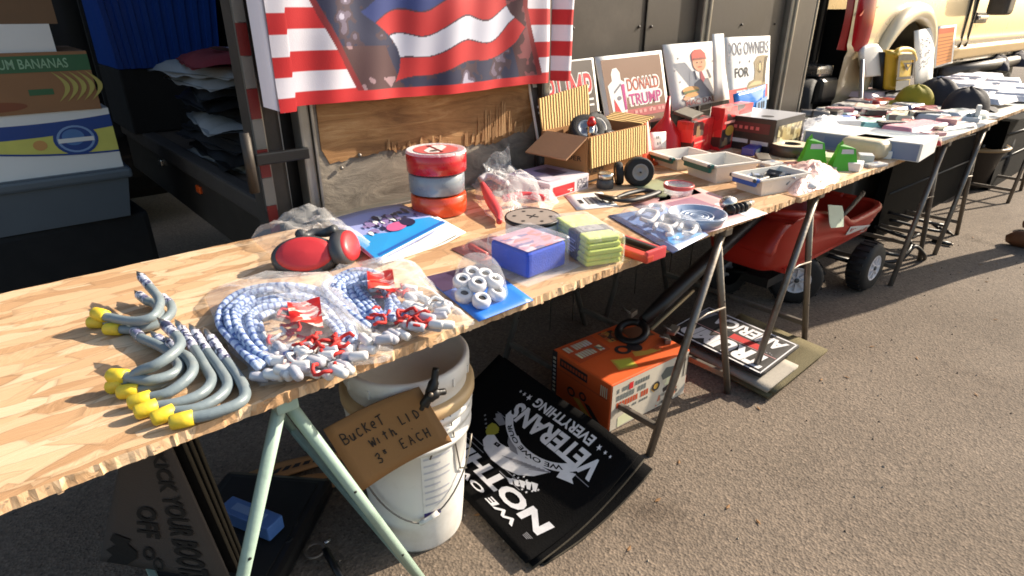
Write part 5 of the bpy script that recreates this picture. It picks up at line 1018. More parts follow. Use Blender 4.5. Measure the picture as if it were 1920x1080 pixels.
EX = [('scarlet', (176, 40, 44)), ('navy', (44, 52, 88)), ('white', (214, 214, 214)), ('rose', (204, 150, 150)), ('grey', (150, 148, 146)), ('aqua', (140, 190, 190)), ('cream', (208, 200, 176)), ('black', (40, 38, 42))]
rn = random.Random(23); n = 0
for row in range(4):
    for col in range(7):
        X_ = 3.05+col*.155+rn.uniform(-.03, .03); Y_ = .90+row*.17+rn.uniform(-.03, .03); nm, cc = EX[rn.randrange(8)]; n += 1
        if X_ < 3.3 and Y_ < 1.12: continue
        r = root('packaged_item', (X_, Y_, H), nm+' coloured small packet lying loose among the folded packets of the third table', 'packet', nm+' small packets on the third table'); h_ = rn.uniform(.012, .03); T_ = TR((X_, Y_, H+rn.choice((0, .018))), rn.uniform(-.8, .8)); mb = MB(T_)
        mb.box((0, 0, h_/2), (rn.uniform(.07, .15), rn.uniform(.05, .09), h_), CP(nm, cc, n % 5) if n % 2 else C(nm+' pack', cc, .3), 0, .004); mb.build('packet', r)
c, rz, w_, d = base3((1722, 305), (1752, 286), (1536, 262)); r = root('long_white_box', c, 'long white cardboard box with blue grey side at the front of the third table', 'box'); hh = .07; mb = MB(); mb.box((c.x, c.y, c.z+hh/2), (w_, d, hh), M_paper, rz, .003); mb.build('carton', r)
Q = face_quad(c, rz, w_, d, hh, 'left'); mb = MB(); mb.patch(Q, .02, .04, .98, .94, mat('blue grey print', (120, 132, 160), .4, var=.2, vs=8, bump=.02), .001); mb.patch(Q, .2, .2, .5, .8, mat('steel blue print', (96, 116, 156), .4, bump=.02), .0016); Q = face_quad(c, rz, w_, d, hh, 'top'); mb.patch(Q, .3, .1, .8, .5, mat('pale aqua print', (206, 222, 220), .35, bump=.02), .001); mb.build('print', r)
for k, (x, y) in enumerate(((1515, 216), (1537, 218))):
    p = P(x, y, H+.03); r = root('grey_cylinder', p, ['dark ended metal cylinder nearer the alloy wheel', 'dark ended metal cylinder nearer the blue packet'][k], 'cylinder', 'small metal cylinders'); T_ = TR(p, .6, pi/2); mb = MB(T_); mb.lathe([(.001, -.04), (.028, -.04), (.03, -.036), (.03, .036), (.028, .04)], mat('grey cylinder', (112, 106, 100), .4, .5), 20); mb.build('cylinder', r); mb = MB(T_); mb.lathe([(.001, .041), (.024, .041)], M_ink, 16); mb.build('end', r)
M_blk = mat('black cap cloth', (38, 36, 42), .8, var=.2, vs=30, bump=.3)
def cap(px, py, s, mt, label, rz):
    p = P(px, py); r = root('baseball_cap', p, label, 'cap', 'caps on the table edge'); T_ = TR(p, rz)
    mb = MB(T_); mb.grid(lambda u, v: Vector((s*.95*cos(2*pi*u)*cos(pi/2*v)**.8, s*.8*sin(2*pi*u)*cos(pi/2*v)**.8, s*.95*sin(pi/2*v)+.006*sin(12*u*pi))), 28, 9, mt); mb.ball((0, 0, s*.96), .01, mt); mb.build('crown', r)
    mb = MB(T_); mb.grid(lambda u, v: Vector((s*(.75+.75*v*(1-.25*(2*u-1)**2)), s*.75*(2*u-1)*(1-.3*v), .012+.012*cos(3*(2*u-1))-.01*v)), 12, 6, mt, thick=.005); mb.build('peak', r); return r
cap(1712, 196, .12, mat('olive yellow cloth', (150, 138, 30), .8), 'olive yellow cap behind the black caps', 2.3); cap(1752, 193, .155, M_blk, 'larger black cap beside the olive yellow cap', .9); cap(1808, 208, .135, M_blk, 'black cap with a white badge at the table corner', -.5)
r = root('white_badge_card', P(1836, 206, H+.06), 'white badge card on the black cap at the table corner', 'badge'); mb = MB(); mb.box(P(1834, 208, H+.05), (.05, .02, .06), M_paper, .3, .004); mb.build('card', r)
# ---- farthest table: white shirts
rn = random.Random(17); n = 0
for row, (y0, x0, x1, k) in enumerate(((152, 1762, 1850, 4), (164, 1778, 1890, 5), (176, 1800, 1915, 5), (190, 1840, 1915, 4))):
    for i in range(k):
        t = (i+.5)/k; x = x0+(x1-x0)*t; y = y0-10*t+rn.uniform(-2, 2)
        packet('white_shirt', x, y, .34, .24, .03, rn.uniform(-.2, .2), (C('white shirt cloth', (222, 221, 224), .7) if n % 3 else prints('printed white shirt', [(222, 221, 224), (222, 221, 224), (206, 206, 214), (222, 221, 224), (150, 152, 170)], (9, 22, 9), .7, 0)), 'white folded shirt lying among others on the farthest table', 'shirt', .012*(n % 3), n, None, 'white folded shirts on the farthest table'); n += 1
for k, (x, y, lb) in enumerate(((1852, 128, 'dark grey bundled jacket at the back of the white shirts'), (1898, 122, 'dark grey bundled jacket at the edge of the photo'))):
    p = P(x, y); r = root('dark_jacket', p, lb, 'jacket', 'dark bundled clothes'); mb = MB(TR(p, .2)); mb.grid(lambda u, v: Vector(((u-.5)*.55, (v-.5)*.36, .15*(sin(pi*u)*sin(pi*v))**.4*(1+.3*nz3(u*3, v*3, k, 2)))), 22, 16, mat('charcoal cloth', (58, 54, 62), .85, var=.25, vs=12, bump=.5, bs=30)); mb.build('cloth', r)
p = P(1905, 95, H); r = root('magazine_rack', p, 'leaning magazine with violet picture at the far edge', 'magazine'); Q = quad(P(1892, 120, H+.01), P(1935, 112, H+.01), P(1935, 112, H+.01)+Vector((.1, .15, .3)), P(1892, 120, H+.01)+Vector((.1, .15, .3))); mb = MB(); mb.grid(lambda u, v: Q(u, v), 3, 3, M_paper, thick=.004); mb.patch(Q, .1, .1, .9, .8, prints('violet picture', [(120, 96, 140), (170, 150, 176), (80, 70, 100)], (12, 12, 12)), .001); mb.build('panel', r)

# ---- folding chair with price signs, and the yellow tool bag
YC = 1.66
r = root('folding_chair', (5.0, YC, 0), 'white moulded folding chair standing between truck and far tables', 'folding chair')
Q = quad(PY(1623, 145, YC), PY(1661, 140, YC), PY(1657, 84, YC+.03), PY(1611, 84, YC+.03)); mb = MB()
def chair_back(u, v): 
    s = sqrt(max(.02, 1-.8*max(0, (v-.45)/.55)**2.6)); return Q(.5+(u-.5)*s, v, .03*sin(pi*u))
mb.grid(chair_back, 14, 14, M_white, thick=.03); mb.build('backrest', r); sx = (Q(0, 0).x+Q(1, 0).x)/2
mb = MB(); mb.box((sx, YC+.02, .56), (.44, .42, .03), M_white, .2, .012); mb.build('seat', r)
for s in (-1, 1):
    mb = MB(); a = Q(.5+.5*s, .55); mb.tube([a, a+Vector((.02*s, -.1, -.5)), Vector((a.x, YC-.3, 0))], .014, mat('grey tube', (150, 144, 138), .4, .5), 8); mb.build('leg', r); mb = MB(); mb.tube([Vector((a.x, YC-.15, .56)), Vector((a.x, YC+.24, 0))], .014, M_galv, 8); mb.build('leg', r)
TP = P(1686, 176, .52); TP = PY(1684, 166, 1.6)
r = root('tool_bag', TP, 'yellow and black power tool pack standing in front of the truck wheel', 'tool pack'); M_yel = mat('tool yellow', (196, 160, 40), .45, bump=.05)
Q = quad(*(PY(a, b, 1.6) for a, b in ((1659, 168), (1700, 164), (1706, 98), (1664, 98)))); mb = MB()
mb.grid(lambda u, v: Q(u, v, .05*(1-(2*u-1)**4)), 10, 10, M_yel, thick=.05); mb.grid(lambda u, v: Q(u, v, -.02), 2, 2, M_black, thick=.06); mb.build('case', r); mb = MB()
mb.poly(Q, [(.1, .3), (.1, .92), (.3, .97), (.75, .96), (.9, .85), (.88, .3), (.8, .3), (.8, .8), (.2, .8), (.2, .3)], M_black, .055); mb.poly(Q, [(.28, .74), (.72, .74), (.5, .5)], M_black, .06); mb.poly(Q, [(.42, .69), (.58, .69), (.5, .6)], M_yel, .064); mb.patch(Q, .05, .28, .7, .36, M_black, .06); mb.patch(Q, -.02, .0, .58, .26, mat('grey battery', (92, 92, 90), .5), .07); mb.build('black_trim', r)
mb = MB(); mb.tube(cr([Q(.1, .9, .03), Q(.3, 1.06, .03), Q(.8, 1.04, .03), Q(1.02, .8, .03)], 6), .02, M_yel, 8); mb.build('handle', r); mb = MB(); Tb = Q(.5, 0); mb.box((Tb.x, 1.68, Tb.z/2-.01), (.4, .3, Tb.z), M_black, 0, .02); mb.build('stand', r)
for k, (pts, lb) in enumerate(((((1716, 168), (1748, 152), (1755, 50), (1715, 58)), 'white sign with grey scribbled print in front of the truck'), (((1752, 128), (1786, 118), (1794, 46), (1757, 50)), 'orange lined sign with white border in front of the truck'))):
    q = [PY(a, b, 1.68) for a, b in pts]; r = root('price_sign', (q[0]+q[1])/2, lb, 'sign', 'signs in front of the truck'); Q = quad(*q); mb = MB(); mb.grid(lambda u, v: Q(u, v), 3, 3, M_paper, thick=.006); rn = random.Random(4)
    if k == 0:
        for i in range(46):
            u, v = rn.uniform(.18, .78), rn.uniform(.3, .85); a = rn.uniform(0, 3.1); l = .05; mb.poly(Q, [(u-l*cos(a), v-l*.5*sin(a)-.008), (u+l*cos(a), v+l*.5*sin(a)-.008), (u+l*cos(a), v+l*.5*sin(a)+.008), (u-l*cos(a), v-l*.5*sin(a)+.008)], M_sk2, .001+i*.00001)
    else:
        mb.patch(Q, .08, .05, .9, .95, mat('orange print', (206, 128, 60), .5, bump=0), .001); mb.patch(Q, .08, .82, .9, .95, mat('dark orange print', (190, 82, 44), .5, bump=0), .002)
        for i in range(8): mb.patch(Q, .1, .12+.085*i, .85, .14+.085*i, mat('rust print', (150, 80, 34), .5, bump=0), .002)
    mb.build('panel', r); mb = MB(); b = (q[0]+q[1])/2; mb.box((b.x, 1.72, b.z/2), (.05, .03, b.z), M_blackmetal, 0, .004); mb.build('stake', r)
# ================================================================== UNDER THE TABLES AND BY THE TRAILER
# ---- nest of white buckets with a cardboard price sign
bc = P(786, 972, 0); bc.z = 0
r = root('bucket_stack', bc, 'nest of white plastic buckets with lid under the table, paper label on the side', 'bucket'); T_ = TR(bc)
M_buc = mat('white bucket plastic', (228, 226, 220), .42, var=.04, vs=6, bump=.06, bs=30, dirt=(190, 184, 172)); M_buc2 = mat('tan bucket rim', (200, 172, 130), .45, var=.06, vs=6, bump=.05)  # rim band takes a tan tone, the rest white
hb_ = zat(bc, 668)+.0; R0, R1 = .112, .148
def rad_(z): return R0+(R1-R0)*z/hb_
pr = [(.0001, .004), (R0-.01, .004), (R0-.002, .0), (R0, .008)]
for z in (.1, .2, .3): pr.append((rad_(hb_*z*1.5*.9), hb_*z*1.35))
for z in (hb_*.66, hb_*.74, hb_*.80): pr += [(rad_(z-.012), z-.012), (rad_(z)+.008, z-.01), (rad_(z)+.009, z+.004), (rad_(z)+.001, z+.006)]
pr += [(rad_(hb_*.83), hb_*.83)]
mb = MB(T_); mb.lathe(pr, M_buc, 56); mb.build('bucket', r)
z0 = hb_*.835
mb = MB(T_); mb.lathe([(R1+.002, z0-.006), (R1+.006, z0), (R1+.006, z0+.022), (R1-.002, z0+.026), (R1-.012, z0+.024)], M_buc2, 56); mb.build('bucket_rim', r)
mb = MB(T_); mb.lathe([(R1-.012, z0+.018), (R1-.010, z0+.05), (R1-.004, z0+.055), (R1-.004, z0+.09), (R1-.010, z0+.094), (R1-.02, z0+.092), (R1-.022, z0+.082), (.0001, z0+.082)], M_buc, 56)
for k in range(14): a = 2*pi*k/14; mb.box(((R1-.003)*cos(a), (R1-.003)*sin(a), z0+.066), (.003, .006, .02), M_buc, a)
mb.build('lid', r)
cam2 = atan2(-bc.y, -bc.x)
def on_b(a, z, off=.001): q = rad_(z)+off; return bc+Vector((q*cos(cam2+a), q*sin(cam2+a), z))
mb = MB(); mb.grid(lambda u, v: on_b(.1+.62*u, .13+.19*v, .0012), 10, 4, M_paper)
for i in range(8): mb.grid(lambda u, v, i=i: on_b(.14+(.5 if i % 3 else .3)*u, .155+.02*i+.005*v, .002), 8, 1, M_pg)
mb.grid(lambda u, v: on_b(.1+.34*u, .118+.014*v, .0016), 6, 1, mat('indigo stripe', (52, 44, 120), .4)); mb.build('label', r)
mb = MB(); pts = [on_b(a, .25-.135*cos((a-.02)*1.02)+.04*abs(a), .012) for a in [-1.35+2.7*i/24 for i in range(25)]]; mb.tube(pts, .0022, M_galv, 6); mb.build('handle_wire', r)
mb = MB(); mb.tube(pts[12:16], .0065, M_white, 8); mb.build('handle_grip', r)
mb = MB(); mb.tube([on_b(.62, .4, .004), on_b(.9, .22, .006), on_b(1.1, .2, .01)], .002, M_galv, 6); mb.tube([on_b(.25, .3, .006), on_b(.55, .42, .004)], .002, M_galv, 6); mb.build('handle_wire', r)
ct = bc+(Vector((-bc.x, -bc.y, 0)).normalized())*.165
tocam = Vector((-bc.x, -bc.y, 0)).normalized()
def PV(x, y, d):                     # point on the upright plane standing d in front of the bucket's axis
    rr = ray(x, y); o = Vector((0, 0, CAMH)); c = bc+tocam*d; t = (c-o).dot(tocam)/rr.dot(tocam); return o+rr*t
cs = [PV(678, 922, .175), PV(848, 828, .175), PV(786, 726, .165), PV(606, 806, .165)]
r = root('cardboard_price_sign', (cs[0]+cs[2])/2, 'brown cardboard sign handwritten BUCKET WITH LID 3 EACH clipped to the bucket', 'cardboard sign')
Q = quad(*cs, lift=lambda u, v: tocam*(-.012*sin(pi*u)))
mb = MB(); mb.grid(lambda u, v: Q(u, v), 10, 8, mat('sign cardboard', (150, 112, 74), .85, var=.08, vs=8, bump=.25, bs=120, spec=.2), thick=.003); mb.build('board', r)
M_pen = mat('felt pen', (40, 32, 30), .7, bump=0)
# handwriting as pen strokes in sign space
GL = {'B': [[(0, 0), (0, 1), (.6, .9), (.6, .6), (.05, .52), (.7, .4), (.65, .05), (0, 0)]], 'u': [[(0, .6), (.05, .1), (.4, 0), (.6, .6), (.62, 0)]], 'C': [[(.6, .7), (.2, .75), (0, .35), (.2, 0), (.65, .1)]], 'K': [[(.05, 0), (.05, 1)], [(.6, .9), (.08, .45), (.7, 0)]], 'e': [[(.05, .35), (.55, .4), (.45, .7), (.1, .6), (.05, .2), (.5, .02)]], 'T': [[(.3, 0), (.35, 1)], [(-.1, .95), (.8, 1.02)]],
      'w': [[(0, .8), (.2, 0), (.4, .6), (.6, 0), (.85, .85)]], 'i': [[(.1, 0), (.12, .6)]], 't': [[(.2, 0), (.22, .95)], [(-.05, .65), (.5, .7)]], 'h': [[(.02, 0), (.05, .9)], [(.05, .4), (.3, .6), (.45, .4), (.5, 0), (.7, .1)]], 'L': [[(.05, 1), (0, 0), (.6, .05)]], 'I': [[(.1, 0), (.14, .95)]], 'D': [[(.05, 0), (.08, .95), (.6, .7), (.6, .25), (0, 0)]],
      '3': [[(0, .85), (.4, 1), (.5, .7), (.15, .5), (.55, .35), (.4, 0), (0, .08)]], '*': [[(.0, .75), (.35, .95)], [(.05, .98), (.3, .7)], [(.0, .6), (.35, .62)]], 'E': [[(.55, 1), (.05, .95), (0, 0), (.55, .02)], [(.03, .5), (.4, .52)]], 'A': [[(0, 0), (.3, 1), (.6, 0)], [(.12, .38), (.5, .4)]], 'c': [[(.6, .8), (.15, .8), (.0, .4), (.2, .02), (.65, .1)]], 'H': [[(.02, 0), (.05, 1)], [(.55, 0), (.6, 1)], [(.05, .5), (.58, .52)]], '.': [[(0, 0), (.05, .05)]]}
mb = MB()
def write(s, u, v, cw, ch, slope=0):
    for k in s:
        if k == ' ': u += cw*.7; continue
        for st in GL[k]:
            pts = [Q(u+a*cw*.85, v+slope*(a*cw)+b*ch, .0012) for a, b in st]
            if len(pts) > 2 and k not in 'KTIEAHL': pts = cr(pts, 4)
            mb.tube(pts, .0013, M_pen, 5, flat=1)
        u += cw; v += slope*cw
write('BuCKeT', .1, .68, .075, .15); write('with', .3, .46, .075, .14); write('LID', .66, .56, .075, .14); write('3*', .28, .2, .085, .15); write('EAcH', .55, .22, .085, .15); write('.', .72, .44, .05, .05)
mb.build('handwriting', r)
a, b = PV(818, 690, .16), PV(796, 762, .185); r = root('spring_clamp', (a+b)/2, 'black spring clamp pinching the cardboard sign to the bucket rim', 'clamp')
d = (b-a); s = d.cross(tocam).normalized(); mb = MB(); mb.tube(cr([a, a+d*.45+s*-.004, b], 6), [.0075]*5+[.011]*4+[.009]*4, M_black, 10); mb.build('handle', r)
mb = MB(); mb.tube(cr([PV(834, 734, .17), PV(815, 738, .18), PV(798, 752, .185), PV(790, 768, .185)], 5), [.007]*4+[.012]*5+[.009]*4+[.005]*3, M_black, 10); mb.build('jaw', r); mb = MB(); mb.ball(PV(808, 740, .196), .005, M_galv); mb.build('rivet', r)

# ---- black doormats with white print
M_mat = mat('black mat rubber', (13, 12, 12), .9, var=.2, vs=40, bump=.35, bs=260, spec=.1); M_mp = mat('white mat print', (214, 212, 214), .8, var=.14, vs=60, bump=.2, bs=260); M_mg = mat('grey mat print', (132, 130, 134), .8, var=.2, vs=60, bump=.2, bs=260); M_edge = mat('olive mat edge', (60, 52, 38), .85)
def star(mb, Q, u, v, s, mt, asp=1.4, off=.003): mb.poly(Q, [(u+s*(1 if k % 2 == 0 else .45)*cos(pi/2+k*pi/5), v+s*asp*(1 if k % 2 == 0 else .45)*sin(pi/2+k*pi/5)) for k in range(10)], mt, off)
mB, mR, mT = P(985, 1056, .022), P(1197, 852, .17), P(936, 664, .18); mL = mB+(mT-mR); mL.z = .024
lf = lambda u, v: Vector((0, 0, -.035*sin(pi*min(1, v*1.0))*(1-.3*u)+.008*sin(2*pi*u)*(1-v)))
r = root('printed_doormat', (mB+mT)/2, 'black doormat printed with a bald eagle and white lettering about veterans, beside the bucket', 'doormat', 'black printed doormats'); r.location.z = 0
Q = quad(mR, mT, mL, mB, lf)
if Q.n.z < 0: raise RuntimeError('mat')
mb = MB(); mb.grid(lambda u, v: Q(u, v), 20, 16, M_mat, thick=.006)
O = .0015
Q0 = Q
def Q(u, v, off=0): return Q0(.03+u*.755, v*.98-.02, off)
mb.txt(Q, 'EVERYTHING', .22, .10, .76, .175, M_mp, O, .03, .1); mb.txt(Q, 'VETERANS', .08, .2, .86, .345, M_mp, O, .04, .12)
for u, s in ((.82, .022), (.87, .014), (.91, .01), (.17, .018), (.12, .012), (.08, .01)): star(mb, Q, u, .14, s, M_mp, 1.35, O)
for u0, u1 in ((.06, .2), (.78, .93)): mb.patch(Q, u0, .365, u1, .37, M_mg, O)
mb.txt(Q0, 'NOTHING', .05, .68, .97, .81, M_mp, O, .045, .12); mb.txt(Q0, 'WE OWE ILL', .17, .845, .88, .895, M_mp, O, .03, .15)
for i in range(4): mb.patch(Q0, .07+.004*i, .845+.01*i, .11, .849+.01*i, M_mg, O)
for v in (.66, .70): mb.patch(Q, .35, v, .55, v+.006, M_mg, O); mb.patch(Q, .74, v-.02, .95, v-.014, M_mg, O)
# eagle: head and beak towards the bucket, ribbon below
mb.poly(Q, [(.30, .46), (.36, .56), (.44, .63), (.55, .67), (.66, .68), (.76, .66), (.83, .61), (.84, .55), (.80, .52), (.72, .54), (.66, .53), (.60, .49), (.66, .44), (.72, .45), (.66, .41), (.56, .46), (.50, .50), (.42, .48)], M_mp, O)
mb.poly(Q, [(.55, .52), (.60, .49), (.66, .44), (.72, .45), (.68, .5), (.62, .53)], M_mg, O+.0006); mb.poly(Q, [(.70, .545), (.745, .55), (.745, .58), (.70, .575)], M_mat, O+.0008); mb.disc(Q, .722, .562, .01, .008, M_mg, O+.0014, 10)
mb.poly(Q, [(.80, .52), (.84, .56), (.87, .545), (.895, .50), (.89, .46), (.86, .45), (.82, .455), (.79, .48)], mat('olive beak print', (150, 144, 44), .8, bump=.2), O+.0006); mb.poly(Q, [(.72, .5), (.8, .48), (.8, .465), (.71, .485)], M_mat, O+.001)
for i in range(8): mb.poly(Q, [(.30+.03*i, .47+.012*i), (.42+.03*i, .55+.008*i), (.42+.03*i, .545+.008*i), (.31+.03*i, .463+.012*i)], M_mg, O+.0008)
for i in range(5): mb.poly(Q, [(.30+.035*i, .58+.025*i), (.27+.035*i, .63+.02*i), (.29+.035*i, .64+.02*i), (.34+.035*i, .6+.025*i)], M_mp, O)
def arc(u, v): a = -1.05+2.1*u; q = .30+.06*v; return (.52+1.15*q*sin(a)*.95, .19+q*cos(a)*.85)
mb.grid(lambda u, v: Q(*arc(u, v), O+.0008), 24, 1, M_mp, False); mb.txt(Q, 'WE OWE OUR', 0, 0, 1, 1, M_mat, O+.0016, .02, 0, fn=lambda x, y: arc(.12+.76*x, .2+.6*y))
mb.poly(Q, [(.17, .36), (.26, .40), (.25, .46), (.17, .43), (.14, .42), (.17, .4)], M_mp, O); mb.poly(Q, [(.80, .40), (.90, .36), (.93, .39), (.9, .41), (.91, .43), (.83, .44)], M_mg, O)
rn = random.Random(2)
for i in range(17): star(mb, Q, .27+.2*(i % 6)/6+.02*(i//6), .61+.035*(i//6)+.006*(i % 2), .009, M_mp, 1.35, O)
for i in range(7): star(mb, Q, .8+.03*i, .585-.022*i, .01, M_mg, 1.35, O)
Q = Q0
mb.build('mat', r)
for k, (du, dz, lb) in enumerate(((.006, .011, 'plain black doormat edge showing directly under the eagle mat'), (.05, .018, 'lowest black doormat of the stack, its corner turned to the asphalt'))):
    dx = Vector((.03*k+.012, -.012-.008*k, 0)); f = lambda p, k=k: Vector((p.x, p.y, max(.005, p.z-dz-.04*k*(p.z > .1))))+dx
    r2 = root('printed_doormat', (mB+mT)/2+dx, lb, 'doormat', 'black printed doormats'); r2.location.z = 0; Q2 = quad(f(mR), f(mT), f(mL), f(mB), lambda u, v: Vector((0, 0, -.03*sin(pi*v)*(1-.3*u)))); mb = MB(); mb.grid(lambda u, v: Q2(u, v), 14, 10, M_mat, thick=.004); mb.build('mat', r2)
    mb = MB(); e = [Q2(0, i/10, -.003) for i in range(11)]+[Q2(i/10, 1, -.003) for i in range(11)]; mb.tube(e, .003, M_edge, 5); mb.build('edge', r2)

# ---- stack of mats on edge under the near end of the table
q = [P(186, 1052, .10), P(432, 1092, .09), P(300, 800, .60), P(236, 812, .60)]
lb_, rb_, rt_, lt_ = q
r = root('printed_doormat', (lb_+rb_)/2, 'dark doormat with a boot print and slanted lettering leaning near the mint trestle', 'doormat', 'dark doormats leaning under the table'); M_m2 = mat('brown grey mat', (72, 62, 56), .85, var=.15, vs=30, bush=0) if False else mat('brown grey mat', (66, 60, 57), .85, var=.15, vs=30, bump=.3, bs=220); M_m2p = mat('black mat lettering', (9, 8, 8), .9, bump=.2)
Q = quad(lb_, rb_, rt_, lt_)
QM = lambda u, v, off=0: Q(v, 1-u, off)          # reading direction runs down the mat
mb = MB(); mb.grid(lambda u, v: Q(u, v), 10, 14, M_m2, thick=.006)
sg = 1 if Q.n.dot(Vector((-.2, -1, .5))) > 0 else -1
def QS(u, v, off=0): return Q(v, 1-u, off*sg)
mb.txt(QS, 'KICK YOUR BOOTS', .12, .62, 1.02, .86, M_m2p, .003, .03); mb.txt(QS, 'OFF', .46, .3, .7, .52, M_m2p, .003, .03)
mb.poly(QS, [(.70, .08), (.74, .25), (.78, .22), (.84, .3), (.9, .3), (.98, .22), (.98, .06), (.9, .1), (.86, .04), (.8, .12), (.76, .06)], M_m2p, .003); mb.disc(QS, .84, .4, .06, .05, M_m2p, .003, hole=.6); mb.disc(QS, .93, .47, .06, .04, M_m2p, .003, hole=.7)
mb.build('mat', r)
for k, lb in enumerate(('second dark doormat in the leaning stack, only its edge showing', 'third dark doormat in the leaning stack by the mint trestle', 'last dark doormat of the leaning stack, against the trestle leg')):
    dx = Vector((.009*(k+1), .008*(k+1), .003)); r2 = root('printed_doormat', (lb_+rb_)/2+dx, lb, 'doormat', 'dark doormats leaning under the table'); Q2 = quad(lb_+dx, rb_+dx+Vector((.012, 0, 0)), rt_+dx*1.2+Vector((.008, 0, 0)), lt_+dx); mb = MB(); mb.grid(lambda u, v: Q2(u, v), 6, 8, M_mat, thick=.006); mb.build('mat', r2)
    mb = MB(); mb.tube([Q2(1, i/8, -.003) for i in range(9)], .0035, M_edge, 5); mb.build('edge', r2)

# ---- cardboard strips, blue packet, dark junk under the table
for k, (pts, z, lb) in enumerate(((((390, 950), (640, 862), (632, 838), (470, 890)), .006, 'flattened strip of brown cardboard on the ground behind the mint trestle'), (((492, 952), (655, 908), (650, 878), (540, 905)), .016, 'second cardboard strip with dark print, lying on the first'))):
    Q = quad(*(P(a, b, z) for a, b in pts), lift=lambda u, v: Vector((0, 0, .012*sin(3*u+v)))); r = root('cardboard_strip', Q(.5, .5), lb, 'cardboard', 'flattened cardboard strips'); mb = MB(); mb.grid(lambda u, v: Q(u, v), 10, 4, M_card, thick=.004)
    for i in range(6): mb.patch(Q, .3+.09*i, .35, .36+.09*i, .6, M_ink, .001)
    mb.build('strip', r)
c, rz, w_, d = base3((420, 978), (502, 1012), (432, 950), .06); r = root('blue_packet', c, 'pale blue cardboard packet lying on the dark tub under the table', 'packet'); mb = MB(); mb.box(c+Vector((0, 0, .02)), (w_+.02, max(d, .05), .04), mat('denim blue packet', (84, 122, 184), .4, var=.2, vs=20), rz, .004); mb.build('carton', r); mb = MB(); mb.box(c+Vector((0, 0, .041)), (w_*.7, d*.5, .001), mat('pale blue packet', (130, 160, 206), .4), rz); mb.build('label', r)
p = P(480, 1040, 0); r = root('black_tub', P(490, 1000, 0), 'low black plastic tub on the ground between the mats and the bucket', 'tub'); mb = MB(); o = P(470, 1010, .0); mb.box((o.x, o.y, .026), (.36, .3, .05), M_black, .75, .015); mb.box((o.x, o.y, .052), (.3, .24, .006), mat('black tub floor', (14, 14, 14), .7), .75); mb.build('tub', r)
p = P(590, 1032, .02); r = root('steel_ring_tool', p, 'steel ring ended tool on the ground in front of the bucket', 'tool'); T_ = TR(p); mb = MB(T_); mb.lathe([(.018, 0), (.024, -.004), (.028, 0), (.024, .006), (.018, 0)], mat('dull tool steel', (120, 110, 98), .4, .7), 24); mb.build('ring', r); mb = MB(); mb.tube([p+Vector((.02, -.015, 0)), P(640, 1085, .015)], .009, M_blackmetal, 8); mb.build('shaft', r); mb = MB(); mb.tube([p+Vector((.026, .004, 0)), p+Vector((.044, .006, 0))], .005, M_chrome, 6); mb.build('spur', r)
for k, (x, y) in enumerate(((543, 982), (540, 1012))): p = P(x, y, .05); r = root('rubber_ring', p, ['thin black rubber ring under the table behind the steel ring tool', 'small black clip on the tub behind the steel ring tool'][k], 'ring'); mb = MB(TR(p)); mb.lathe([(.014, 0), (.018, -.003), (.022, 0), (.018, .003), (.014, 0)] if k == 0 else [(.004, 0), (.007, -.003), (.012, 0), (.007, .004), (.004, 0)], M_rubber, 20); mb.build('ring', r)

# ---- orange printed box
c, rz, w_, d = base3((1140, 812), (1283, 737), (1022, 742), 0); hbx = zat(P(1140, 812, 0), 724)
M_ob = mat('orange printed carton', (214, 92, 40), .5, var=.14, vs=7, bump=.12, bs=30); M_wb = mat('white carton side', (206, 196, 178), .55, var=.08, vs=9, bump=.12, bs=30); M_obd = mat('dark orange print', (150, 58, 34), .5, var=.2, vs=30, bump=0); M_dk = mat('charcoal print', (48, 42, 42), .5, bump=0); M_crm = mat('cream print', (214, 186, 158), .5, var=.15, vs=60, bump=0); M_ylp = mat('yellow print', (220, 172, 50), .5, bump=0)
r = root('power_tool_box', c, 'scuffed orange and white printed cardboard box between the trestle legs', 'carton'); mb = MB()
mb.box((c.x, c.y, hbx/2), (w_, d, hbx), M_ob, rz, .006); mb.build('carton', r); mb = MB()
Q = face_quad(c, rz, w_, d, hbx, 'front'); mb.patch(Q, .015, .02, .985, .98, M_wb, .001, 2); rn = random.Random(8)
for row, (v, h_, n) in enumerate(((.78, .09, 13), (.62, .11, 11), (.46, .12, 12), (.36, .05, 14))):
    for i in range(n):
        if rn.random() < .85: mb.patch(Q, .07+.5*i/n*.8, v, .07+.5*(i+.75)/n*.8, v+h_, M_obd if row == 2 else mat('slate print', (112, 116, 112), .5, bump=0), .0018)
mb.patch(Q, .21, .76, .26, .9, M_sr, .0024); mb.poly(Q, [(.5, .5), (.54, .62), (.6, .6), (.6, .48), (.54, .42)], M_ylp, .0022); mb.disc(Q, .56, .54, .05, .1, M_dk, .0028, hole=.6); mb.poly(Q, [(.62, .72), (.68, .85), (.8, .8), (.86, .62), (.78, .5), (.66, .55)], mat('tool grey print', (92, 98, 94), .5, bump=0), .002); mb.poly(Q, [(.66, .4), (.84, .5), (.84, .42), (.68, .3)], M_dk, .0022); mb.poly(Q, [(.62, .6), (.8, .62), (.9, .5), (.7, .44)], M_crm, .0024)
mb.poly(Q, [(.58, .05), (.9, .08), (.9, .3), (.62, .28)], prints('box side photo print', [(206, 196, 178), (150, 146, 134), (206, 196, 178), (90, 86, 82), (200, 120, 90)], (60, 60, 60)), .0016); mb.patch(Q, .93, .45, .945, .95, M_dk, .002); mb.patch(Q, .975, .45, .985, .95, M_dk, .002); mb.poly(Q, [(.1, .04), (.3, .06), (.34, .2), (.2, .3), (.1, .24)], M_crm, .0018)
Q = face_quad(c, rz, w_, d, hbx, 'left'); mb.patch(Q, .0, .0, .09, 1, M_dk, .001)
for i in range(9): mb.patch(Q, .02, .1+.09*i, .07, .15+.09*i, M_crm, .0018)
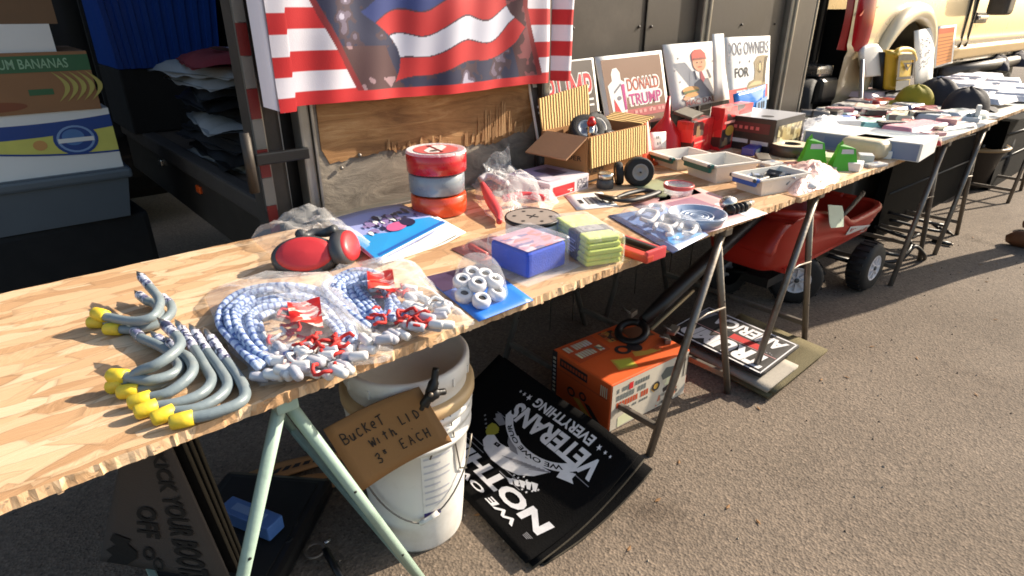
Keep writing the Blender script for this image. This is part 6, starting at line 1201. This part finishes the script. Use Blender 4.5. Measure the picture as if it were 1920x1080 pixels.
mb.patch(Q, .14, .74, .62, .92, M_dk, .001)
for i in range(9): mb.patch(Q, .17+.05*i, .79, .205+.05*i, .87, M_obd, .0018)
mb.patch(Q, .1, .64, .95, .67, M_obd, .001); mb.disc(Q, .36, .34, .07, .1, M_dk, .0014, hole=.6); mb.disc(Q, .56, .4, .06, .09, M_dk, .0014, hole=.6); mb.poly(Q, [(.4, .25), (.5, .3), (.75, .02), (.62, .02)], M_ylp, .0012); mb.poly(Q, [(.58, .3), (.68, .3), (.86, .08), (.78, .03)], M_dk, .0013)
for i in range(4): mb.patch(Q, .84+.03*i, .68, .855+.03*i, .9, M_crm, .0014)
Q = face_quad(c, rz, w_, d, hbx, 'top'); mb.poly(Q, [(.03, .55), (.06, .95), (.45, .97), (.42, .58)], M_obd, .001)
for k in range(2):
    for i in range(10):
        if (i*3+k) % 7: mb.poly(Q, [(.06+.033*i, .62+.18*k), (.085+.033*i, .62+.18*k), (.09+.033*i, .74+.18*k), (.062+.033*i, .75+.18*k)], M_crm, .0016)
mb.poly(Q, [(.22, .18), (.4, .1), (.46, .3), (.28, .4)], M_ylp, .001); mb.poly(Q, [(.25, .2), (.39, .14), (.43, .28), (.29, .36)], mat('acid print', (190, 190, 70), .5, bump=0), .0016); mb.poly(Q, [(.5, .28), (.62, .22), (.78, .2), (.8, .28), (.66, .3), (.54, .38)], M_ylp, .001); mb.disc(Q, .5, .48, .08, .1, M_dk, .001, hole=.55); mb.disc(Q, .62, .44, .07, .1, M_dk, .001); mb.poly(Q, [(.72, .3), (.95, .35), (.95, .28), (.75, .22)], M_obd, .001); mb.poly(Q, [(.5, .7), (.66, .66), (.68, .92), (.52, .95)], prints('box photo print', [(120, 70, 44), (206, 150, 70), (60, 50, 48), (190, 100, 60)], (50, 50, 50)), .001); mb.poly(Q, [(.7, .6), (.95, .5), (.96, .8), (.75, .85)], mat('brown print', (120, 74, 50), .5, bump=0), .001); mb.build('print', r)
bz = hbx
for k, (x, y, rz_, s) in enumerate(((1185, 592, .2, (.05, .02, .02)), (1250, 640, .8, (.045, .02, .018)), (1262, 622, .3, (.06, .03, .014)))):
    p = P(x, y, bz); r = root('steel_bracket', p, ['steel bracket lying at the back edge of the orange box', 'steel bracket by the wagon handle loop on the orange box', 'flat steel plate beside the wagon handle on the orange box'][k], 'bracket', 'steel brackets on the orange box'); mb = MB(TR(p, rz_)); mb.box((0, 0, s[2]/2), s, M_galv, 0, .003); mb.tube([(-s[0]*.4, 0, s[2]), (-s[0]*.4, .03, s[2]+.012)], .004, M_galv, 6); mb.build('bracket', r)

# ---- doormat stack with big white and red letters
r = root('printed_doormat', P(1400, 640, .04), 'framed doormat with big white letters and red stripe on top of a mat stack', 'doormat', 'mats behind the second trestle')
Zt = .075; f1, rt1, bk1, lf1 = P(1426, 703, Zt), P(1499, 647, Zt), P(1316, 566, Zt), P(1252, 618, Zt)
rt1 = f1+(rt1-f1); lf1 = f1+(lf1-f1); bk1 = rt1+(lf1-f1)
Q = quad(rt1, bk1, lf1, f1); M_mt3 = mat('charcoal mat', (46, 42, 40), .85, var=.2, vs=50, bump=.3, bs=240)
mb = MB(); mb.grid(lambda u, v: Q(u, v), 12, 8, M_mt3, thick=.012); mb.patch(Q, .015, .02, .985, .045, M_mp, .001); mb.patch(Q, .015, .955, .985, .98, M_mp, .001); mb.patch(Q, .01, .02, .022, .98, M_mp, .001); mb.patch(Q, .978, .02, .99, .98, M_mp, .001)
mb.txt(Q, 'TRUMP', .05, .58, .92, .91, M_mp, .001, .06, .15); mb.txt(Q, 'AMERICA', .06, .1, .8, .36, M_mp, .001, .04, .15); mb.patch(Q, .2, .40, .52, .53, mat('mat red', (180, 36, 34), .8, bump=.2), .001); mb.patch(Q, .52, .40, .7, .53, M_m2p, .001); mb.patch(Q, .03, .54, .97, .555, mat('mat pink line', (176, 130, 130), .8, bump=.1), .001); mb.poly(Q, [(.84, .1), (.97, .1), (.97, .5), (.9, .52)], M_mg, .001)
for i in range(5): star(mb, Q, .09+.025*i, .5-.02*(i % 2), .012, M_mg, 1.4, .001)
mb.build('mat', r)
M_mb = mat('moss coir mat', (104, 96, 74), .95, var=.35, vs=160, bump=.8, bs=320, spec=.1)
f2, r2_, l2 = P(1454, 735, .035), P(1552, 655, .035), P(1285, 650, .035); b2 = r2_+(l2-f2)
for k, (zz, dx, mt, lb) in enumerate(((.0, (0, 0, 0), M_mb, 'wide moss coloured coir mat sticking out under the lettered mat'), (.014, (-.03, .015, 0), mat('pale grey mat', (150, 142, 130), .9, var=.2, vs=60, bump=.4, bs=240), 'pale edged mat between the lettered mat and the moss coir mat'), (-.014, (-.02, .01, 0), M_mb, 'lowest mat of the stack behind the second trestle'))):
    D = Vector(dx)+Vector((0, 0, zz)); r = root('plain_doormat', f2+D, lb, 'doormat', 'mats behind the second trestle'); s = 1 if k != 1 else .86
    Qk = quad(f2+D, f2+D+(r2_-f2)*(s if k != 1 else .55), b2+D if k != 1 else l2+D+(r2_-f2)*.55, l2+D); mb = MB(); mb.grid(lambda u, v: Qk(u, v), 6, 6, mt, thick=.012); mb.build('mat', r)

# ---- red ride wagon
M_wr = mat('faded red wagon plastic', (166, 40, 28), .42, var=.1, vs=5, bump=.06, bs=40, dirt=(150, 48, 38)); M_wt = mat('wagon tyre', (20, 19, 19), .7, bump=.2, bs=60); M_wh = mat('white wheel hub', (206, 202, 204), .4, bump=.04)
w1, w2 = P(1492, 552, 0), P(1628, 545, 0)
r = root('toy_wagon', ((w1+w2)/2), 'red plastic pull wagon with black tyres and white hubs under the tables', 'wagon'); WY = w2.y+.06; r.location.z = 0
zt_ = zat(Vector((w2.x, WY-.02, 0)), 400)
X0, X1, Y0_, Y1_ = 2.18, 3.10, WY-.0, WY+.42
def xz(x, y, Y): q = PY(x, y, Y); return q
# the tub: near side panel, rear end, far side, floor; walls with real thickness
rl = PY(1655, 392, Y0_); fl = PY(1552, 385, Y0_); X1 = PY(1655, 440, Y0_).x
prof = [(X1, rl.z), (X1-.02, rl.z+.005)]
def wall(mb, x0, x1, y, z0, z1, th=.03, slope=.05):
    mb.add([(x0, y+slope, z0), (x1, y+slope, z0), (x1, y, z1), (x0, y, z1), (x0, y+slope+th, z0), (x1, y+slope+th, z0), (x1, y+th, z1), (x0, y+th, z1)], [[0, 1, 2, 3], [5, 4, 7, 6], [3, 2, 6, 7], [1, 5, 6, 2], [4, 0, 3, 7], [4, 5, 1, 0]], M_wr)
zR = rl.z; zB = .25; XM = PY(1556, 430, Y0_).x
def shell(u, v):
    """tub wall: u runs round the tub, v from the floor line up to the rim"""
    a = 2*pi*u; n = 6; ca, sa = cos(a), sin(a); k = (abs(ca)**n+abs(sa)**n)**(-1/n)
    cx, cy, hx, hy = (X0+X1)/2, (Y0_+Y1_)/2, (X1-X0)/2, (Y1_-Y0_)/2; s = .60+.40*v**.28; s2 = .88+.12*v**.5
    x, y = cx+hx*k*ca*s2, cy+hy*k*sa*s
    t = (x-X0)/(X1-X0); top = zR+ (.15*max(0, 1-t/.55)**.6 if t < .55 else 0)
    z = zB+(top-zB)*v
    if .5 < v < .58: y += .006*(1 if sa < 0 else -1)
    return Vector((x, y, z))
mb = MB(); mb.grid(shell, 96, 16, M_wr)
mb.grid(lambda u, v: shell(u, 1-v*.8)*1.0+Vector((-.03*cos(2*pi*u), -.03*sin(2*pi*u), -.002)), 96, 8, M_wr); mb.tube([shell(i/72, 1)+Vector((-.012*cos(2*pi*i/72), -.012*sin(2*pi*i/72), 0)) for i in range(73)], .017, M_wr, 8)
mb.box(((X0+X1)/2, (Y0_+Y1_)/2, zB+.012), ((X1-X0)*.8, (Y1_-Y0_)*.8, .02), M_wr); mb.build('tub', r)
sc = PY(1470, 395, Y0_+.06); mb = MB(); mb.grid(lambda u, v: Vector((sc.x+.17*cos(pi*u)*(1-.25*v), Y0_+.0+.3*v, zR+.03+.10*sin(pi*u)*(1-.2*v))), 20, 8, M_wr, thick=.05); mb.build('seat_back', r)
def yn(p, off=.004):
    cx, cy, hx, hy = (X0+X1)/2, (Y0_+Y1_)/2, (X1-X0)/2, (Y1_-Y0_)/2; v = min(1, max(.02, (p.z-zB)/(zR-zB))); s = .60+.40*v**.28; t = min(.97, abs((p.x-cx)/(hx*(.88+.12*v**.5)))); return Vector((p.x, cy-hy*s*(1-t**6)**(1/6)-off, p.z))
Q = quad(*(yn(PY(a, b, Y0_+.012), .012) for a, b in ((1560, 447), (1636, 447), (1638, 412), (1562, 414)))) if True else quad(PY(1560, 447, Y0_-.004), PY(1640, 447, Y0_-.004), PY(1642, 412, Y0_-.012), PY(1562, 414, Y0_-.012)); mb = MB(); mb.poly(Q, [(.28, .2), (.92, .28), (.96, .72), (.34, .7)], M_wcap, .002)
mb.txt(Q, 'RADIO FLYER', .36, .36, .9, .6, M_wr, .004, .04, .2); mb.build('badge', r)
Q = quad(PY(1556, 428, Y0_-.03), PY(1582, 425, Y0_-.03), PY(1582, 386, Y0_-.02), PY(1553, 384, Y0_-.02)); r3 = root('price_tag', Q(.5, .5), 'blank pale price tag taped to the red wagon side', 'price tag'); mb = MB(); mb.poly(Q, [(.1, 0), (1, 0), (1, .7), (.9, 1), (0, 1), (0, .2)], mat('pale green tag', (196, 206, 186), .6), .0); mb.poly(Q, [(.1, 0), (1, 0), (1, .7), (.9, 1), (0, 1), (0, .2)][::-1], M_paper, -.002); mb.build('tag', r3)
r4 = root('wooden_stick', PY(1590, 395, Y0_), 'dark stick poking out of the red wagon beside its tag', 'stick'); mb = MB(); mb.tube([PY(1572, 412, Y0_-.02), PY(1596, 388, Y0_+.05), PY(1618, 362, Y0_+.1)], [.008, .01, .012], mat('dark grip', (58, 50, 46), .6), 8); mb.build('stick', r4)
def wheel(c, n, R_, wd):
    q = Vector(n).normalized().to_track_quat('Z', 'Y').to_matrix().to_4x4(); T_ = Matrix.Translation(Vector(c)) @ q
    mb = MB(T_); mb.lathe([(R_*.5, -wd*.5), (R_*.85, -wd*.52), (R_*.98, -wd*.36), (R_, 0), (R_*.98, wd*.36), (R_*.85, wd*.52), (R_*.52, wd*.5)], M_wt, 40)
    for k in range(20): a = 2*pi*k/20; mb.box((R_*cos(a), R_*sin(a), 0), (.008, .012, wd*.7), M_wt, a)
    wo = mb.build('wheel', r)
    mb = MB(T_); mb.lathe([(R_*.52, wd*.5), (R_*.48, wd*.52), (R_*.44, wd*.36), (R_*.16, wd*.36), (R_*.14, wd*.5), (.0001, wd*.5)], M_wh, 32)
    for k in range(8): a = 2*pi*k/8; mb.box((R_*.3*cos(a), R_*.3*sin(a), wd*.4), (R_*.3, .008, .02), M_wh, a)
    mb.lathe([(R_*.1, wd*.5), (R_*.08, wd*.56), (.0001, wd*.56)], M_gry, 12); mb.build('hub', wo)
R_w = .117; c1 = P(1490, 520, R_w); 
wheel(c1, (-.75, -.62, 0), R_w, .075); c2 = Vector((w2.x, w2.y+.04, R_w)); wheel(c2, (-.05, -1, 0), R_w, .085); wheel((c2.x, Y1_-.02, R_w), (.05, 1, 0), R_w, .085); wheel((c1.x-.16, Y1_-.04, R_w), (.4, .9, 0), R_w, .075)
mb = MB(); mb.tube([c2, (c2.x, Y1_-.02, R_w)], .012, M_blackmetal, 8); mb.tube([c1, (c1.x-.16, Y1_-.04, R_w)], .012, M_blackmetal, 8); mb.box(((X0+X1)/2, (Y0_+Y1_)/2, .14), (.6, .12, .04), M_black); mb.build('axle', r)
# pull handle resting on the orange box
hz = hbx+.022; g = P(1185, 622, hz); dirh = (P(1395, 425, .47)-g).normalized(); e = g+dirh*1.02
lat = dirh.cross(Vector((0, 0, 1))).normalized(); upv = lat.cross(dirh)
mb = MB(); n0 = g+dirh*.06; mb.tube([n0, n0+dirh*.12, e], [.021, .027, .027], M_black, 10); mb.build('pull_handle', r)
mb = MB(); lp = [g+dirh*(.045*cos(a))+lat*(.052*sin(a)) for a in [2*pi*i/24 for i in range(25)]]; mb.tube(lp, .0135, M_black, 10); mb.build('handle_loop', r)
mb = MB(); gp = PY(1350, 468, e.y); mb.tube(cr([e-dirh*.14+upv*.03, e-dirh*.05+upv*.035, e+upv*.02], 5), .022, M_gry, 8); mb.box(e-dirh*.11+lat*-.02+upv*.02, (.09, .05, .03), mat('grey bracket plastic', (112, 108, 112), .5), atan2(dirh.y, dirh.x), .008); mb.ball(e-dirh*.03, .065, M_black, sc=(1, 1, .8)); mb.build('handle_joint', r)
r = root('wooden_lath', P(1250, 600, .22), 'pale thin lath lying along the wagon handle on the orange box', 'lath'); mb = MB(); mb.tube([P(1222, 617, hbx+.012), P(1300, 545, hbx+.05)], .006, mat('pale lath', (170, 150, 112), .7), 6); mb.build('lath', r)

# ---- black panels, basket and ironwork under the far tables
def panel(px, Y, zt0, zt1, label, th=.05, mt=None):
    a, b = PY(px[0], 400, Y), PY(px[1], 400, Y); r = root('folding_board', ((a.x+b.x)/2, Y, 0), label, 'panel', 'black panels under the far tables'); mb = MB()
    mb.add([(a.x, Y, 0), (b.x, Y, 0), (b.x, Y, zt1), (a.x, Y, zt0), (a.x, Y+th, 0), (b.x, Y+th, 0), (b.x, Y+th, zt1), (a.x, Y+th, zt0)], [[0, 1, 2, 3], [5, 4, 7, 6], [3, 2, 6, 7], [1, 5, 6, 2], [4, 0, 3, 7]], mt or M_mat); mb.build('panel', r)
    mb = MB(); 
    for z in (.25, .45): mb.tube([(a.x+.05, Y-.004, z*zt0/.55), (b.x-.05, Y-.004, z*zt1/.55)], .005, M_gry, 6)
    mb.build('seam', r); return r
panel((1652, 1866), 1.12, .60, .46, 'large black folding panel standing on edge behind the wagon')
panel((1838, 1900), 1.0, .50, .44, 'smaller black panel standing beyond the basket', .3)
r = root('grey_tub', (2.95, 1.5, 0), 'plain grey tub standing behind the wagon under the tables', 'tub'); a, b = PY(1592, 400, 1.3), PY(1655, 400, 1.3); mb = MB(); mb.box(((a.x+b.x)/2, 1.42, .26), (b.x-a.x, .24, .52), mat('grey tub plastic', (122, 118, 112), .6), 0, .03, seg=3); mb.box(((a.x+b.x)/2, 1.42, .53), (b.x-a.x+.03, .27, .03), mat('grey tub plastic', (122, 118, 112), .6), 0, .01); mb.build('tub', r)
bp_ = PY(1822, 275, 1.18); r = root('round_basket', (bp_.x, 1.16, 0), 'round brown tub full of odds and ends under the far table edge', 'basket'); T_ = TR((bp_.x, 1.18, 0)); zb_ = bp_.z
mb = MB(T_); mb.lathe([(.0001, .02), (.15, .02), (.2, zb_-.03), (.22, zb_), (.22, zb_+.02), (.20, zb_+.01), (.18, zb_-.05), (.0001, zb_-.06)], mat('brown tub', (36, 29, 24), .6, bump=.3), 40); mb.build('tub', r); mb = MB(T_); mb.lathe([(.21, zb_+.01), (.225, zb_+.026), (.238, zb_+.016), (.23, zb_)], mat('tan rim', (150, 122, 84), .5), 40); mb.build('rim', r)
rn = random.Random(6)
for k in range(9):
    a, q = rn.uniform(0, 6.28), rn.uniform(0, .13); p = Vector((bp_.x+q*cos(a), 1.18+q*sin(a), zb_-.02)); r = root('odd_part', p, 'small worn hardware part lying in the round brown tub', 'hardware', 'odds and ends in the round tub'); mb = MB(TR(p, a)); mb.box((0, 0, .012), (rn.uniform(.05, .1), .04, .03), [M_paper, mat('tan wood', (176, 132, 80), .6), M_galv][k % 3], 0, .008); mb.tube([(-.03, 0, .02), (-.03, 0, .05)], .012, M_galv, 8); mb.build('part', r)
r = root('dark_green_tub', (5.3, 1.2, 0), 'dark green covered tub under the farthest table', 'tub'); mb = MB(); a = PY(1880, 300, 1.3); mb.box((a.x+.3, 1.35, .27), (.9, .5, .54), mat('dark green cloth', (44, 50, 36), .85, var=.2, vs=6, bump=.4, bs=20), .1, .05, seg=3); mb.build('cover', r)
r = root('dark_tyre', (4.75, 1.0, .2), 'black tyre leaning under the far tables beside the brown tub', 'tyre'); c = PY(1888, 322, 1.0); r.location = c; mb = MB(TR((c.x, c.y+.1, .2), .3, pi/2)); mb.lathe([(.12, -.06), (.18, -.07), (.2, -.04), (.2, .04), (.18, .07), (.12, .06)], M_rubber, 32)
for k in range(26): a = 2*pi*k/26; mb.box((.2*cos(a), .2*sin(a), 0), (.012, .014, .1), M_rubber, a)
mb.build('tyre_body', r)
M_iron = mat('black iron', (34, 33, 34), .45, .4, bump=.15)
r = root('black_ironwork', P(1690, 480, .0), 'black curved iron garden tool heads on the ground beside the wagon', 'ironwork')
for pts in ([(1640, 470, .12), (1690, 478, .10), (1708, 458, .12), (1690, 440, .12), (1655, 432, .12)], [(1650, 492, .05), (1690, 486, .06), (1715, 462, .12), (1733, 478, .05), (1734, 486, .0)], [(1640, 425, .14), (1700, 445, .12), (1722, 440, .12)], [(1665, 398, .16), (1720, 412, .14), (1775, 424, .1)], [(1668, 412, .1), (1740, 430, .06), (1780, 436, .04)]):
    mb = MB(); mb.tube(cr([P(x, y, z) for x, y, z in pts], 6), .0095, M_iron, 8); mb.build('iron_bar', r)
for k in range(5): mb = MB(); q = P(1748+7*k, 420+3*k, .06); mb.tube([q, q+Vector((.03, -.03, -.03))], .006, M_iron, 6); mb.build('tine', r)
r = root('black_rod', P(1766, 458, .0), 'short black rod on the sunlit asphalt by the trestle feet', 'rod'); mb = MB(); mb.tube([P(1748, 450, .012), P(1782, 458, .012)], .011, M_black, 8); mb.tube([P(1782, 458, .012), P(1787, 459, .012)], .007, M_galv, 8); mb.build('rod', r)
for k, (pts, lb) in enumerate(((((1352, 520), (1388, 528), (1374, 515), (1360, 510)), 'pale scrap of paper on the shaded asphalt behind the second trestle'), (((1392, 512), (1436, 532), (1440, 526), (1400, 506)), 'pale flat lath on the asphalt beside the wagon wheel'))):
    Q = quad(*(P(x, y, .006) for x, y in pts)); r = root('ground_scrap', Q(.5, .5), lb, 'scrap'); mb = MB(); mb.grid(lambda u, v: Q(u, v, .004*sin(3*u+2*v)), 4, 3, mat('dusty scrap', (150, 134, 112), .8), thick=.003); mb.build('scrap', r)

# ---- crates and banana boxes left of the trailer opening
zA = .50
r = root('black_platform', (.0, 2.9, 0), 'added shade-black platform carrying the grey tub left of the trailer', 'platform'); mb = MB(); mb.box((-.12, 3.0, zA/2), (1.05, .75, zA-.002), mat('shade black', (12, 12, 12), .8), .05, .02); mb.build('platform', r)  # block added in near black to deepen the shade below the boxes
a, b = P(60, 437, zA), P(262, 402, zA); rz = atan2(b.y-a.y, b.x-a.x); wt = .72; dv = Vector((-sin(rz), cos(rz), 0)); uv = Vector((cos(rz), sin(rz), 0)); c0 = b-uv*wt/2+dv*.24
M_gt = mat('slate grey tub', (84, 92, 98), .5, var=.08, bump=.08)
def stackbox(name, label, cat, z, h, w_, d, mt, taper=0, group=None, off=0):
    c = c0+Vector((0, 0, z-zA))+uv*off; r = root(name, c, label, cat, group); T_ = TR(c, rz); s = 1-taper
    vs = [(x*w_/2*k, y*d/2*k, zz) for zz, k in ((0, s), (h, 1)) for x, y in ((-1, -1), (1, -1), (1, 1), (-1, 1))]; mb = MB(T_); mb.add(vs, [[3, 2, 1, 0], [4, 5, 6, 7], [0, 1, 5, 4], [1, 2, 6, 5], [2, 3, 7, 6], [3, 0, 4, 7]], mt)
    return r, mb, T_, face_quad(c, rz, w_, d, h, 'front')
h1 = zat(b, 312)-zA
r, mb, T_, Q = stackbox('grey_tub', 'slate grey plastic tub under the banana boxes', 'tub', zA, h1, wt, .5, M_gt, .08); mb.box((0, 0, h1-.02), (wt+.02, .52, .035), M_gt, 0, .01); mb.build('tub', r)
z2 = zA+h1; fpt = b; h2 = zat(b-dv*0, 202)-z2
r, mb, T_, Q = stackbox('banana_box', 'white banana box with blue edged yellow swoosh, lower of the two', 'fruit box', z2, h2, .66, .46, M_paper, 0, 'banana boxes on the grey tub', .02); mb.build('carton', r); mb = MB()
M_bb = mat('banana blue', (22, 62, 130), .5, bump=0); M_by = mat('banana yellow', (206, 200, 96), .5, bump=0)
def sw(lo, hi, mt, off, n=16): mb.grid(lambda u, v: Q(u, lo(u)+(hi(u)-lo(u))*v, off), n, 1, mt, False)
sw(lambda u: .72-.6*u+.42*u*u if u < .9 else .52, lambda u: .98-.5*u+.42*u*u if u > .15 else .95, M_bb, .001); sw(lambda u: .30+.5*(1-u)**2+.0*u, lambda u: .62+.4*(u-.55)**2, M_by, .0016)
mb.grid(lambda u, v: Q(u, .27+.5*(1-u)**2+.03*v, .0022), 16, 1, M_bb, False); mb.grid(lambda u, v: Q(u, .62+.4*(u-.55)**2+.03*v, .0022), 16, 1, M_bb, False)
mb.disc(Q, .82, .55, .1, .26, M_bb, .003); mb.disc(Q, .82, .55, .085, .22, mat('pale blue seal', (120, 150, 190), .5, bump=0), .0036, hole=.86); mb.disc(Q, .81, .58, .05, .13, mat('mid blue seal', (74, 118, 170), .5, bump=0), .0038); mb.patch(Q, .74, .5, .9, .57, M_paper, .0044); mb.disc(Q, .66, .5, .03, .08, M_bun, .003); mb.disc(Q, .4, .42, .03, .08, M_bun, .003)
for i in range(7): mb.patch(Q, .16+.028*i, .1, .182+.028*i, .17, M_dog, .002)
for i in range(6): mb.patch(Q, .15+.03*i, .2, .17+.03*i, .24, M_dog, .002)
mb.build('print', r)
z3 = z2+h2; h3 = zat(b, 95)-z3
r, mb, T_, Q = stackbox('banana_box', 'brown banana box with green band reading PREMIUM BANANAS on top', 'fruit box', z3, h3, .68, .47, mat('dull brown board', (150, 108, 72), .8, bump=.1), 0, 'banana boxes on the grey tub', -.01); mb.build('carton', r); mb = MB(); M_gb = mat('banana green', (44, 96, 58), .5, bump=0)
mb.patch(Q, 0, .68, 1, .95, M_gb, .001); mb.txt(Q, 'PREMIUM BANANAS', .52, .74, .91, .9, mat('pale green print', (140, 176, 140), .5, bump=0), .002, .01); mb.patch(Q, 0, .2, .5, .3, M_gb, .001); mb.patch(Q, .72, .3, .82, .4, M_gb, .001); mb.disc(Q, .58, .14, .12, .08, mat('rust board print', (128, 66, 34), .5, bump=0), .001)
for i in range(5): mb.grid(lambda u, v, i=i: Q(.83+.035*i+.04*sin(pi*u)+.022*v*sin(pi*u), .16+.52*u, .002+.0003*i), 12, 2, mat('banana print', (176, 164, 84), .5, var=.2, bump=0), False)
mb.build('print', r)
z4 = z3+h3
for k, (nm, lb, off, zz, h_, w_, mt) in enumerate((('white_carton', 'plain white carton on top of the banana boxes', .12, 0, .085, .26, M_paper), ('brown_carton', 'large brown carton at the top of the stack', -.15, .085, .3, .85, mat('dark kraft board', (120, 92, 66), .85, bump=.1)), ('black_carton', 'small black box beside the plain white carton', -.22, 0, .083, .28, M_black))):  # large carton in a darker, even kraft brown
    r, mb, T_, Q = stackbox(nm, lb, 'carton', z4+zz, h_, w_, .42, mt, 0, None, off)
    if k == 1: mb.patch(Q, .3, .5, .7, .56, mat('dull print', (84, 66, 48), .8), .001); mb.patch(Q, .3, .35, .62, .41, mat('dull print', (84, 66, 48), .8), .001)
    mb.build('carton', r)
# blue tote and pile of dark clothes inside the trailer
tb = P(330, 285, FZ)
a = PX(212, 118, .68); ty = 3.35
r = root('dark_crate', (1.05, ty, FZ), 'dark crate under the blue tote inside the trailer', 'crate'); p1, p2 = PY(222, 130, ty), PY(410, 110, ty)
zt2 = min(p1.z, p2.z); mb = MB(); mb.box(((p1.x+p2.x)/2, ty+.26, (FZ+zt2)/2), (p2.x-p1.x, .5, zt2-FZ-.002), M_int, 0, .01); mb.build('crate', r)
r = root('blue_tote', ((p1.x+p2.x)/2, ty, zt2), 'ribbed dark blue plastic tote inside the trailer', 'tote'); M_bt = mat('deep blue tote', (34, 76, 158), .35, var=.1, bump=.05); mb = MB(); x0, x1 = p1.x, p2.x; hh = .40
def tote(u, v):
    s = 1+.14*v; cx = (x0+x1)/2; rib = .012 if (u*9) % 1 < .45 else 0; return Vector((cx+(u-.5)*(x1-x0)*s, ty-.04*v-rib, zt2+hh*v))
mb.grid(tote, 108, 6, M_bt, False); mb.box(((x0+x1)/2, ty+.25, zt2+hh*.5), ((x1-x0)*1.0, .48, hh), M_bt); mb.box(((x0+x1)/2, ty+.2, zt2+hh+.02), ((x1-x0)*1.22, .6, .06), M_bt, 0, .015); mb.build('tote', r)
mb = MB(); mb.box(((x0+x1)/2-.2, ty-.10, zt2+hh+.03), (.12, .03, .02), mat('pale blue latch', (90, 120, 180), .4), 0, .004); mb.box(((x0+x1)/2+.25, ty-.10, zt2+hh+.03), (.12, .03, .02), mat('pale blue latch', (90, 120, 180), .4), 0, .004); mb.build('latch', r)
rn = random.Random(12); z = FZ; sx, sy = .86, 2.55; LBS = ['lowest', 'second lowest', 'third', 'fourth', 'fifth', 'sixth', 'seventh', 'eighth', 'ninth', 'second highest', 'highest']
for k in range(11):
    h_ = .036; mt = [M_black, mat('grey tee', (150, 148, 146), .8), mat('black tee', (24, 22, 24), .85, bump=.3)][0 if k % 5 == 1 else (1 if k in (0, 4, 8, 9) else 2)]
    if k == 10: mt = mat('dark red tee', (120, 24, 30), .8, bump=.3)
    r = root('folded_tee', (sx, sy, z), LBS[k]+' folded garment in the pile inside the trailer doorway', 'folded garment', 'folded garments piled in the trailer'); ox, oy = rn.uniform(-.03, .03), rn.uniform(-.05, .05); mb = MB(Matrix.Translation(Vector((sx, sy, 0))) @ Matrix.Rotation(rn.uniform(-.22, .22), 4, 'Z') @ Matrix.Translation(Vector((-sx, -sy, 0))))
    mb.grid(lambda u, v: Vector((sx-.2+ox+.42*u, sy-.3+oy+.6*v, z+h_*(.9+.35*nz3(u*3, v*3, k, 1.5))*min(1, 9*min(u, 1-u, v, 1-v)+.25)-.03*max(0, 1-6*u)*(.5+nz3(v*4, k, 0, 1)))), 16, 18, mt); mb.grid(lambda u, v: Vector((sx-.2+ox+.42*u, sy-.3+oy+.6*v, z)), 1, 1, mt); mb.build('garment', r); z += h_
r = root('loose_paper', (.85, 2.4, z), 'crumpled pale print on top of the garment pile', 'paper'); mb = MB(); mb.grid(lambda u, v: Vector((.75+.24*u, 2.3+.32*v, z+.008+.012*sin(7*u+3*v))), 8, 8, mat('pale violet print', (160, 150, 166), .7)); mb.build('sheet', r)
r = root('brown_drape', (.8, 1.9, FZ), 'dark brown cloth hanging inside the trailer doorway by the post', 'cloth'); mb = MB(); mb.grid(lambda u, v: Vector((.70+.25*u+.02*sin(9*u), 1.86+.35*u+.03*sin(14*u), FZ+.03+1.4*v)), 20, 10, mat('dark brown cloth', (44, 34, 28), .9, bump=.3), thick=.01); mb.build('cloth', r)
# dark van-shaped block added behind the left end to block sky light
r = root('dark_backdrop', (-1.6, 5.0, 0), 'added dark van-like block that darkens the space behind the boxes left of the trailer', 'backdrop'); mb = MB(); mb.box((-1.9, 4.9, 1.25), (6.4, 1.4, 2.2), mat('backdrop black', (14, 14, 15), .35, coat=.3, bump=0), 0, .15, seg=3); mb.build('body', r)
for x in (-4.0, .2): mb = MB(); mb.lathe([(.18, -.1), (.3, -.1), (.33, -.05), (.33, .05), (.3, .1), (.18, .1), (.0001, .06)], M_rubber, 28, TR((x, 4.24, .33), 0, pi/2)); mb.build('wheel', r)
r = root('rolled_mat', ((mR.x+mT.x)/2, (mR.y+mT.y)/2, 0), 'rolled black mat that props up the eagle doormats', 'rolled mat'); mb = MB(); d = (mT-mR); d.z = 0; d.normalize(); a_ = mR.lerp(mT, .12); b_ = mR.lerp(mT, .9); mb.tube([(a_.x-.05, a_.y, .058), (b_.x-.05, b_.y, .058)], .056, M_mat, 20); mb.build('roll', r)
